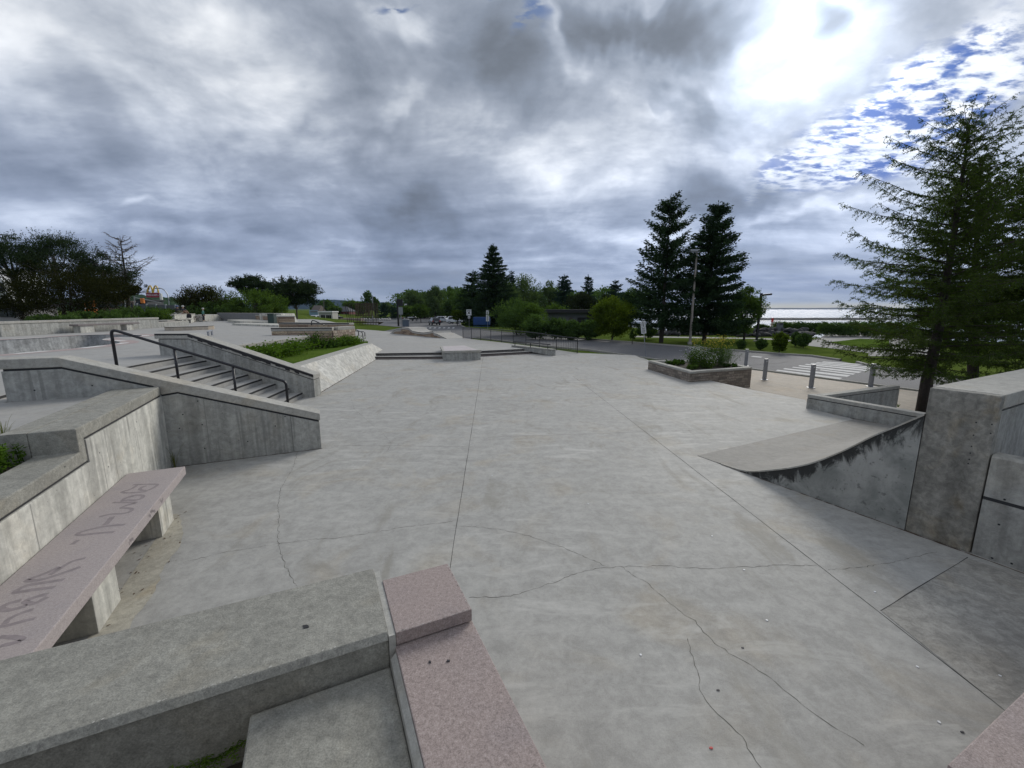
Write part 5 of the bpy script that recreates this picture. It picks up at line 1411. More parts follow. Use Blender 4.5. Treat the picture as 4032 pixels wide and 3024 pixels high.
t = thing('info_post', 'tall dark charcoal information post near the grey bin', 'post', pi)
MB().box(pi + Vector((-0.25, 0, 2.85)), (0.34, 0.34, 5.7)).build('post', m_darkmetal, t, bevel=0.02)
MB().box(pi + Vector((0.42, 0.0, 4.9)), (0.95, 0.22, 1.4)).build('panel', m_darkmetal, t, bevel=0.02)
pbn = at(*ZH(545, 588), GND)
t = thing('litter_bin', 'grey blue litter bin with pale lid by the parking lot', 'bin', pbn)
MB().lathe([(0.55, 0), (0.72, 0.05), (0.74, 1.35)], pbn, 16).build('bin_body', plain('bin_blue_grey', (0.10, 0.13, 0.17), 0.6), t)
MB().lathe([(0.77, 1.35), (0.78, 1.5), (0.6, 1.6)], pbn, 16).build('lid', m_steel, t)
pd_ = at(*ZE(408, 490), GND)
t = thing('dumpster', 'blue steel dumpster standing below the big spruce', 'dumpster', pd_)
m_blue = plain('blue_paint', (0.006, 0.05, 0.19), 0.5, 0, 0.2, 2)
FR = frame(pd_.x, pd_.y, 0)
MB().extr([(-1.5, 0.12), (1.5, 0.12), (1.5, 1.5), (-1.5, 1.5)], -0.0, -1.6, FR).build('bin_body', m_blue, t, bevel=0.03)
for z in (0.5, 1.05, 1.5):
    MB().box((pd_.x, pd_.y - 0.035, GND + z), (3.0, 0.06, 0.09)).build('rib', m_blue, t)
MB().box((pd_.x + 0.1, pd_.y + 0.8, GND + 1.58), (3.0, 1.5, 0.1)).build('lid', m_blue, t)

# lamps and poles
lp = at(*ZA(870, 392), GND)
ltop = atd(2752, 990, lp.y)
t = thing('lamp_post', 'tall grey lamp post in front of the two big spruces', 'street lamp', lp)
MB().tube([lp, Vector((lp.x + 0.02, lp.y, ltop.z))], [0.13, 0.075], 10).build('pole', concrete('weathered_pole', (0.30, 0.27, 0.24), 0.15, 1.0, streak=0.2), t)
MB().lathe([(0.22, 0), (0.22, 0.22), (0.14, 0.28)], lp, 12).build('base', m_kerb, t)
MB().box((lp.x - 0.22, lp.y, ltop.z + 0.06), (0.95, 0.4, 0.24)).build('lamp_head', m_galv, t, bevel=0.05)
dp = at(*ZS(243, 772), GND); dtop = atd(*ZS(285, 172), dp.y)
t = thing('lamp_post', 'dark square lamp post with angled head by the lake', 'street lamp', dp)
MB().box((dp.x + 0.05, dp.y, (dp.z + dtop.z) / 2), (0.2, 0.2, dtop.z - dp.z)).build('pole', m_darkmetal, t)
MB().lathe([(0.3, 0), (0.3, 0.1), (0.2, 0.14)], dp, 12).build('base', m_kerb, t)
MB().box((dp.x + 0.62, dp.y, dtop.z - 0.16), (1.0, 0.45, 0.2), M=Matrix.Rotation(-0.10, 4, 'Y')).build('lamp_head', m_darkmetal, t, bevel=0.03)
def pole(label, u, v0, v1, y, r, name='utility_pole', cat='pole', arm=False, m=None):
    a, b = atd(u, v1, y), atd(u, v0, y)
    g_ = min(a.z, tz(a.x, y))
    t = thing(name, label, cat, (a.x, y, g_))
    MB().tube([(a.x, y, g_), (b.x, y, b.z)], [r, r * 0.75], 8).build('pole', m or m_woodpole, t)
    if arm:
        MB().box((a.x, y, b.z - 0.5), (1.8, 0.1, 0.1)).build('crossarm', m or m_woodpole, t)
    return t
pole('wooden utility pole rising behind the left pine', 1075, 1096, 1240, 110, 0.2)
pole('taller utility pole with crossarm rising behind the left pine', 1109, 1083, 1240, 105, 0.2, arm=True)
pole('thin pole behind the white kiosk', 1275, 1183, 1245, 150, 0.18)
pole('light pole behind the rusty bar sculpture', 1467, 1164, 1250, 120, 0.16, 'light_pole', m=m_galv)

# rusty sculpture of upright bars
m_rust = plain('rusty_steel', (0.055, 0.036, 0.022), 0.85, 0.2, 0.4, 3)
sb = at(*ZT(1500, 612), GND + 0.1)
k_ = sb.y / FPX * 360 / 2212     # metres per zoom pixel at that depth
t = thing('bar_sculpture', 'rusty steel sculpture of upright bars around a boat shaped beam', 'sculpture', sb)
def sx(a): return sb.x + (a - 1500) * k_
def sz_(b): return sb.z + (612 - b) * k_
xs_ = np.linspace(1250, 1780, 15)
for i, a in enumerate(xs_):
    MB().box((sx(a), sb.y, (sz_(612) + sz_(90)) / 2), (0.10, 0.10, sz_(90) - sz_(612))).build('bar', m_rust, t)
for i, (a0, a1) in enumerate(((1040, 1078), (1095, 1128), (1145, 1168), (1200, 1212))):
    MB().tube([(sx(a1), sb.y - 0.6, sz_(610)), (sx(a0), sb.y - 0.6, sz_(95))], 0.06, 4).build('bar', m_rust, t)
for i, a in enumerate(np.linspace(1190, 1600, 15)):
    MB().box((sx(a), sb.y + 2.0 + 0.5 * math.sin(i * 2.1), (sz_(400) + sz_(random.uniform(88, 105))) / 2), (0.10, 0.08, sz_(95) - sz_(400))).build('inner_bar', m_rust, t)
MB().extr([(sx(1190), sz_(538)), (sx(1915), sz_(540)), (sx(1810), sz_(600)), (sx(1795), sz_(560)), (sx(1190), sz_(560))], -0.25, 0.25, lambda a, w, z: Vector((a, sb.y - 0.15 + w, z))).build('hull_beam', m_rust, t)
MB().box((sx(1500), sb.y + 0.1, sz_(118)), ((1780 - 1200) * k_, 0.08, 0.08)).build('top_bar', m_rust, t)
MB().box((sx(1400), sb.y + 2.0, sz_(385)), ((1600 - 1180) * k_, 0.5, 0.12)).build('inner_frame', m_rust, t)

# ------------------------------------------------------------------ vehicles
def car(label, loc, heading, paint, suv=True, L=4.6, H=1.68, name='parked_car', group='cars in the parking lot', cat='car', pickup=False, cab=None):
    t = thing(name, label, cat, (0, 0, 0), group)
    Wd = 1.84
    h = H
    if pickup:
        body = [(-2.7, .42), (-2.7, .98), (-0.5, 1.0), (-0.45, 1.05), (1.0, 1.1), (2.45, 1.0), (2.62, .75), (2.62, .42)]
        gh = [(-0.5, 1.0), (-0.3, h + .12), (0.85, h + .12), (1.35, 1.08)]
        L = 5.3
    elif suv:
        body = [(-2.28, .40), (-2.32, .75), (-2.25, 1.02), (0.95, 1.04), (2.05, .96), (2.28, .78), (2.30, .42)]
        gh = [(-2.22, 1.0), (-1.85, h - .06), (-1.5, h), (0.1, h), (0.98, 1.02)]
    else:
        body = [(-2.25, .36), (-2.3, .62), (-2.2, .88), (-1.3, .92), (1.0, .90), (2.05, .80), (2.26, .62), (2.26, .36)]
        gh = [(-1.85, .9), (-1.15, h - .05), (-0.3, h), (0.25, h - .02), (1.15, .88)]
    Fc = lambda a, w, z: Vector((a, w, z))
    m = MB().extr(body, -Wd / 2, Wd / 2, Fc)
    m.build('body', paint, t, bevel=0.09, seg=3)
    g = MB(); n = len(gh)
    lo = [Vector((a, s * (Wd / 2 - 0.04 - 0.16 * max(0, (z - 1.0)) / 0.7), z)) for s in (-1, 1) for a, z in gh]
    g.add(lo, [tuple(range(n))[::-1], tuple(range(n, 2 * n))] + [(i, i + 1, n + i + 1, n + i) for i in range(n - 1)])
    g.fix = True
    g.build('cabin', cab or paint, t, bevel=0.06, seg=2)
    def pane(nm, a0, a1, z0, z1, sgn, sl0=0.0, sl1=0.0):
        q = [(a0 + sl0 * 0, z0), (a1, z0), (a1 - sl1, z1), (a0 + sl0, z1)]
        vs = [Vector((a, sgn * (Wd / 2 - 0.04 - 0.16 * max(0, (z - 1.0)) / 0.7 + 0.006), z)) for a, z in q]
        MB().add(vs if sgn < 0 else vs[::-1], [(0, 1, 2, 3)]).build(nm, m_glass, t)
    zb, zt_ = (1.06, h - .12) if (suv or pickup) else (0.94, h - .1)
    for sgn in (-1, 1):
        if pickup:
            pane('side_window', -0.3, 1.1, 1.12, h + 0.02, sgn, 0.1, 0.35)
        else:
            pane('side_window', -0.55, 0.72, zb, zt_, sgn, 0.02, 0.48)
            pane('side_window', -1.72, -0.62, zb, zt_, sgn, 0.18, 0.02)
    a, b = gh[-1], gh[-2]
    w_ = Wd / 2 - 0.2
    fx = lambda p, q, k: (lerp(p[0], q[0], k), lerp(p[1], q[1], k))
    for nm, p, q, s in (('windscreen', a, b, 1), ('rear_window', gh[0], gh[1], -1)):
        p0, p1 = fx(p, q, 0.15), fx(p, q, 0.88)
        MB().add([(p0[0] + s * .012, -w_, p0[1] + .012), (p0[0] + s * .012, w_, p0[1] + .012), (p1[0] + s * .012, w_ - .06, p1[1] + .012), (p1[0] + s * .012, -w_ + .06, p1[1] + .012)], [(0, 1, 2, 3) if s > 0 else (3, 2, 1, 0)]).build(nm, m_glass, t)
    xf, xr = (1.42, -1.42) if not pickup else (1.6, -1.7)
    for x in (xf, xr):
        for s in (-1, 1):
            w = MB(); n = 20
            prof = [(0.24, -0.11), (0.33, -0.11), (0.355, -0.07), (0.355, 0.07), (0.33, 0.11), (0.24, 0.11)]
            vs = [Vector((x + r * math.cos(2 * math.pi * j / n), s * (Wd / 2 - 0.09) + y, 0.355 + r * math.sin(2 * math.pi * j / n))) for r, y in prof for j in range(n)]
            w.add(vs, [(i * n + j, i * n + (j + 1) % n, (i + 1) * n + (j + 1) % n, (i + 1) * n + j) for i in range(5) for j in range(n)])
            o = w.build('wheel', m_rubber, t)
            ri = MB()
            ri.add([Vector((x + .24 * math.cos(2 * math.pi * j / n), s * (Wd / 2 + 0.0), 0.355 + .24 * math.sin(2 * math.pi * j / n))) for j in range(n)] + [Vector((x, s * (Wd / 2 - 0.03), 0.355))], [(j, (j + 1) % n, n) for j in range(n)])
            ri.build('rim', m_alloy, o)
    for s in (-1, 1):
        MB().box((2.25 if not pickup else 2.6, s * 0.66, 0.80 if suv else 0.68), (0.10, 0.36, 0.14)).build('headlight', m_clear, t, bevel=0.02)
        MB().box((-2.29 if not pickup else -2.69, s * 0.76, 0.93 if suv else 0.78), (0.08, 0.22, 0.26)).build('tail_light', m_redlamp, t, bevel=0.02)
        MB().box((0.78, s * (Wd / 2 + 0.08), 1.08), (0.14, 0.16, 0.12)).build('mirror', paint, t, bevel=0.03)
    MB().box((-2.30 if not pickup else -2.7, 0, 0.78), (0.05, 0.5, 0.13)).build('number_plate', m_wsign, t)
    t.location = loc; t.rotation_euler.z = heading
    return t
def paint(name, col, metal=0.0, rough=0.22):
    m, g, b, o = mat(name)
    b.inputs['Base Color'].default_value = col + (1,)
    b.inputs['Metallic'].default_value = metal
    b.inputs['Roughness'].default_value = rough
    b.inputs['Coat Weight'].default_value = 0.6
    return m
pk, ps, pw, pr_ = paint('black_car_paint', (0.012, 0.012, 0.014)), paint('silver_car_paint', (0.55, 0.58, 0.62), 0.5, 0.3), paint('white_car_paint', (0.70, 0.72, 0.75)), paint('red_car_paint', (0.40, 0.03, 0.02))
ZRd = ROAD + 0.0
def gpos(p, back=0.0):
    return at(*p, ROAD)
car('black car parked in the lot, seen from behind', gpos(ZH(1165, 556)), R(112), pk)
car('dark car behind the black one, only its roof showing', gpos(ZH(1215, 492)), R(105), pk, H=1.75)
car('silver crossover parked side-on beside the black car', gpos(ZH(1385, 500)), R(-20), ps)
car('white sport utility car parked side-on near the spruce', gpos(ZH(1640, 522)), R(-18), pw, H=1.8)
car('silver car nose peeking past the spruce branches', gpos(ZH(1800, 522)), R(195), ps, suv=False, H=1.45)
car('black pickup with white cab roof behind the pair of signs', gpos(ZH(655, 462)), R(60), pk, pickup=True, name='pickup_truck', cat='pickup', cab=pw)
car('white car far off under the small trees', gpos(ZH(770, 385)), R(0), pw, suv=False, H=1.45)
car('red car far off under the small trees', gpos(ZH(930, 375)), R(0), pr_, suv=False, H=1.45)
for nm_, lab, zx, y_, hd, pt_ in (('parked_car', 'white car parked at the left of the white kiosk', ZT(285, 515), 125, R(92), pw), ('parked_car', 'dark car with pale roof at the right of the white kiosk', ZT(755, 492), 128, R(75), pk)):
    p = atd(*zx, y_)
    car(lab, Vector((p.x, y_, p.z)), hd, pt_, group='cars by the kiosk', cab=pw if pt_ is pk else None)

# ------------------------------------------------------------------ buildings
def rect_building(name, label, cat, px0, px1, y, zb, wall_m, ztop=None, depth=5.0):
    a, b = atd(*px0, y), atd(*px1, y)       # top-left and bottom-right of the front
    t = thing(name, label, cat, ((a.x + b.x) / 2, y, zb))
    MB().box(((a.x + b.x) / 2, y + depth / 2, (zb + a.z) / 2), (b.x - a.x, depth, a.z - zb)).build('wall', wall_m, t)
    return t, a, b
m_sid, g, b, o_ = mat('grey_siding')
s_ = g.new('ShaderNodeSeparateXYZ'); g.put(s_.inputs[0], pos(g))
g.put(b.inputs['Base Color'], g.mix(g.rng(g.math('FRACT', g.math('MULTIPLY', s_.outputs[2], 7.0)), 0.0, 0.2), (0.07, 0.075, 0.085), (0.15, 0.155, 0.175)))
b.inputs['Roughness'].default_value = 0.7
ZV = zoomer(2000, 900, 700 / 2212)
yb = 62
t, a, b_ = rect_building('park_building', 'low dark grey park building with flat black roof behind the hedge', 'building', ZV(440, 1045), ZV(1110, 1260), yb, GND, m_sid, depth=9)
kx = yb / FPX * 700 / 2212
MB().box(((a.x + b_.x) / 2 + 0.3, yb + 4.3, a.z + 0.22), (b_.x - a.x + 2.2, 10.6, 0.44)).build('roof', plain('black_roof', (0.018, 0.018, 0.022), 0.5), t)
p = atd(*ZV(780, 1140), yb)
MB().box((p.x, yb - 0.03, p.z - 0.6), (0.5, 0.08, 2.0)).build('notice_panel', m_woodpole, t)
p = atd(*ZV(960, 1140), yb)
o = MB().box((p.x, yb - 0.03, p.z - 0.1), (2.25, 0.1, 1.0)).build('window', m_darkmetal, t)
MB().box((p.x + 0.45, yb - 0.085, p.z - 0.1), (1.1, 0.02, 0.72)).build('pane', plain('greenish_glass', (0.05, 0.08, 0.085), 0.15), o)
p = atd(*ZV(1035, 1050), yb)
MB().box((p.x, yb - 0.05, p.z - 0.7), (1.0 * 1.1, 0.12, 2.6)).build('entrance', m_darkmetal, t)
# kiosk
yk = 110
t, a, b_ = rect_building('kiosk', 'small white kiosk with flat roof and dark front openings', 'kiosk', ZT(348, 308), ZT(680, 530), yk, 0.2, plain('kiosk_cream', (0.44, 0.43, 0.40), 0.8), depth=3.5)
ks = yk / FPX * 360 / 2212
def kx_(q): return atd(*ZT(*q), yk)
MB().box(((a.x + b_.x) / 2, yk + 1.6, a.z + 0.15), (b_.x - a.x + 0.35, 4.1, 0.3)).build('roof', m_white2, t)
for q0, q1, nm in (((385, 370), (495, 465), 'window'), ((515, 372), (650, 512), 'door')):
    p, q = kx_(q0), kx_(q1)
    o = MB().box(((p.x + q.x) / 2, yk - 0.02, (p.z + q.z) / 2), (q.x - p.x, 0.06, p.z - q.z)).build(nm, m_glass, t)
    for k in (0.33, 0.66):
        MB().box((lerp(p.x, q.x, k), yk - 0.06, (p.z + q.z) / 2), (0.06, 0.04, p.z - q.z)).build('mullion', m_woodpole, o)
# house with hipped roof
yh = 200
t, a, b_ = rect_building('house', 'low house with grey hipped roof and dark red walls beyond the kiosk', 'house', ZT(680, 290), ZT(1085, 385), yh, -0.6, plain('dark_red_wall', (0.13, 0.03, 0.03), 0.8), depth=8)
p0, p1, p2, p3 = (atd(*ZT(*q), yh) for q in ((648, 285), (1092, 285), (940, 165), (830, 165)))
MB().add([(p0.x, yh - .6, p0.z), (p1.x, yh - .6, p1.z), (p1.x, yh + 9, p1.z), (p0.x, yh + 9, p0.z), (p3.x, yh + 4, p3.z), (p2.x, yh + 4, p2.z)], [(0, 1, 5, 4), (1, 2, 5), (2, 3, 4, 5), (3, 0, 4), (0, 3, 2, 1)]).build('roof', plain('grey_shingles', (0.075, 0.08, 0.092), 0.9, 0, 0.15, 0.6), t)
for u0, u1 in ((690, 775), (830, 890), (915, 970)):
    p, q = atd(*ZT(u0, 345), yh), atd(*ZT(u1, 385), yh)
    MB().box(((p.x + q.x) / 2, yh - .03, (p.z + q.z) / 2), (q.x - p.x, .1, p.z - q.z)).build('lower_panel', plain('tan_panel', (0.26, 0.22, 0.18), 0.8), t)
for u0, u1 in ((785, 825), (895, 912), (980, 1040)):
    p, q = atd(*ZT(u0, 325), yh), atd(*ZT(u1, 382), yh)
    MB().box(((p.x + q.x) / 2, yh - .04, (p.z + q.z) / 2), (q.x - p.x, .1, p.z - q.z)).build('door' if u0 > 900 else 'window', m_glass, t)
# pale blue house half hidden by the pine
yp = 150
t, a, b_ = rect_building('house', 'pale house half hidden behind the right pine', 'house', ZT(165, 285), ZT(300, 400), yp, 0.2, plain('pale_blue_wall', (0.22, 0.27, 0.29), 0.8), depth=6)
p0, p1 = atd(*ZT(140, 290), yp), atd(*ZT(330, 290), yp)
MB().add([(p0.x, yp - .4, p0.z), (p1.x, yp - .4, p1.z), (p1.x, yp + 6.4, p1.z), (p0.x, yp + 6.4, p0.z), (p0.x, yp + 3, p0.z + 2.2), (p1.x, yp + 3, p1.z + 2.2)], [(0, 1, 5, 4), (2, 3, 4, 5), (0, 4, 3), (1, 2, 5)]).build('roof', plain('roof_brown', (0.12, 0.10, 0.09), 0.9), t)
p = atd(*ZT(215, 335), yp)
MB().box((p.x, yp - .03, p.z), (3.0, .08, 2.4)).build('window', plain('light_blue_pane', (0.20, 0.30, 0.36), 0.3), t)
# brown ramp shape before the sculpture
p0, p1, p2, p3 = (atd(*ZT(*q), 115) for q in ((690, 535), (1355, 535), (1355, 455), (870, 448)))
o = MB().extr([(p0.x, -0.75), (p1.x, -0.75), (p1.x, p2.z), (p3.x, p3.z), (p0.x, p0.z)], 0, 3.0, lambda a, w, z: Vector((a, 115 + w, z))).build('brown_ramp', concrete('brown_paver', (0.26, 0.21, 0.19), 0.15, 1.0))
tag(o, 'low reddish brown paved ramp between the kiosk and the bar sculpture', 'ramp')

# left edge: town behind the trees
def pxbox(name, label, cat, q0, q1, y, m, depth=1.0, part='wall', roof=None, z0=None):
    a, b = atd(*q0, y), atd(*q1, y)
    zb = b.z if z0 is None else z0
    t = thing(name, label, cat, ((a.x + b.x) / 2, y, zb))
    MB().box(((a.x + b.x) / 2, y + depth / 2, (a.z + zb) / 2), (abs(b.x - a.x), depth, a.z - zb)).build(part, m, t)
    if roof:
        MB().box(((a.x + b.x) / 2, y + depth / 2, a.z + 0.2), (abs(b.x - a.x) + 0.6, depth + 0.6, 0.4)).build('roof', roof, t)
    return t, a, b
TGZ = 1.3
t, a, b_ = pxbox('shop_building', 'long low brown building behind the hedge and dead larch', 'building', ZQ(880, 836), ZQ(1300, 900), 140, plain('brown_building', (0.17, 0.10, 0.08), 0.8), 9, z0=TGZ, roof=plain('pinkish_roof', (0.28, 0.20, 0.18), 0.8))
for k in range(5):
    p = atd(*ZQ(920 + 80 * k, 868), 140)
    MB().box((p.x, 139.95, p.z), (3, 0.1, 1.4)).build('window', m_glass, t)
t, a, b_ = pxbox('shop_building', 'dark flat building under the red restaurant sign', 'building', ZQ(1312, 822), ZQ(1430, 900), 125, plain('dark_building', (0.05, 0.052, 0.06), 0.7), 6, z0=TGZ, roof=m_darkmetal)
for k in range(2):
    p = atd(*ZQ(1345 + 50 * k, 860), 125)
    MB().box((p.x, 124.95, p.z), (2.2, 0.1, 1.4)).build('window', m_glass, t)
t, a, b_ = pxbox('white_building', 'white gabled building at the far left edge behind the tree', 'building', ZQ(-200, 640), ZQ(62, 760), 90, m_white2, 8, z0=TGZ)
MB().extr([(a.x - 2, a.z), (b_.x + 0.3, a.z), ((a.x + b_.x) / 2, a.z + 3)], 0, 8.2, lambda a_, w, z: Vector((a_, 89.9 + w, z))).build('roof', m_white2, t)
p = atd(*ZQ(10, 690), 90)
MB().box((p.x, 89.95, p.z), (1.4, 0.1, 1.8)).build('window', m_glass, t)
t, a, b_ = pxbox('shed', 'low pale shed with dark openings under the left tree', 'shed', ZQ(-120, 885), ZQ(185, 965), 46, plain('shed_wall', (0.22, 0.22, 0.21), 0.8), 4, z0=TGZ, roof=m_darkmetal)
for u in (40, 110):
    p = atd(*ZQ(u, 930), 46)
    MB().box((p.x, 45.96, p.z), (0.9, 0.1, 1.1)).build('window', m_glass, t)
# grey panel fence
yf = 84
p0, p1 = atd(*ZQ(1330, 853), yf), atd(*ZQ(1790, 868), yf)
t = thing('panel_fence', 'grey panel fence behind the hedge below the restaurant sign', 'fence', ((p0.x + p1.x) / 2, yf, TGZ))
m_pf = plain('grey_fence_panel', (0.085, 0.09, 0.10), 0.8)
n = 5
for k in range(n + 1):
    p = p0.lerp(p1, k / n)
    MB().box((p.x, yf - 0.06, (p.z + TGZ) / 2 + 0.06), (0.22, 0.22, p.z - TGZ + 0.15)).build('post', m_galv, t)
    if k < n:
        q = p0.lerp(p1, (k + 1) / n)
        MB().box(((p.x + q.x) / 2, yf, ((p.z + q.z) / 2 + TGZ) / 2), (q.x - p.x - 0.2, 0.08, (p.z + q.z) / 2 - TGZ)).build('panel', m_pf, t)
# tall restaurant sign with two yellow arches
ya = 150
def aq(a, b): return atd(*ZQ(a, b), ya)
c0 = aq(1480, 858)
t = thing('restaurant_sign', 'tall roadside sign with two yellow arches over a red panel', 'sign', (aq(1552, 858).x, ya, TGZ))
m_yel = plain('yellow_arch', (0.62, 0.42, 0.05), 0.4, 0, 0.05)
m_sred = plain('sign_red', (0.24, 0.016, 0.035), 0.5, 0, 0.08)
ar = MB()
for cxp in (1452, 1507):
    pts = []
    for k in range(15):
        x = -1 + 2 * k / 14
        p = aq(cxp + 27 * x, 676 + 70 * abs(x) ** 2.3)
        pts.append(p)
    ar.tube(pts, [0.27 - 0.08 * math.cos(math.pi * (k / 14 - 0.5)) ** 2 for k in range(15)], 6)
ar.build('arches', m_yel, t)
p0, p1 = aq(1416, 743), aq(1548, 789)
o = MB().box(((p0.x + p1.x) / 2, ya, (p0.z + p1.z) / 2), (p1.x - p0.x, 0.5, p0.z - p1.z)).build('panel', m_sred, t)
def lettering(txt, size, loc, parent, m, rz=0.0):
    cu = bpy.data.curves.new('lettering', 'FONT'); cu.body = txt; cu.size = size; cu.align_x = 'CENTER'; cu.align_y = 'CENTER'; cu.extrude = 0.01
    to = bpy.data.objects.new('tmp_text', cu); COL.objects.link(to)
    bpy.context.view_layer.update()
    me = bpy.data.meshes.new_from_object(to.evaluated_get(bpy.context.evaluated_depsgraph_get()))
    bpy.data.objects.remove(to); bpy.data.curves.remove(cu)
    me.materials.clear(); me.materials.append(m)
    me.transform(Matrix.Rotation(R(90), 4, 'X'))
    ob = bpy.data.objects.new('lettering', me); COL.objects.link(ob)
    ob.parent = parent
    root = parent
    while root.parent is not None: root = root.parent
    ob.location = Vector(loc) - ORG[root.name]
    return ob
lettering("McDonald's", 0.86, ((p0.x + p1.x) / 2, ya - 0.28, (p0.z + p1.z) / 2), o, m_wsign)
for u in (1425, 1552):
    a_, b_ = aq(u, 750), aq(u, 900)
    if u > 1500: MB().box((a_.x, ya + 0.1, (a_.z + TGZ) / 2), (0.7, 0.5, a_.z - TGZ)).build('pole', m_white2, t)
p0, p1 = aq(1468, 828), aq(1556, 856)
MB().box(((p0.x + p1.x) / 2, ya, (p0.z + p1.z) / 2), (p1.x - p0.x, 0.4, p0.z - p1.z)).build('message_board', m_wsign, t)
MB().box(((p0.x + p1.x) / 2 - 0.6, ya - 0.21, (p0.z + p1.z) / 2 - 0.3), ((p1.x - p0.x) * 0.4, 0.05, (p0.z - p1.z) * 0.5)).build('board_text', m_sred, t)
t = thing('street_lamp', 'curved grey street lamp arching beside the yellow arches', 'street lamp', atd(*ZQ(1637, 900), 120))
pts = [atd(*ZQ(*q), 120) for q in ((1637, 900), (1632, 800), (1618, 755), (1595, 722), (1565, 703), (1535, 698))]
MB().tube(pts, 0.13, 6).build('pole', m_galv, t)
MB().box(pts[-1] + Vector((-0.3, 0, -0.1)), (1.2, 0.4, 0.25)).build('lamp_head', m_galv, t)
t = thing('traffic_signal', 'orange traffic signal on a mast arm below the arches', 'traffic light', atd(*ZQ(1303, 900), 100))
MB().tube([atd(*ZQ(1303, 900), 100), atd(*ZQ(1301, 775), 100)], 0.12, 6).build('pole', m_galv, t)
MB().tube([atd(*ZQ(1301, 790), 100), atd(*ZQ(1560, 842), 100)], 0.08, 6).build('mast_arm', m_galv, t)
p = atd(*ZQ(1380, 822), 100)
o = MB().box(p, (0.75, 0.4, 1.1)).build('signal_head', m_orange, t, bevel=0.04)
for dz in (-0.33, 0, 0.33):
    MB().lathe([(0.001, 0), (0.12, 0), (0.12, 0.05)], p + Vector((0, -0.26, dz)), 8).build('lens', m_darkmetal, o)
t = thing('traffic_signal', 'red orange traffic signal on a short post by the dead larch', 'traffic light', atd(*ZQ(1212, 900), 95))
MB().tube([atd(*ZQ(1212, 900), 95), atd(*ZQ(1212, 790), 95)], 0.1, 6).build('pole', m_galv, t)
MB().box(atd(*ZQ(1212, 785), 95), (0.7, 0.4, 0.95)).build('signal_head', plain('red_orange', (0.60, 0.10, 0.04), 0.5), t, bevel=0.04)
for lab, u, v in (('orange construction barrel under the left tree branches', 845, 842), ('taller orange construction barrel under the left tree branches', 893, 828)):
    p = atd(*ZQ(u, v), 90)
    t = thing('construction_barrel', lab, 'traffic barrel', (p.x, 90, TGZ))
    MB().lathe([(0.62, 0), (0.55, p.z - TGZ), (0.4, p.z - TGZ + 0.08)], (p.x, 90, TGZ), 12).build('barrel', m_orange, t)
    MB().lathe([(0.625, 0), (0.62, 0.35)], (p.x, 90, TGZ + (p.z - TGZ) * 0.55), 12).build('stripe', m_wsign, t)

# ------------------------------------------------------------------ lakeside
mp = at(*ZS(540, 700), GND)
t = thing('monument', 'grey upright stone monument with dark plaque by the shore', 'monument', mp)
mh = mp.y / FPX * 700 / 2212
MB().extr([(-30 * mh, 0), (30 * mh, 0), (27 * mh, 158 * mh), (-27 * mh, 158 * mh)], 0, 0.5, lambda a, w, z: Vector((mp.x + a, mp.y + w, mp.z + z))).build('slab', plain('grey_monument', (0.13, 0.14, 0.145), 0.8, 0, 0.2, 2), t, bevel=0.03)
MB().box((mp.x, mp.y - 0.02, mp.z + 145 * mh), (38 * mh, 0.03, 18 * mh)).build('plaque', m_darkmetal, t)
MB().box((mp.x - 1.9, mp.y - 0.4, mp.z + 0.18), (1.0, 0.5, 0.36)).build('foot_stone', m_white2, t, bevel=0.05)
def rock_mesh(seed, n=2):
    rs = random.Random(seed)
    bm = bmesh.new()
    bmesh.ops.create_icosphere(bm, subdivisions=n, radius=1)
    offs = [Vector((rs.uniform(-1, 1), rs.uniform(-1, 1), rs.uniform(-1, 1))).normalized() for _ in range(9)]
    for v in bm.verts:
        k = 1.0
        for o in offs:
            d = v.co.normalized().dot(o)
            if d > 0.55: k = min(k, 0.62 / max(d, 0.3) * 1.02)
        v.co *= k * rs.uniform(0.95, 1.05)
    me = bpy.data.meshes.new('boulder'); bm.to_mesh(me); bm.free()
    return me
m_rock = concrete('shore_rock', (0.045, 0.045, 0.046), 0.4, 0.8, speck=0.2)
m_prock = concrete('pale_rock', (0.42, 0.41, 0.40), 0.25, 0.8)
rocks = [rock_mesh(i) for i in range(5)]
procks = [rock_mesh(i + 20) for i in range(3)]
for me in rocks: me.materials.append(m_rock)
for me in procks: me.materials.append(m_prock)
def boulder(me, p, s, lab, grp):
    o = bpy.data.objects.new('boulder', me); COL.objects.link(o)
    o.location = p; o.scale = s; o.rotation_euler = (0, 0, random.uniform(0, 6))
    return tag(o, lab, 'boulder', grp)
RL_ = 'dark rough boulder in the rock wall along the lake shore'
for k in range(60):
    u = lerp(2560, 3195, k / 59) + random.uniform(-6, 6)
    b_ = at(u, 1323 + random.uniform(-1, 3) - (0 if u > 2900 else 4), GND)
    boulder(rocks[k % 5], b_ + Vector((0, 0, 0.25)), (random.uniform(0.5, 0.85), random.uniform(0.5, 0.8), random.uniform(0.35, 0.6)), RL_, 'boulders along the shore')
    if k % 2 == 0:
        boulder(rocks[(k + 2) % 5], b_ + Vector((random.uniform(-.3, .3), 0.9, 0.7)), (random.uniform(0.5, 0.8), 0.6, random.uniform(0.35, 0.55)), RL_, 'boulders along the shore')
PLB = 'small pale boulder in the row edging the parking lot island'
for k in range(12):
    u = lerp(1372, 2060, k / 11)
    p = at(*ZT(u, 500 + 4 * math.sin(k * 2)), ROAD)
    boulder(procks[k % 3], p + Vector((0, 0, 0.25)), (random.uniform(0.7, 1.1), 0.6, random.uniform(0.45, 0.7)), PLB, 'pale boulders by the parking lot')
kp = at(*ZS(1100, 655), GND)
t = thing('dark_memorial', 'dark rounded metal memorial on a pale slab by the shore shrubs', 'memorial', kp)
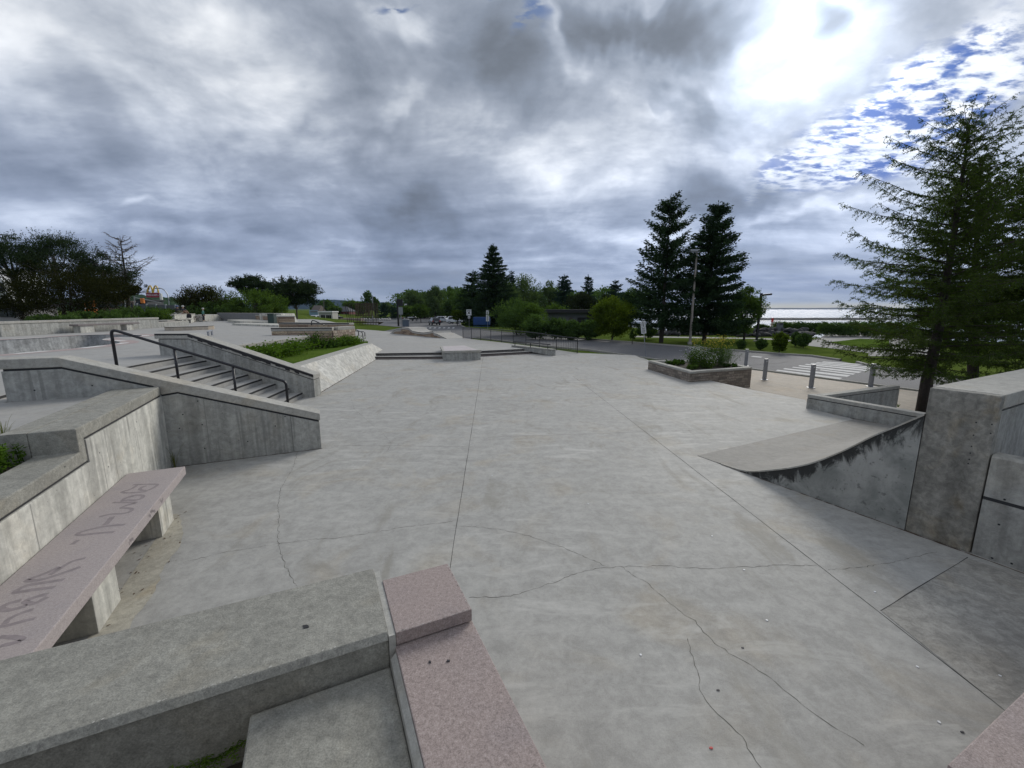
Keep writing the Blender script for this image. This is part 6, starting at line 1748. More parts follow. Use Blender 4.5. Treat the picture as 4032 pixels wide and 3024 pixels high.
MB().box(kp + Vector((0, 0.3, 0.06)), (3.0, 2.0, 0.12)).build('slab', m_kerb, t)
for dx, dz, r_, sx_ in ((-0.55, 0.35, 0.3, 1.7), (0.65, 0.35, 0.3, 1.3), (0.05, 0.72, 0.36, 1.6), (0.0, 1.12, 0.26, 1.2)):
    s_ = MB()
    for i in range(9):
        for j in range(12):
            a, b = math.pi * i / 8, 2 * math.pi * j / 12
            s_.v.append((kp.x + dx + r_ * sx_ * math.sin(a) * math.cos(b), kp.y + 0.2 + r_ * math.sin(a) * math.sin(b), kp.z + 0.1 + dz + r_ * math.cos(a)))
    s_.f = [(i * 12 + j, (i + 1) * 12 + j, (i + 1) * 12 + (j + 1) % 12, i * 12 + (j + 1) % 12) for i in range(8) for j in range(12)]; s_.m = [0] * len(s_.f)
    s_.build('metal_form', m_darkmetal, t, smooth=True)
MB().box(kp + Vector((0.05, 0.2, 1.5)), (0.7, 0.4, 0.12), M=Matrix.Rotation(0.3, 4, 'Y')).build('pale_top', m_kerb, t, bevel=0.03)
rm = atd(*ZS(440, 575), 95)
t = thing('channel_marker', 'small red channel marker standing in the lake water', 'marker', (rm.x, 95, -2.3))
MB().lathe([(0.30, -2.3 - (-2.3)), (0.22, 1.6)], (rm.x, 95, -2.3), 8).build('base', m_white2, t)
rz_ = atd(*ZS(440, 535), 95).z
rt_ = atd(*ZS(440, 480), 95).z
MB().tube([(rm.x - 0.25, 95, -1.0), (rm.x - 0.05, 95, rz_)], 0.06, 6).build('leg', m_redlamp, t)
MB().tube([(rm.x + 0.25, 95, -1.0), (rm.x + 0.05, 95, rz_)], 0.06, 6).build('leg', m_redlamp, t)
MB().box((rm.x, 95, (rz_ + rt_) / 2), (0.42, 0.3, rt_ - rz_)).build('red_body', plain('marker_red', (0.5, 0.03, 0.02), 0.5), t, bevel=0.05)

# ------------------------------------------------------------------ people, boards, bicycle
def skinned(name, nodes, edges, m, parent, root=0, sub=2):
    me = bpy.data.meshes.new(name)
    bm = bmesh.new()
    ly = bm.verts.layers.skin.verify()
    vs = []
    for (p, r) in nodes:
        v = bm.verts.new(p); v[ly].radius = (r, r) if not isinstance(r, tuple) else r; vs.append(v)
    vs[root][ly].use_root = True
    for a, b in edges: bm.edges.new((vs[a], vs[b]))
    bm.to_mesh(me); bm.free()
    me.materials.append(m)
    o = bpy.data.objects.new(name, me); COL.objects.link(o); o.parent = parent
    k = o.modifiers.new('skin', 'SKIN'); k.use_smooth_shade = True
    s = o.modifiers.new('sub', 'SUBSURF'); s.levels = sub; s.render_levels = sub
    return o
m_skin = plain('skin', (0.48, 0.30, 0.22), 0.6)
def person(label, loc, heading, scale, sit, top, legs, hat, hatted=True, group=None, hair=None):
    t = thing('person', label, 'person', (0, 0, 0), group)
    if sit:
        pel = Vector((0, 0, 0.13)); chest = Vector((0.06, 0, 0.48)); neck = Vector((0.10, 0, 0.62)); head = Vector((0.15, 0, 0.78))
        hip = [Vector((0.04, s * 0.10, 0.11)) for s in (-1, 1)]; knee = [Vector((0.42, s * 0.15, 0.36)) for s in (-1, 1)]; ank = [Vector((0.66, s * 0.12, 0.07)) for s in (-1, 1)]
        elb = [Vector((0.14, s * 0.24, 0.36)) for s in (-1, 1)]; wr = [Vector((0.36, s * 0.14, 0.34)) for s in (-1, 1)]
    else:
        pel = Vector((0, 0, 0.92)); chest = Vector((0.01, 0, 1.28)); neck = Vector((0.02, 0, 1.46)); head = Vector((0.05, 0, 1.62))
        hip = [Vector((0, s * 0.09, 0.88)) for s in (-1, 1)]; knee = [Vector((0.03 * s, s * 0.10, 0.48)) for s in (-1, 1)]; ank = [Vector((0.02 * s - 0.02, s * 0.10, 0.08)) for s in (-1, 1)]
        elb = [Vector((-0.03, s * 0.25, 1.10)) for s in (-1, 1)]; wr = [Vector((0.08, s * 0.22, 0.87)) for s in (-1, 1)]
    N = [(pel, (0.13, 0.11)), (chest, (0.14, 0.105)), (neck, 0.055), (head - Vector((0, 0, 0.03)), 0.075), (head + Vector((0, 0, 0.06)), 0.095), (head + Vector((0.10, 0, 0.01)), 0.012)]
    E = [(0, 1), (1, 2), (2, 3), (3, 4), (3, 5)]
    for i, s in enumerate((-1, 1)):
        k = len(N)
        sh = chest + Vector((0.0, s * 0.17, 0.10))
        N += [(sh, 0.06), (elb[i], 0.042), (wr[i], 0.03)]
        E += [(1, k), (k, k + 1), (k + 1, k + 2)]
        dr = (wr[i] - elb[i]).normalized(); sd = Vector((0, s, 0)) if not sit else Vector((0, s, 0))
        up = dr.cross(sd).normalized()
        pm = wr[i] + dr * 0.06
        N.append((pm, (0.03, 0.018))); E.append((k + 2, k + 3))
        for j, (off, ln) in enumerate(((-0.03, 0.07), (-0.01, 0.08), (0.01, 0.075), (0.03, 0.06))):
            q = pm + up * off + dr * 0.03
            N += [(q, 0.009), (q + dr * ln * 0.8 + Vector((0, 0, -0.02)), 0.008)]; E += [(k + 3, len(N) - 2), (len(N) - 2, len(N) - 1)]
        N.append((wr[i] + dr * 0.05 + up * 0.055, 0.009)); E.append((k + 3, len(N) - 1))
        k = len(N)
        N += [(hip[i], 0.085), (knee[i], 0.058), (ank[i], 0.04), (ank[i] + Vector((0.14, s * 0.02, -0.045)), (0.04, 0.03))]
        E += [(0, k), (k, k + 1), (k + 1, k + 2), (k + 2, k + 3)]
    skinned('body', N, E, m_skin, t)
    J = [(pel + Vector((0, 0, 0.02)), (0.16, 0.13)), (chest, (0.175, 0.135)), (neck - Vector((0, 0, 0.03)), 0.075)]; JE = [(0, 1), (1, 2)]
    for i, s in enumerate((-1, 1)):
        k = len(J); sh = chest + Vector((0.0, s * 0.17, 0.10))
        J += [(sh, 0.08), (elb[i], 0.062), (wr[i], 0.05)]; JE += [(1, k), (k, k + 1), (k + 1, k + 2)]
    skinned('jacket', J, JE, top, t)
    T_ = [(pel, (0.15, 0.13))]; TE = []
    for i, s in enumerate((-1, 1)):
        k = len(T_); T_ += [(hip[i], 0.10), (knee[i], 0.075), (ank[i] + Vector((0, 0, 0.04)), 0.06)]; TE += [(0, k), (k, k + 1), (k + 1, k + 2)]
    skinned('trousers', T_, TE, legs, t)
    for i in range(2):
        S_ = [(ank[i] + Vector((-0.03, 0, -0.03)), (0.045, 0.045)), (ank[i] + Vector((0.15, 0, -0.045)), (0.045, 0.035))]
        skinned('shoe', S_, [(0, 1)], m_rubber, t)
    hm = MB()
    n = 14
    hp = [(0.135, -0.02), (0.14, 0.03), (0.125, 0.085), (0.085, 0.13), (0.03, 0.148)] if hatted else [(0.112, -0.05), (0.118, 0.02), (0.105, 0.08), (0.07, 0.115), (0.02, 0.125)]
    hm.lathe(hp, head + Vector((-0.012, 0, 0.035)), n)
    hm.build('helmet' if hatted else 'hair', hat, t, smooth=True)
    t.location = loc; t.rotation_euler.z = heading; t.scale = (scale,) * 3
    return t
m_teal = plain('teal_jacket', (0.05, 0.17, 0.15), 0.8); m_navy = plain('navy_cloth', (0.018, 0.02, 0.03), 0.9); m_blkc = plain('black_cloth', (0.015, 0.015, 0.018), 0.9)
m_olive = plain('olive_cloth', (0.10, 0.10, 0.06), 0.9); m_bhel = plain('blue_helmet', (0.06, 0.10, 0.25), 0.4); m_ghel = plain('pale_helmet', (0.50, 0.50, 0.48), 0.4); m_tan = plain('tan_cloth', (0.28, 0.17, 0.12), 0.9)
m_orh = plain('ginger_hair', (0.35, 0.11, 0.03), 0.8)
person('boy in blue helmet and black clothes, left of the pair on the block', FK(LK * 0.50, -0.75, 2.42), R(-10), 0.98, True, m_blkc, m_olive, m_bhel)
person('boy in pale helmet and navy top, right of the pair on the block', FK(LK * 0.66, -0.55, 2.42), R(-8), 0.98, True, m_navy, m_tan, m_ghel)
sc_ = at(*ZB(1405, 545), DECK)
person('standing child in teal jacket and pale helmet on a skateboard', sc_ + Vector((0, 0, 0.10)), R(20), 0.86, False, m_teal, m_navy, m_ghel)
yo = 52.0
po = atd(*ZD(1042, 425), yo)
person('small child with ginger hair sitting on the grass behind the far stone wall', (po.x, yo, 1.33), R(15), 1.0, True, m_blkc, m_navy, m_orh, hatted=False)
def skateboard(label, loc, rz, m):
    t = thing('skateboard', label, 'skateboard', (0, 0, 0))
    b = MB()
    pr = [(-0.4, 0.13), (-0.28, 0.095), (0.28, 0.095), (0.4, 0.13), (0.4, 0.142), (0.28, 0.107), (-0.28, 0.107), (-0.4, 0.142)]
    b.extr(pr, -0.1, 0.1, lambda a, w, z: Vector((a, w, z))).build('deck', m, t)
    for x in (-0.22, 0.22):
        for y in (-0.075, 0.075):
            MB().tube([(x, y - 0.017, 0.03), (x, y + 0.017, 0.03)], 0.03, 10).build('wheel', m_wsign, t)
        MB().box((x, 0, 0.06), (0.06, 0.13, 0.07)).build('truck', m_alloy, t)
    t.location = loc; t.rotation_euler.z = rz
skateboard('black skateboard under the standing child', sc_, R(20), m_blkc)
skateboard('white skateboard lying on the tall block behind the boys', FK(LK * 0.36, -0.35, 2.42), R(5), m_wsign)
bp0 = at(*ZB(1240, 540), DECK)
t = thing('bicycle', 'small dark bicycle leaning at the right end of the seating block', 'bicycle', (0, 0, 0))
for x in (-0.38, 0.38):
    w = MB(); n = 20
    prof = [(0.25, 0), (0.275, 0.02), (0.30, 0), (0.275, -0.02)]
    w.v = [(x + r * math.cos(2 * math.pi * j / n), y, 0.30 + r * math.sin(2 * math.pi * j / n)) for r, y in prof for j in range(n)]
    w.f = [(i * n + j, i * n + (j + 1) % n, ((i + 1) % 4) * n + (j + 1) % n, ((i + 1) % 4) * n + j) for i in range(4) for j in range(n)]; w.m = [0] * len(w.f)
    o = w.build('wheel', m_rubber, t)
    s_ = MB()
    for j in range(8):
        a = math.pi * j / 8
        s_.tube([(x - .25 * math.cos(a), 0, .3 - .25 * math.sin(a)), (x + .25 * math.cos(a), 0, .3 + .25 * math.sin(a))], 0.004, 3)
    s_.build('spokes', m_alloy, o)
fm = MB()
for a, b in (((-.38, 0, .3), (-.1, 0, .3)), ((-.1, 0, .3), (-.18, 0, .62)), ((-.18, 0, .58), (.26, 0, .62)), ((-.1, 0, .3), (.27, 0, .56)), ((-.38, 0, .3), (-.18, 0, .56)), ((.38, 0, .3), (.25, 0, .7))):
    fm.tube([a, b], 0.018, 6)
fm.build('frame', plain('dark_red_frame', (0.10, 0.03, 0.03), 0.4), t)
MB().tube([(.22, -.28, .80), (.25, -.1, .72), (.25, .1, .72), (.22, .28, .80)], 0.014, 6).build('handlebar', m_blkc, t)
MB().box((-.2, 0, .65), (.24, .12, .05)).build('saddle', m_blkc, t, bevel=0.02)
t.location = bp0 + Vector((0, 0.1, 0)); t.rotation_euler = (0.12, 0, R(70))
p = FK(LK * 0.58, 0.20, DECK + 0.50)
t = thing('backpack', 'black backpack resting on the low bench below the boys', 'backpack', p)
MB().box(p + Vector((0, 0, 0.24)), (0.42, 0.26, 0.46)).build('bag_body', m_blkc, t, bevel=0.1, seg=3)
MB().box(p + Vector((0, -0.14, 0.17)), (0.3, 0.08, 0.22)).build('front_pocket', m_navy, t, bevel=0.03)

# stray chips on the floor
cols = [m_wsign, m_ink, m_redlamp]
labs = {0: 'tiny white chip lying on the plaza floor', 1: 'tiny dark twig bit lying on the plaza floor', 2: 'tiny dark red pebble lying on the plaza floor'}
for i, (q, kd) in enumerate(litter):
    p = at(*q, 0.0)
    s_ = 0.011 if kd == 0 else 0.013
    o = MB().prism([(p.x + s_ * random.uniform(.7, 1.2) * math.cos(a), p.y + s_ * (1.0 if kd == 0 else 0.6) * random.uniform(.7, 1.2) * math.sin(a)) for a in np.linspace(0, 2 * math.pi, 8)[:-1]], 0.0, 0.006).build('chip', cols[kd])
    tag(o, labs[kd], 'litter', 'chips on the plaza floor')
for q, nm, lab in ((ZC(778, 1198), 'chip', 'small dark pebble on the lower pink granite'), (ZC(892, 1190), 'dry_leaf', 'small crumpled dark leaf on the lower pink granite')):
    p = at(*q, 0.905)
    o = MB().prism([(p.x + 0.011 * random.uniform(.5, 1.4) * math.cos(a), p.y + 0.008 * random.uniform(.6, 1.3) * math.sin(a)) for a in np.linspace(0, 2 * math.pi, 9)[:-1]], 0.905, 0.911).build(nm, m_ink)
    tag(o, lab, 'litter')
p = at(*Z3(1210, 270), 1.0)
o = MB().prism([(p.x + 0.022 * random.uniform(.5, 1.3) * math.cos(a), p.y + 0.014 * random.uniform(.6, 1.3) * math.sin(a)) for a in np.linspace(0, 2 * math.pi, 11)[:-1]], 1.0, 1.004).build('dark_spot', m_groove)
tag(o, 'small dark blotch of old gum on the foreground concrete ledge', 'litter')
# ------------------------------------------------------------------ vegetation
def quads(name, V, m, parent=None, root=None):
    # V: (N, 4, 3) world corners; one mesh of leaf faces
    n = len(V)
    o0 = ORG[root.name] if root is not None else Vector((0, 0, 0))
    A = (V.reshape(-1, 3) - np.array(tuple(o0))).astype(np.float32)
    me = bpy.data.meshes.new(name)
    me.vertices.add(n * 4); me.vertices.foreach_set('co', A.ravel())
    me.loops.add(n * 4); me.loops.foreach_set('vertex_index', np.arange(n * 4, dtype=np.int32))
    me.polygons.add(n); me.polygons.foreach_set('loop_start', np.arange(0, n * 4, 4, dtype=np.int32))
    me.polygons.foreach_set('loop_total', np.full(n, 4, dtype=np.int32))
    for k in (m if isinstance(m, (list, tuple)) else [m]): me.materials.append(k)
    me.update(calc_edges=True)
    o = bpy.data.objects.new(name, me); COL.objects.link(o)
    if parent is not None: o.parent = parent
    return o
def unit(a):
    return a / np.maximum(np.linalg.norm(a, axis=-1, keepdims=True), 1e-9)
def leafset(P, A, l, w, roll=None):
    # rhombus leaves: base P, axis A, length l, width w
    n = len(P)
    A = unit(A)
    ref = unit(rng.normal(size=(n, 3)))
    B = unit(np.cross(A, ref))
    l = np.broadcast_to(l, (n,))[:, None]; w = np.broadcast_to(w, (n,))[:, None]
    return np.stack([P, P + A * l * 0.5 + B * w * 0.5, P + A * l, P + A * l * 0.5 - B * w * 0.5], 1)
GRP = {}
def veg(name, label, cat, p, group=None):
    return thing(name, label, cat, p, group)

def conifer(label, u, vtop, wpx, y, m, zb=None, ubase=None, taper=0.8, density=1.0, up=0.25, hang=0.5, skirt=0.06, name='spruce_tree', twig=None, group=None, gap=0.0, seed=0, step=None, ragged=(0.62, 1.18), fill=1.0):
    rs = np.random.default_rng(seed + int(u))
    tip = atd(u, vtop, y)
    k = y / FPX
    zb = tz(tip.x, y) if zb is None else zb
    bx = atd(ubase if ubase else u, 1300, y).x
    H = tip.z - zb
    Rm = wpx * k / 2
    t = veg(name, label, 'tree', (bx, y, zb), group)
    MB().tube([(bx, y, zb - 0.1), (lerp(bx, tip.x, .5), y, zb + H * .5), (tip.x, y, tip.z - 0.1)], [max(0.09, H * 0.017), H * 0.010, 0.02], 8).build('trunk', m_bark, t)
    sp = twig or max(0.12, y * 0.0042)
    levels = int(H * (1 - skirt) / (step or max(0.34, sp * 1.15)))
    out = []
    for i in range(levels):
        f = skirt + (1 - skirt) * (i + rs.uniform(-.45, .45)) / levels
        f = min(max(f, skirt), 0.985)
        L0 = Rm * min(1.0, 0.62 + f * 2.2) * (1 - f) ** taper + 0.10
        nb = max(4, int(7 * density * min(1, 0.5 + L0)))
        a0 = rs.uniform(0, 6.28)
        for j in range(nb):
            if gap and rs.random() < gap: continue
            an = a0 + 6.283 * j / nb + rs.uniform(-.45, .45)
            f_ = f; f = min(max(f + rs.uniform(-.6, .6) / levels, skirt), 0.985)
            L = L0 * rs.uniform(*ragged)
            n = max(3, int(L / (sp * 0.34) * density * fill))
            s = (np.arange(n) + rs.uniform(0, 1, n)) / n
            s = np.clip(s, 0.08, 1.0)
            d = np.array([math.cos(an), math.sin(an)])
            upk = up * (0.45 + 0.9 * f)
            z = zb + f * H + L * (-0.10 * s * (1 - f) * 2 + upk * s * s)
            cx = bx + (tip.x - bx) * f
            P = np.stack([cx + d[0] * L * s, y + d[1] * L * s, z], 1)
            for rep, (sl, wd, dirw) in enumerate(((1.5, 0.50, 0.9), (1.4, 0.46, 0.2), (1.2, 0.42, -hang * 1.5))):
                side = rs.normal(size=(n, 3)) * np.array([0.6, 0.6, 0.22])
                A = np.stack([np.full(n, d[0]), np.full(n, d[1]), np.full(n, 0.15)], 1) * (0.8 if dirw >= 0 else 0.25) + side * (1.0 if rep else 0.4)
                if dirw < 0: A[:, 2] -= 0.9
                out.append(leafset(P + rs.normal(size=(n, 3)) * sp * 0.22 * fill, A, sp * sl * rs.uniform(.7, 1.2, n), sp * wd))
            f = f_
    # leader
    n = 14
    s = rs.uniform(0.90, 1.0, n)
    P = np.stack([np.full(n, tip.x), np.full(n, y), zb + s * H], 1)
    A = rs.normal(size=(n, 3)) * 0.6; A[:, 2] = np.abs(A[:, 2]) + 0.8
    out.append(leafset(P, A, sp * 1.2, sp * 0.35))
    quads('crown', np.concatenate(out), m, t, t)
    return t

def broad(label, u, vtop, wpx, y, m, zb=None, low=0.25, n=2600, clumps=34, leaf=None, name='leafy_tree', cat='tree', flat=1.0, group=None, cr=0.26, vbot=None, trunk=True, pineish=False, seed=0, limbs=True, wy=1.0, flat_top=False):
    rs = np.random.default_rng(seed + int(u) * 3 + int(vtop))
    tip = atd(u, vtop, y)
    k = y / FPX
    zb = tz(tip.x, y) if zb is None else zb
    H = tip.z - zb
    Rm = wpx * k / 2
    z0 = zb + low * H
    if vbot is not None: z0 = atd(u, vbot, y).z
    rz = (tip.z - z0) / 2
    c = np.array([tip.x, y, z0 + rz])
    t = veg(name, label, cat, (tip.x, y, zb), group)
    lf = leaf or max(0.10, y * 0.0036)
    # clump centres, most of them near the outside of the crown
    q = unit(rs.normal(size=(clumps, 3)))
    rad = rs.uniform(0.35, 0.86, clumps) ** 0.7
    if flat_top: q[:, 2] = np.sign(q[:, 2]) * np.abs(q[:, 2]) ** 0.5
    crr = cr * min(Rm, rz * 1.6)
    ctr = c + q * rad[:, None] * np.array([Rm - crr * .7, (Rm - crr * .7) * wy, rz - crr * 0.5])
    ctr = np.concatenate([ctr, [[tip.x + rs.uniform(-.1, .1) * Rm, y, tip.z - crr * 0.8]]])
    if trunk:
        tr = MB()
        tr.tube([(tip.x, y, zb - 0.1), (tip.x + rs.uniform(-.1, .1) * Rm, y, z0 + rz * 0.5), (tip.x, y, z0 + rz * 1.2)], [max(.06, H * 0.022), H * 0.014, H * 0.006], 8)
        if limbs:
            for p in ctr[::max(1, len(ctr) // 14)]:
                zz = z0 + rs.uniform(-0.1, 0.6) * rz if z0 > zb + 0.3 else zb + rs.uniform(.2, .6) * H
                b = Vector((tip.x, y, zz)); e = Vector(tuple(p))
                mdl = b.lerp(e, 0.55) + Vector((0, 0, -0.06 * H * rs.uniform(-1, 1)))
                tr.tube([b, mdl, e], [H * 0.009, H * 0.006, H * 0.002], 5)
        tr.build('trunk', m_bark if not pineish else m_bark2, t)
    out = []
    n = int(n * (2.6 if pineish else 2.1))
    lf *= 0.88
    per = max(20, n // len(ctr))
    for p in ctr:
        r = crr * rs.uniform(0.65, 1.2)
        d = unit(rs.normal(size=(per, 3))) * (rs.uniform(0, 1, (per, 1)) ** 0.42)
        P = p + d * np.array([r * 1.15, r * 1.15, r * flat])
        P[:, 2] = np.maximum(P[:, 2], zb + 0.02)
        if pineish:
            A = d * 0.5 + rs.normal(size=(per, 3)) * 0.5; A[:, 2] += 0.7
            out.append(leafset(P, A, lf * 1.5 * rs.uniform(.6, 1.2, per), lf * 0.42))
        else:
            A = d + rs.normal(size=(per, 3)) * 0.7; A[:, 2] -= 0.15
            out.append(leafset(P, A, lf * rs.uniform(.6, 1.3, per), lf * 0.72))
    nr_ = max(8, n // 90)         # stray shoots break the outline
    d = unit(rs.normal(size=(nr_, 3))); d[:, 2] = np.abs(d[:, 2]) * 0.9
    for q_ in d:
        b_ = c + q_ * np.array([Rm * .86, Rm * .86 * wy, rz * .86])
        if b_[2] < zb: continue
        k_ = 12
        s_ = rs.uniform(0, 1, (k_, 1))
        tip_ = q_ * rs.uniform(0.12, 0.26) * min(Rm, rz * 1.4) + np.array([0, 0, 0.08 * rz])
        out.append(leafset(b_ + tip_ * s_ + rs.normal(size=(k_, 3)) * lf * .25, rs.normal(size=(k_, 3)) + q_, lf * 0.9, lf * 0.5))
    quads('crown', np.concatenate(out), m, t, t)
    return t

g_spr = leafy('spruce_needles', (0.0161, 0.0297, 0.0161), (0.0410, 0.0729, 0.0340), (0.0798, 0.1185, 0.0501), 0.10, 0.8)
g_spr2 = leafy('far_spruce_needles', (0.0163, 0.0347, 0.0255), (0.0328, 0.0620, 0.0437), (0.0547, 0.0911, 0.0583), 0.08, 0.5)
g_pine = leafy('pine_needles', (0.0182, 0.0309, 0.0146), (0.0400, 0.0619, 0.0273), (0.0764, 0.1001, 0.0437), 0.10, 0.6)
g_brown = leafy('brownish_foliage', (0.014, 0.016, 0.006), (0.032, 0.036, 0.012), (0.060, 0.062, 0.022), 0.12, 0.7)
g_leaf = leafy('dark_leaves', (0.0350, 0.0652, 0.0208), (0.0838, 0.1443, 0.0419), (0.1584, 0.2446, 0.0698), 0.28, 0.5)
g_mid = leafy('mid_leaves', (0.0371, 0.0675, 0.0169), (0.0929, 0.1553, 0.0338), (0.1773, 0.2531, 0.0574), 0.32, 0.6)
g_light = leafy('bright_leaves', (0.0403, 0.0690, 0.0115), (0.1012, 0.1472, 0.0207), (0.1782, 0.2300, 0.0368), 0.38, 0.7)
g_birch = leafy('birch_leaves', (0.0468, 0.0819, 0.0351), (0.1014, 0.1521, 0.0644), (0.1716, 0.2340, 0.1014), 0.28, 0.5)
g_red = leafy('reddish_leaves', (0.030, 0.024, 0.013), (0.045, 0.055, 0.020), (0.07, 0.105, 0.032), 0.28, 0.5)
g_cedar = leafy('cedar_foliage', (0.0182, 0.0260, 0.0130), (0.0338, 0.0442, 0.0208), (0.0546, 0.0650, 0.0312), 0.1, 0.5)
g_vine = leafy('vine_leaves', (0.0403, 0.0805, 0.0138), (0.0978, 0.1725, 0.0253), (0.1725, 0.2760, 0.0460), 0.3, 2.0)
g_vine2 = leafy('dark_vine_leaves', (0.0234, 0.0520, 0.0130), (0.0585, 0.1105, 0.0208), (0.1105, 0.1820, 0.0390), 0.25, 2.0)
g_larch = leafy('larch_needles', (0.03, 0.055, 0.014), (0.072, 0.11, 0.028), (0.13, 0.175, 0.05), 0.35, 1.2)
g_fea = leafy('feathery_leaves', (0.0390, 0.0715, 0.0286), (0.0845, 0.1430, 0.0520), (0.1430, 0.2080, 0.0780), 0.3, 3.0)
m_petal = plain('white_petals', (0.75, 0.75, 0.72), 0.8); m_ypet = plain('yellow_petals', (0.50, 0.42, 0.04), 0.8)

TL = 'trees along the left edge of the upper plaza'
broad('broad dark pine with two humped tops at the far left', 195, 912, 300, 44, g_pine, 1.3, 0.42, 7000, 46, None, 'pine_tree', flat=0.6, pineish=True, group=TL, cr=0.24)
broad('dark pine cut by the left edge of the photo', 20, 918, 190, 43, g_pine, 1.3, 0.40, 4200, 34, None, 'pine_tree', flat=0.6, pineish=True, group=TL)
broad('dense brownish tree reaching the ground behind the long wall', 255, 1030, 430, 41, g_brown, 1.3, 0.02, 11000, 70, None, 'leafy_tree', group=TL, cr=0.22)
broad('dark pine beside the bare larch', 390, 985, 250, 47, g_pine, 1.3, 0.30, 5200, 38, None, 'pine_tree', flat=0.55, pineish=True, group=TL)
broad('low brownish branches spreading right under the bare larch', 440, 1085, 230, 45, g_brown, 1.3, 0.42, 3600, 30, None, 'leafy_tree', flat=0.5, group=TL)
broad('dark tree standing low at the left edge near the shed', 60, 1090, 200, 42, g_brown, 1.3, 0.10, 4200, 36, None, 'leafy_tree', group=TL)
# bare larch
def dead_tree(label, u, vtop, wpx, y, zb):
    tip = atd(u, vtop, y); k = y / FPX; H = tip.z - zb; Rm = wpx * k / 2
    t = veg('bare_tree', label, 'tree', (tip.x, y, zb))
    tr = MB()
    tr.tube([(tip.x - 0.3, y, zb), (tip.x, y, zb + H * .4), (tip.x + .1, y, tip.z)], [0.22, 0.15, 0.02], 7)
    tr.build('trunk', m_bark, t)
    br = MB(); rs = random.Random(3)
    for i in range(44):
        f = 0.28 + 0.70 * i / 44
        L = Rm * rs.uniform(0.6, 1.08) * min(1, (1 - f) * 1.7 + 0.25)
        an = rs.uniform(0, 6.28)
        d = Vector((math.cos(an), math.sin(an) * 0.7, 0))
        p = Vector((tip.x, y, zb + f * H)); pts = [p]
        el = rs.uniform(-0.05, 0.30)
        for s in range(6):
            p = p + d * (L / 6) + Vector((rs.uniform(-.08, .08), rs.uniform(-.08, .08), L / 6 * (el + 0.10 * s * (1 if f > .5 else -.6) + rs.uniform(-.12, .12))))
            pts.append(p)
        br.tube(pts, [0.05, .042, .034, .028, .022, .017, .012], 4)
        for s in range(1, 7):
            for q in range(5):
                e = Vector((rs.uniform(-1, 1), rs.uniform(-1, 1), rs.uniform(-.5, .8))) * L * 0.17 + d * L * 0.08
                m_ = pts[s] + e * 0.5 + Vector((0, 0, rs.uniform(-.05, .08)))
                br.tube([pts[s], m_, pts[s] + e], [0.018, 0.014, 0.009], 3, cap=False)
    br.build('branches', m_bark2, t)
dead_tree('bare grey larch without needles rising beside the dark pines', 468, 928, 255, 48, 1.3)
HG = 'shrubs along the back of the upper plaza'
for lab, u, vt, w, y, m in (('dark shrub directly behind the long wall bench', 445, 1222, 190, 40, g_leaf), ('largest dark shrub behind the end of the long wall', 545, 1206, 200, 44, g_leaf),
                            ('bright green shrub behind the lower wall end', 610, 1220, 100, 42, g_mid), ('bright green shrub left of the seated boys', 670, 1216, 110, 56, g_mid),
                            ('green shrub close behind the seated boys', 715, 1228, 80, 66, g_mid), ('dark shrub under the brownish tree at the left', 330, 1228, 170, 38, g_leaf), ('small dark shrub near the left end of the long wall', 190, 1240, 150, 37, g_leaf)):
    broad(lab, u, vt, w, y, m, 1.3, 0.0, 2600, 26, 0.16, 'shrub', 'shrub', group=HG, trunk=True, limbs=False)
broad('reddish green maple behind the standing child', 800, 1124, 200, 60, g_red, 1.3, 0.02, 6000, 46, None, 'maple_tree')
broad('dark shrub beneath the reddish maple', 830, 1190, 170, 58, g_leaf, 1.3, 0.0, 3000, 26, None, 'shrub', 'shrub', limbs=False)
broad('slanting crown of the pine behind the light green bush', 985, 1084, 155, 80, g_pine, 1.3, 0.42, 5200, 44, 0.30, 'pine_tree', flat=0.5, pineish=True, cr=0.2)
broad('large light green bush left of the dense pine', 1000, 1142, 250, 62, g_mid, 1.3, 0.0, 8000, 60, None, 'large_bush', 'bush', cr=0.2)
broad('dark green bush between maple and light green bush', 905, 1185, 110, 64, g_leaf, 1.3, 0.0, 2600, 24, None, 'large_bush', 'bush')
broad('dense dark pine with two bare trunks over the lawn', 1155, 1093, 195, 72, g_pine, 1.3, 0.20, 11000, 80, None, 'pine_tree', flat=0.6, pineish=True, cr=0.2)
broad('smaller dark pine leaning against the dense pine', 1085, 1128, 120, 76, g_pine, 1.3, 0.2, 4200, 34, None, 'pine_tree', flat=0.6, pineish=True)
FT = 'trees beyond the parking lot'
for lab, u, vt, w, y, m, nm in (('dark round tree behind the kiosk', 1287, 1180, 64, 215, g_leaf, 'leafy_tree'), ('pale green tree beside the kiosk roof', 1318, 1206, 52, 200, g_mid, 'leafy_tree'),
                                ('broad green tree behind the hipped roof house', 1382, 1181, 105, 230, g_mid, 'leafy_tree'), ('green tree behind the bar sculpture', 1425, 1190, 80, 225, g_mid, 'leafy_tree'),
                                ('tall dark tree standing above the bar sculpture', 1447, 1147, 52, 190, g_leaf, 'leafy_tree'), ('smaller tree touching the tall dark tree', 1474, 1170, 36, 190, g_leaf, 'leafy_tree'),
                                ('pale green tree behind the dark shrubs of the lot', 1522, 1191, 60, 240, g_birch, 'leafy_tree'), ('far low tree at the lawn edge left of the kiosk', 1245, 1204, 50, 230, g_leaf, 'leafy_tree'),
                                ('low round tree right of the far lawn', 1575, 1205, 50, 190, g_leaf, 'leafy_tree')):
    broad(lab, u, vt, w, y, m, None, 0.08, 1500, 22, None, nm, group=FT)
conifer('dark cone shaped spruce beyond the bar sculpture', 1510, 1195, 48, 150, g_spr2, group=FT, taper=0.6)
conifer('small dark spruce left of the info post', 1551, 1203, 34, 160, g_spr2, group=FT)
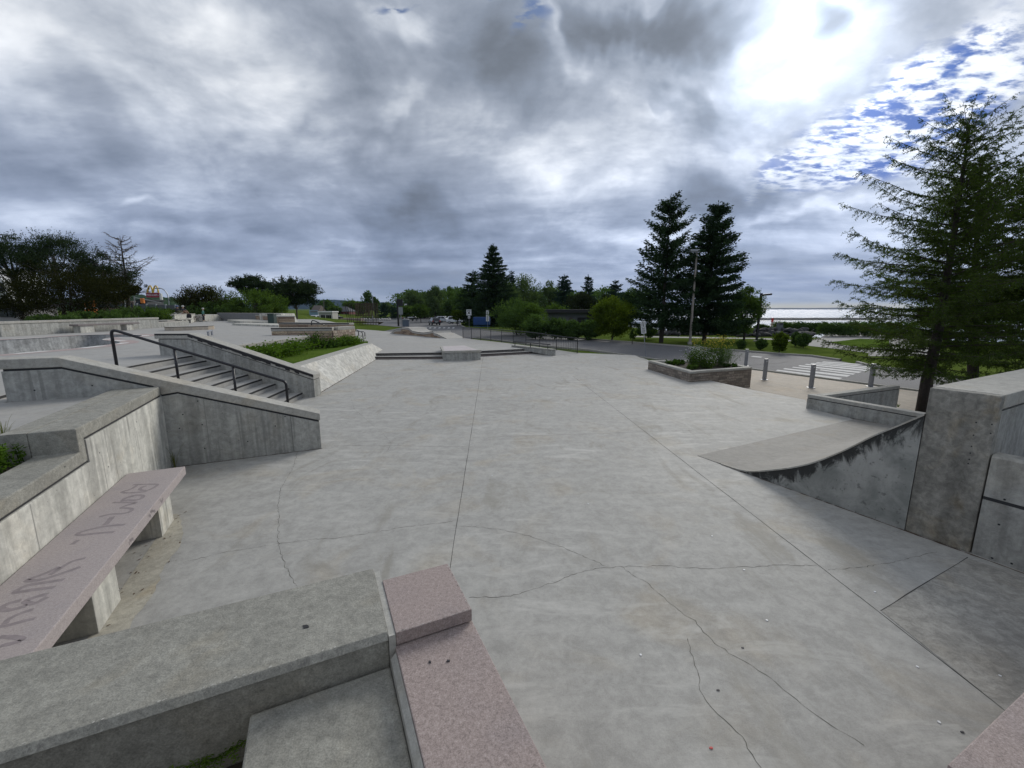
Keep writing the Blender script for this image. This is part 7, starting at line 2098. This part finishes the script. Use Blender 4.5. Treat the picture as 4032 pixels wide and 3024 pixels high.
WT = 'trees along the right side of the parking lot'
for lab, u, vt, w, y, m, lo in (('feathery tree at the left end of the lot treeline', 1628, 1144, 92, 150, g_birch, 0.12), ('dark tree behind the black pickup', 1668, 1150, 80, 160, g_leaf, 0.05),
                                ('tall weeping birch behind the silver crossover', 1712, 1127, 90, 118, g_birch, 0.10), ('dark tree right of the weeping birch', 1768, 1127, 90, 135, g_leaf, 0.03),
                                ('dark tree behind the white sport utility car', 1820, 1132, 90, 128, g_leaf, 0.03), ('small round tree above the pair of signs', 1600, 1206, 66, 118, g_mid, 0.30),
                                ('small round tree above the far white car', 1655, 1200, 74, 112, g_mid, 0.32), ('small sapling with pale leaves near the white car', 1800, 1222, 44, 92, g_light, 0.3),
                                ('dark low tree filling behind the parked cars', 1745, 1185, 110, 145, g_leaf, 0.0), ('dark low tree behind the small round trees', 1650, 1195, 120, 170, g_leaf, 0.0)):
    broad(lab, u, vt, w, y, m, None, lo, 3000, 32, None, 'leafy_tree', group=WT)
conifer('tall dark spruce standing over the blue dumpster', 1942, 962, 262, 90, g_spr, taper=0.85, density=1.35, up=0.12, hang=0.4, skirt=0.04, twig=0.36)
conifer('shorter dark spruce at the left of the tall spruce', 1862, 1068, 150, 95, g_spr, taper=0.6, up=0.15, skirt=0.03)
conifer('slim spruce tip between the tall spruce and the round trees', 2014, 1070, 80, 102, g_spr2, taper=0.7)
CT = 'trees behind the park building'
broad('large round green tree right of the tall spruce', 2065, 1080, 150, 108, g_birch, None, 0.05, 4200, 40, None, 'leafy_tree', group=CT)
broad('yellowish green tree close right of the tall spruce', 1992, 1105, 120, 98, g_birch, None, 0.02, 3600, 34, None, 'leafy_tree', group=CT)
broad('green tree left of the three small spruces', 2165, 1106, 100, 105, g_birch, None, 0.0, 3200, 32, None, 'leafy_tree', group=CT)
broad('pale low tree above the left end of the black roof', 2185, 1196, 120, 72, g_mid, None, 0.1, 2600, 26, None, 'leafy_tree', group=CT)
broad('green tree between the rounded cedars and the big spruce', 2490, 1135, 100, 85, g_leaf, None, 0.0, 3000, 30, None, 'leafy_tree', group=CT)
conifer('largest of the three small spruces behind the park building', 2222, 1081, 118, 98, g_spr2, taper=0.62, group=CT)
conifer('slender middle one of the three small spruces', 2316, 1086, 84, 98, g_spr2, taper=0.62, group=CT)
conifer('wide low spruce right of the slender one', 2423, 1106, 104, 95, g_spr2, taper=0.62, group=CT)
broad('round dark cedar above the black roof', 2285, 1150, 140, 82, g_cedar, None, 0.0, 3600, 30, None, 'cedar_tree', group=CT, flat_top=True)
broad('round dark cedar beside the bright green bush', 2392, 1160, 112, 82, g_cedar, None, 0.0, 3000, 28, None, 'cedar_tree', group=CT, flat_top=True)
HB = 'bushes along the far side of the road'
for lab, u, vt, w, y, m in (('big dark bush under the round green tree', 2035, 1178, 220, 58, g_leaf), ('yellowish topped bush at the left of the grey building', 2095, 1196, 120, 55, g_mid),
                            ('dark hedge bush before the left end of the grey building', 2110, 1240, 120, 50, g_leaf), ('dark hedge bush below the grey wall', 2185, 1252, 120, 50, g_leaf),
                            ('dark hedge bush below the notice panel', 2255, 1264, 110, 49, g_leaf), ('dark hedge bush below the building window', 2325, 1262, 110, 49, g_leaf), ('dark bush beside the tall spruce trunk', 1960, 1240, 110, 92, g_leaf)):
    broad(lab, u, vt, w, y, m, GND, 0.0, 4600, 42, None, 'hedge_bush', 'bush', group=HB, limbs=False, cr=0.22)
broad('bright yellow green bush right of the grey building', 2415, 1166, 185, 47, g_light, GND, 0.0, 8000, 64, 0.17, 'large_bush', 'bush', cr=0.2)
broad('small upright shrub left of the leaning sign', 2492, 1295, 34, 43, g_mid, GND, 0.0, 700, 10, 0.12, 'shrub', 'shrub', limbs=False)
broad('low dark bush behind the leaning sign', 2545, 1285, 90, 50, g_leaf, GND, 0.1, 1600, 18, None, 'shrub', 'shrub', limbs=True)

# the far wood behind the parking lot reads as one mass
wv = []
rs_ = np.random.default_rng(77)
for u_ in np.linspace(1570, 2560, 150):
    y_ = 175 + rs_.uniform(-12, 12)
    vt_ = 1152 + 10 * math.sin(u_ * 0.031) + 8 * math.sin(u_ * 0.083 + 1) + rs_.uniform(-6, 6) + (22 if u_ < 1600 else 0)
    tp_ = atd(u_, vt_, y_)
    k_n = 200
    hh_ = tp_.z - GND
    P_ = np.stack([tp_.x + rs_.normal(size=k_n) * 1.6, y_ + rs_.normal(size=k_n) * 2.0, GND + hh_ * (1 - rs_.uniform(0, 1, k_n) ** 1.6 * 0.98)], 1)
    wv.append(leafset(P_, rs_.normal(size=(k_n, 3)), 0.85 * rs_.uniform(.6, 1.3, k_n), 0.6))
far_wood = quads('far_wood', np.concatenate(wv), g_leaf)
far_wood['kind'] = 'stuff'; far_wood['label'] = 'dark continuous wood far behind the parking lot and park building'
# the two big spruces by the road
s1y = at(2607, 1349, GND).y
conifer('tall open spruce with upswept branches left of the lamp post', 2642, 769, 372, s1y, g_spr, GND, ubase=2606, taper=0.62, density=0.95, up=0.44, hang=1.1, skirt=0.12, twig=0.24, gap=0.04, step=0.62, ragged=(0.68, 1.1), fill=2.6)
s2 = at(*ZA(1030, 368), GND)
conifer('tall dense spruce right of the lamp post', 2831, 795, 350, s2.y + 0.5, g_spr, GND, ubase=2775, taper=0.64, density=1.1, up=0.28, hang=1.1, skirt=0.10, twig=0.24, gap=0.02, seed=5, step=0.52, ragged=(0.68, 1.1), fill=2.6)
broad('bright leafed tree at the right foot of the dense spruce', 2950, 1125, 140, s2.y + 2.5, g_mid, GND, 0.06, 4600, 40, 0.2, 'leafy_tree')
broad('dark low growth between the two big spruces', 2860, 1180, 170, s2.y + 1.5, g_leaf, GND, 0.05, 3600, 34, 0.2, 'large_bush', 'bush')

BS = 'clipped round bushes beside the road'
for lab, a, b, c_, m in (('small round bush nearest the big spruces', (65, 862), 755, 112, g_leaf), ('round dark bush before the dark lamp post', (318, 880), 740, 135, g_leaf), ('round dark bush with yellow shrub behind it', (540, 882), 735, 155, g_leaf),
                        ('largest round dark bush, rightmost of the row', (850, 853), 670, 175, g_leaf), ('round dark bush half hidden by the largest one', (750, 832), 655, 110, g_leaf)):
    p = at(*ZS(*a), GND)
    u, v = ZS(a[0], b)
    broad(lab, u, v, c_ * 700 / 2212, p.y, m, GND, 0.0, 4200, 40, 0.10, 'round_bush', 'bush', group=BS, limbs=False, cr=0.3)
u, v = ZS(555, 660)
broad('yellow green spiky shrub behind the round bushes', u, v, 66, 34, g_light, GND, 0.05, 1600, 18, 0.14, 'shrub', 'shrub', limbs=False)
SH = 'wild shrubs on the lake shore'
for i, (lab, a, b, w) in enumerate((('pale wild shrub at the left end of the shore', 560, 520, 200), ('dark wild shrub right of the stone monument', 790, 520, 250), ('dark wild shrub behind the dark memorial', 1010, 535, 260),
                                    ('dark wild shrub beginning under the larch branches', 1220, 525, 260), ('wild shrub seen through the left larch branches', 1450, 520, 280), ('wild shrub behind the larch trunk', 1750, 515, 330),
                                    ('wild shrub behind the right larch branches', 2080, 515, 360), ('low wild shrub by the dark lamp post', 330, 555, 130))):
    u, v = ZS(a, b)
    broad(lab, u, v + 3, w * 1.7 * 700 / 2212, 61 if u < 3250 else 56, g_leaf if i else g_mid, GND, 0.0, 3000, 34, 0.17, 'wild_shrub', 'shrub', group=SH, limbs=False, wy=0.4, flat_top=True, cr=0.34)
broad('grassy green trees far beyond the right larch', 3880, 1130, 420, 60, g_mid, GND, 0.0, 5200, 40, 0.3, 'leafy_tree')
# hedge strip of the parking island
hp_ = at(*ZT(1690, 500), ROAD)
for i, (a, w) in enumerate(((1440, 150), (1590, 170), (1750, 170), (1900, 160))):
    u, v = ZT(a, 436)
    broad(('low dark hedge behind the pale boulders, left end', 'low dark hedge behind the pale boulders, second stretch', 'low dark hedge behind the pale boulders, third stretch', 'low dark hedge behind the pale boulders, right end')[i], u, v, w * 360 / 2212, hp_.y + 3, g_leaf, ROAD, 0.0, 700, 12, None, 'hedge', 'hedge', limbs=False, trunk=False)

# ------------------------------------------------------------------ larches at the right
def larch(label, path, Ltab, y0, seed, nbr=120, tuft=0.062, dens=1.0, zmin=1.5):
    rs = np.random.default_rng(seed)
    P0 = [atd(u, v, y) for u, v, y in path]
    t = veg('larch_tree', label, 'tree', P0[0])
    n = len(P0)
    MB().tube(P0, [lerp(0.20, 0.012, (i / (n - 1)) ** 0.8) for i in range(n)], 9).build('trunk', m_bark, t, smooth=True)
    zs = [p.z for p in P0]
    def at_z(z):
        for a, b in zip(P0[:-1], P0[1:]):
            if a.z <= z <= b.z: return a.lerp(b, (z - a.z) / (b.z - a.z))
        return P0[-1]
    Lf = interp(Ltab)
    br = MB(); out = []
    ztop = zs[-1]
    for i in range(nbr):
        f = i / nbr
        z = zmin + (ztop - zmin) * f ** 0.92
        L = Lf(z) * (rs.uniform(0.35, 0.75) if rs.random() < 0.45 else rs.uniform(0.8, 1.15))
        an = i * 2.399 + rs.uniform(-.35, .35)
        d = np.array([math.cos(an), math.sin(an), 0.0])
        p = np.array(tuple(at_z(z)))
        m = max(6, int(L / 0.16))
        el = lerp(0.0, 0.62, f) + rs.uniform(-.18, .22)
        pts = [p]
        for s in range(m):
            g = s / m
            p = p + d * (L / m) + np.array([rs.normal() * .018, rs.normal() * .018, (L / m) * (el - 0.22 * (1 - f) * math.sin(g * 3.1) + 0.42 * g * g)])
            pts.append(p)
        pts = np.array(pts)
        br.tube([tuple(q) for q in pts[::2]] + ([tuple(pts[-1])] if m % 2 else []), [lerp(0.006 + 0.007 * L, 0.003, k / max(1, len(pts[::2]) - 1)) for k in range(len(pts[::2]) + (1 if m % 2 else 0))], 4, cap=False)
        side = np.array([-d[1], d[0], 0.0])
        for s in range(1, m + 1):
            g = s / m
            for q in range(int(3 * dens) if g > 0.12 else 1):
                tl = (0.16 + 0.34 * L / 2.5) * (1 - 0.55 * g) * rs.uniform(0.5, 1.25)
                sg = rs.choice((-1, 1))
                tv = d * rs.uniform(0.4, 0.9) + side * sg * rs.uniform(0.3, 1.0) + np.array([0, 0, rs.uniform(-0.75, 0.35)])
                tv /= np.linalg.norm(tv)
                q0 = pts[s] + (pts[s - 1] - pts[s]) * rs.uniform(0, 1)
                k = max(3, int(tl / 0.030))
                ss = (np.arange(k) + 0.5) / k
                bend = np.zeros((k, 3)); bend[:, 2] = -0.12 * tl * ss ** 2
                C = q0 + tv * (ss * tl)[:, None] + bend
                br.tube([tuple(q0), tuple(C[k // 2]), tuple(C[-1])], 0.0032, 3, cap=False)
                for rep in range(2):
                    A = rs.normal(size=(k, 3)) * 0.75 + tv * 0.55
                    out.append(leafset(C, A, tuft * rs.uniform(.6, 1.15, k), tuft * 0.26))
    br.build('branches', m_bark, t)
    V = np.concatenate(out)
    quads('needles', V, g_larch, t, t)
    return t, len(V)
Lt = [(0.6, 2.6), (1.0, 2.9), (2.0, 3.2), (3.3, 3.35), (4.5, 2.85), (5.9, 2.35), (7.3, 1.7), (8.2, 1.05), (8.9, 0.55), (9.5, 0.15)]
la_, n1 = larch('feathery larch with crooked trunk beside the block wall', [(u_, v_, 13.6) for u_, v_ in ((3634, 1626), (3650, 1500), (3690, 1330), (3722, 1130), (3752, 960), (3780, 760), (3800, 620), (3816, 480))], Lt, 13.6, 11, 165, 0.08, 1.35, zmin=0.72)
Lt2 = [(0.9, 2.7), (3.0, 2.9), (5.4, 2.1), (7.3, 1.2), (8.3, 0.5), (8.9, 0.12)]
lb_, n2 = larch('second larch standing close behind the crooked one', [(3830, 1560, 17), (3835, 1200, 17), (3850, 850, 17), (3862, 640, 17)], Lt2, 17, 23, 110, 0.10, 1.35, zmin=0.9)
Lt3 = [(0.9, 2.9), (3.0, 3.2), (4.8, 2.5), (6.7, 1.5), (8.0, 0.6), (8.8, 0.12)]
lc_, n3 = larch('dense larch cut off by the right edge', [(4110, 1600, 15), (4100, 1200, 15), (4090, 900, 15), (4070, 660, 15)], Lt3, 15, 31, 120, 0.095, 1.4, zmin=0.9)
print('LARCH', n1, n2, n3)

# ------------------------------------------------------------------ planted beds, weeds
def spray(name, label, cat, spots, h, lf, m, n, group=None, flowers=None, spread=0.25, root=None, lean=0.25, aspect=0.6):
    # upright leafy stems; spots: list of base points
    rs = np.random.default_rng(int(abs(spots[0].x * 100)) + n)
    c = sum(spots, Vector()) / len(spots)
    t = thing(name, label, cat, (c.x, c.y, min(p.z for p in spots)), group)
    st = MB(); out = []; fl_ = []
    for p in spots:
        hh = h * rs.uniform(0.7, 1.15)
        tip = np.array([p.x + rs.normal() * lean * hh, p.y + rs.normal() * lean * hh, p.z + hh])
        b = np.array(tuple(p)); mid = (b + tip) / 2 + np.array([0, 0, 0.06 * hh]) 
        st.tube([tuple(b), tuple(mid), tuple(tip)], [0.006, 0.005, 0.003], 3, cap=False)
        s = rs.uniform(0.05, 1.0, n)[:, None]
        C = (1 - s) ** 2 * b + 2 * s * (1 - s) * mid + s * s * tip
        A = rs.normal(size=(n, 3)); A[:, 2] = A[:, 2] * 0.5 + 0.25
        out.append(leafset(C + rs.normal(size=(n, 3)) * spread * 0.25 * hh, A, lf * rs.uniform(.6, 1.3, n), lf * aspect))
        if flowers: fl_.append(tip)
    st.build('stems', g_vine2, t)
    quads('leaves', np.concatenate(out), m, t, t)
    if flowers:
        fm, k, fs, sprd = flowers
        F_ = []
        for tip in fl_:
            C = tip + rs.normal(size=(k, 3)) * np.array([sprd, sprd, sprd * 0.8])
            for c_ in C:
                A = rs.normal(size=(5, 3)); A[:, 2] = np.abs(A[:, 2]) * 0.4
                F_.append(leafset(np.repeat(c_[None], 5, 0), A, fs, fs * 0.8))
        quads('flowers', np.concatenate(F_), fm, t, t)
    return t
def inpl(a, b, z=0.36):         # spot inside the stone planter by photo position
    return at(*ZA(a, b), z)
def ring_pts(a, b, ra, rb, n, z):
    out = []
    for _ in range(n):
        an, r_ = random.uniform(0, 6.28), math.sqrt(random.random())
        out.append(at(*ZA(a + ra * r_ * math.cos(an), b + rb * r_ * math.sin(an)), z))
    return out
FB_ = 'plants in the stone planter'
spray('planter_plant', 'bushy green plant with white daisies in the stone planter', 'plant', ring_pts(990, 715, 150, 34, 46, 0.36), 0.70, 0.09, g_mid, 80, FB_, (m_petal, 5, 0.026, 0.11), aspect=0.3)
spray('planter_plant', 'tall yellow flowering plant at the back of the stone planter', 'plant', ring_pts(1210, 690, 170, 24, 34, 0.36), 1.10, 0.09, g_mid, 70, FB_, (m_ypet, 12, 0.035, 0.09), aspect=0.3)
spray('planter_plant', 'feathery grey green plant at the right in the stone planter', 'plant', ring_pts(1360, 700, 120, 30, 40, 0.36), 0.78, 0.09, g_fea, 70, FB_, None, 0.4, aspect=0.14)
spray('planter_plant', 'white daisies hanging in the middle of the stone planter', 'plant', ring_pts(1170, 735, 70, 18, 20, 0.36), 0.5, 0.08, g_mid, 50, FB_, (m_petal, 4, 0.026, 0.12), aspect=0.3)
spray('planter_plant', 'low dark leaves at the left end of the stone planter', 'plant', ring_pts(640, 680, 150, 26, 26, 0.36), 0.18, 0.10, g_vine2, 30, FB_, None)
spray('planter_plant', 'broad leaved plant by the front corner of the stone planter', 'plant', ring_pts(900, 752, 70, 10, 12, 0.36), 0.16, 0.13, g_mid, 16, FB_, None)
spray('planter_plant', 'low green cushion by the right rim of the stone planter', 'plant', ring_pts(1450, 722, 90, 10, 14, 0.36), 0.14, 0.08, g_vine2, 24, FB_, None)
# creeping shrubs in the grass triangle
def vine(label, pts, hs, rad, m, n, lf):
    rs = np.random.default_rng(n)
    c = sum(pts, Vector()) / len(pts)
    t = thing('creeping_shrub', label, 'shrub', (c.x, c.y, BZ - 0.03), 'creeping shrubs in the grass triangle')
    out = []; st = MB()
    for i in range(n // 40):
        s = rs.uniform(0, len(pts) - 1.001); k = int(s)
        p = pts[k].lerp(pts[k + 1], s - k); h = lerp(hs[k], hs[k + 1], s - k)
        b = np.array([p.x + rs.normal() * rad * .5, p.y + rs.normal() * rad * .5, BZ - 0.03])
        tip = b + np.array([rs.normal() * rad * .8, rs.normal() * rad * .8, h * rs.uniform(0.45, 1.15)])
        st.tube([tuple(b), tuple((b + tip) / 2 + np.array([0, 0, .1 * h])), tuple(tip)], 0.008, 3, cap=False)
        q = rs.uniform(0.1, 1, 40)[:, None]
        C = b + (tip - b) * q + rs.normal(size=(40, 3)) * np.array([.16, .16, .10])
        C[:, 2] = np.maximum(C[:, 2], BZ - 0.02)
        A = rs.normal(size=(40, 3)); A[:, 2] = np.abs(A[:, 2]) * .5 - 0.15
        out.append(leafset(C, A, lf * rs.uniform(.6, 1.3, 40), lf * 0.8))
    st.build('stems', m_bark, t)
    quads('leaves', np.concatenate(out), m, t, t)
vine('bright green creeping shrub along the pale edge wall', [at(*Z52(560, 1345), BZ), at(*Z52(700, 1310), BZ), at(*Z52(850, 1272), BZ), at(*Z52(1050, 1222), BZ), at(*Z52(1230, 1170), BZ)], [0.42, 0.46, 0.42, 0.46, 0.34], 0.5, g_vine, 8000, 0.11)
vine('darker creeping shrub before the corner of the sandstone wall', [at(*Z52(1310, 1150), BZ), at(*Z52(1480, 1160), BZ), at(*Z52(1600, 1150), BZ)], [0.72, 0.34, 0.34], 0.36, g_vine2, 3000, 0.11)
vine('green creeping shrub under the right end of the sandstone wall', [at(*Z52(1680, 1140), BZ), at(*Z52(1780, 1120), BZ), at(*Z52(1870, 1105), BZ)], [0.42, 0.42, 0.22], 0.32, g_vine, 2600, 0.11)

def fern(label, base, n, L, m, name='weed', up=0.9, leaf=0.05):
    rs = random.Random(n + int(base.x * 100))
    t = thing(name, label, 'weed', base, 'weeds below the foreground ledge')
    V = []; st = MB()
    for i in range(n):
        an = rs.uniform(0, 6.28)
        d = Vector((math.cos(an), math.sin(an), 0)); l = L * rs.uniform(0.6, 1.15)
        p = Vector(base) + d * 0.01; pts = [p]
        for k in range(9):
            g = k / 9
            p = p + (d * (0.35 + 0.8 * g) + Vector((0, 0, up * (1 - 1.15 * g)))).normalized() * l / 9
            pts.append(p)
        st.tube(pts, 0.0022, 3, cap=False)
        for k in range(2, 10):
            sd = Vector((-d.y, d.x, 0))
            w = leaf * (1 - 0.75 * k / 10) * rs.uniform(.8, 1.2) + 0.006
            for s in (-1, 1):
                a = (sd * s + d * 0.5 + Vector((0, 0, rs.uniform(-.2, .3)))).normalized()
                q = pts[k]; b = a.cross(Vector((0, 0, 1))).normalized() * w * 0.16
                V.append([q, q + a * w * .5 + b, q + a * w, q + a * w * .5 - b])
    st.build('stems', m, t)
    quads('leaves', np.array([[tuple(c) for c in f] for f in V]), m, t, t)
g_weed = leafy('weed_leaves', (0.06, 0.11, 0.015), (0.13, 0.21, 0.028), (0.22, 0.31, 0.05), 0.35, 6.0)
for i, (a, b, n_, L_w) in enumerate(((925, 715, 20, .19), (860, 725, 18, .19), (845, 770, 20, .24), (905, 765, 24, .24), (795, 790, 18, .24), (735, 800, 18, .22))):
    fern(('feathery weed close to the lower ledge corner', 'small feathery weed left of the ledge corner', 'spreading feathery weed at the bottom edge', 'dense feathery weed against the lower ledge', 'feathery weed left of the dense one', 'leftmost feathery weed of the clump')[i], at(*Z3(a, b), 0.50), n_, L_w, g_weed)
def blades(label, base, n, L, m, w, name='weed', cat='weed', group=None, droop=0.9):
    rs = random.Random(n * 7 + int(base.y * 100))
    t = thing(name, label, cat, base, group)
    V = []
    for i in range(n):
        an = rs.uniform(0, 6.28); d = Vector((math.cos(an), math.sin(an), 0)); l = L * rs.uniform(.5, 1.15)
        p = Vector(base) + d * rs.uniform(0, .03); sd = Vector((-d.y, d.x, 0)); k = 6; pr = p
        for s in range(k):
            g = s / k
            q = pr + (d * (0.15 + droop * g) + Vector((0, 0, 1.0 - droop * 1.1 * g * g))).normalized() * l / k
            w0, w1 = w * (1 - g * .7), w * (1 - (g + 1 / k) * .85)
            V.append([pr + sd * w0 / 2, q + sd * w1 / 2, q - sd * w1 / 2, pr - sd * w0 / 2]); pr = q
    quads('blades', np.array([[tuple(c) for c in f] for f in V]), m, t, t)
g_drygrass = leafy('dry_grass_blades', (0.10, 0.12, 0.03), (0.16, 0.17, 0.06), (0.24, 0.22, 0.10), 0.3, 8.0)
blades('single broad green leaf below the foreground ledge', at(*Z3(325, 805), 0.50), 3, 0.16, g_weed, 0.035, group='weeds below the foreground ledge', droop=0.3)
blades('broad leaved weed between leaf and feathery clump', at(*Z3(715, 800), 0.50), 4, 0.15, g_weed, 0.03, group='weeds below the foreground ledge', droop=0.4)
blades('thin grass tuft growing in the corner of the two walls', FA(0.07, 0.10, 0.0), 16, 0.62, g_drygrass, 0.008, 'grass_tuft', 'grass', None, 0.75)
# goldenrod at the left edge
gp_ = [FA(-0.44 - random.uniform(0, .35), 3.08 + random.uniform(0, .5), 1.22) for _ in range(24)]
spray('wild_plant', 'leafy wild plant at the left edge beside the ledge end', 'plant', gp_, 0.27, 0.055, g_vine, 40, None, None, 0.3, aspect=0.35)
tg_ = [FA(-1.18 - random.uniform(0, .25), 2.0 + random.uniform(0, .8), DECK) for _ in range(14)]
blades('dry grass tuft behind the end of the white wall cap', FA(-0.75, 2.75, 1.43), 40, 0.30, g_drygrass, 0.006, 'grass_tuft', 'grass', None, 0.6)
# plants by the larch planter
for i in range(3):
    p = at(*ZS(1830 + 90 * i, 1575 + 6 * i), WALK + 0.05)
    blades(('left of three low weeds at the foot of the larch', 'middle of three low weeds at the foot of the larch', 'right of three low weeds at the foot of the larch')[i], p, 24, 0.16, g_vine, 0.012, 'weed', 'weed', 'weeds at the larch foot', 0.8)
# dry leaf litter under the bench
dl = MB()
rs = random.Random(8)
for i in range(160):
    s_, t_ = rs.uniform(0.1, 0.95), rs.uniform(2.0, 5.0)
    if rs.random() > (1.15 - s_): continue
    p = FA(s_, t_, 0.004 + rs.uniform(0, 0.006)); a = rs.uniform(0, 3); l = rs.uniform(0.008, 0.028)
    d = Vector((math.cos(a), math.sin(a), rs.uniform(-.2, .3))) * l; n_ = Vector((-math.sin(a), math.cos(a), 0)) * l * .35
    dl.add([p - d, p + n_, p + d, p - n_], [(0, 1, 2, 3)])
o = dl.build('leaf_litter', plain('dry_leaf_brown', (0.10, 0.055, 0.03), 0.9, 0, 0.4, 60))
o['kind'] = 'stuff'; o['label'] = 'dry brown leaf bits scattered under the granite bench'
# ------------------------------------------------------------------ air
hm_ = bpy.data.materials.new('haze_air'); hm_.use_nodes = True
hm_.node_tree.nodes.clear()
g = NT(hm_.node_tree)
out = g.new('ShaderNodeOutputMaterial'); pv_ = g.new('ShaderNodeVolumePrincipled')
pv_.inputs['Color'].default_value = (0.55, 0.70, 0.95, 1)
pv_.inputs['Density'].default_value = 0.00005
pv_.inputs['Anisotropy'].default_value = 0.0
g.l.new(pv_.outputs[0], out.inputs['Volume'])
hz_ = MB().box((3500, 5500, 150), (21000, 17000, 306.4)).build('haze', hm_, origin=(3500, 5500, -3.2))
hz_['kind'] = 'stuff'; hz_['label'] = 'thin blue haze in the air over the lake and far hills'
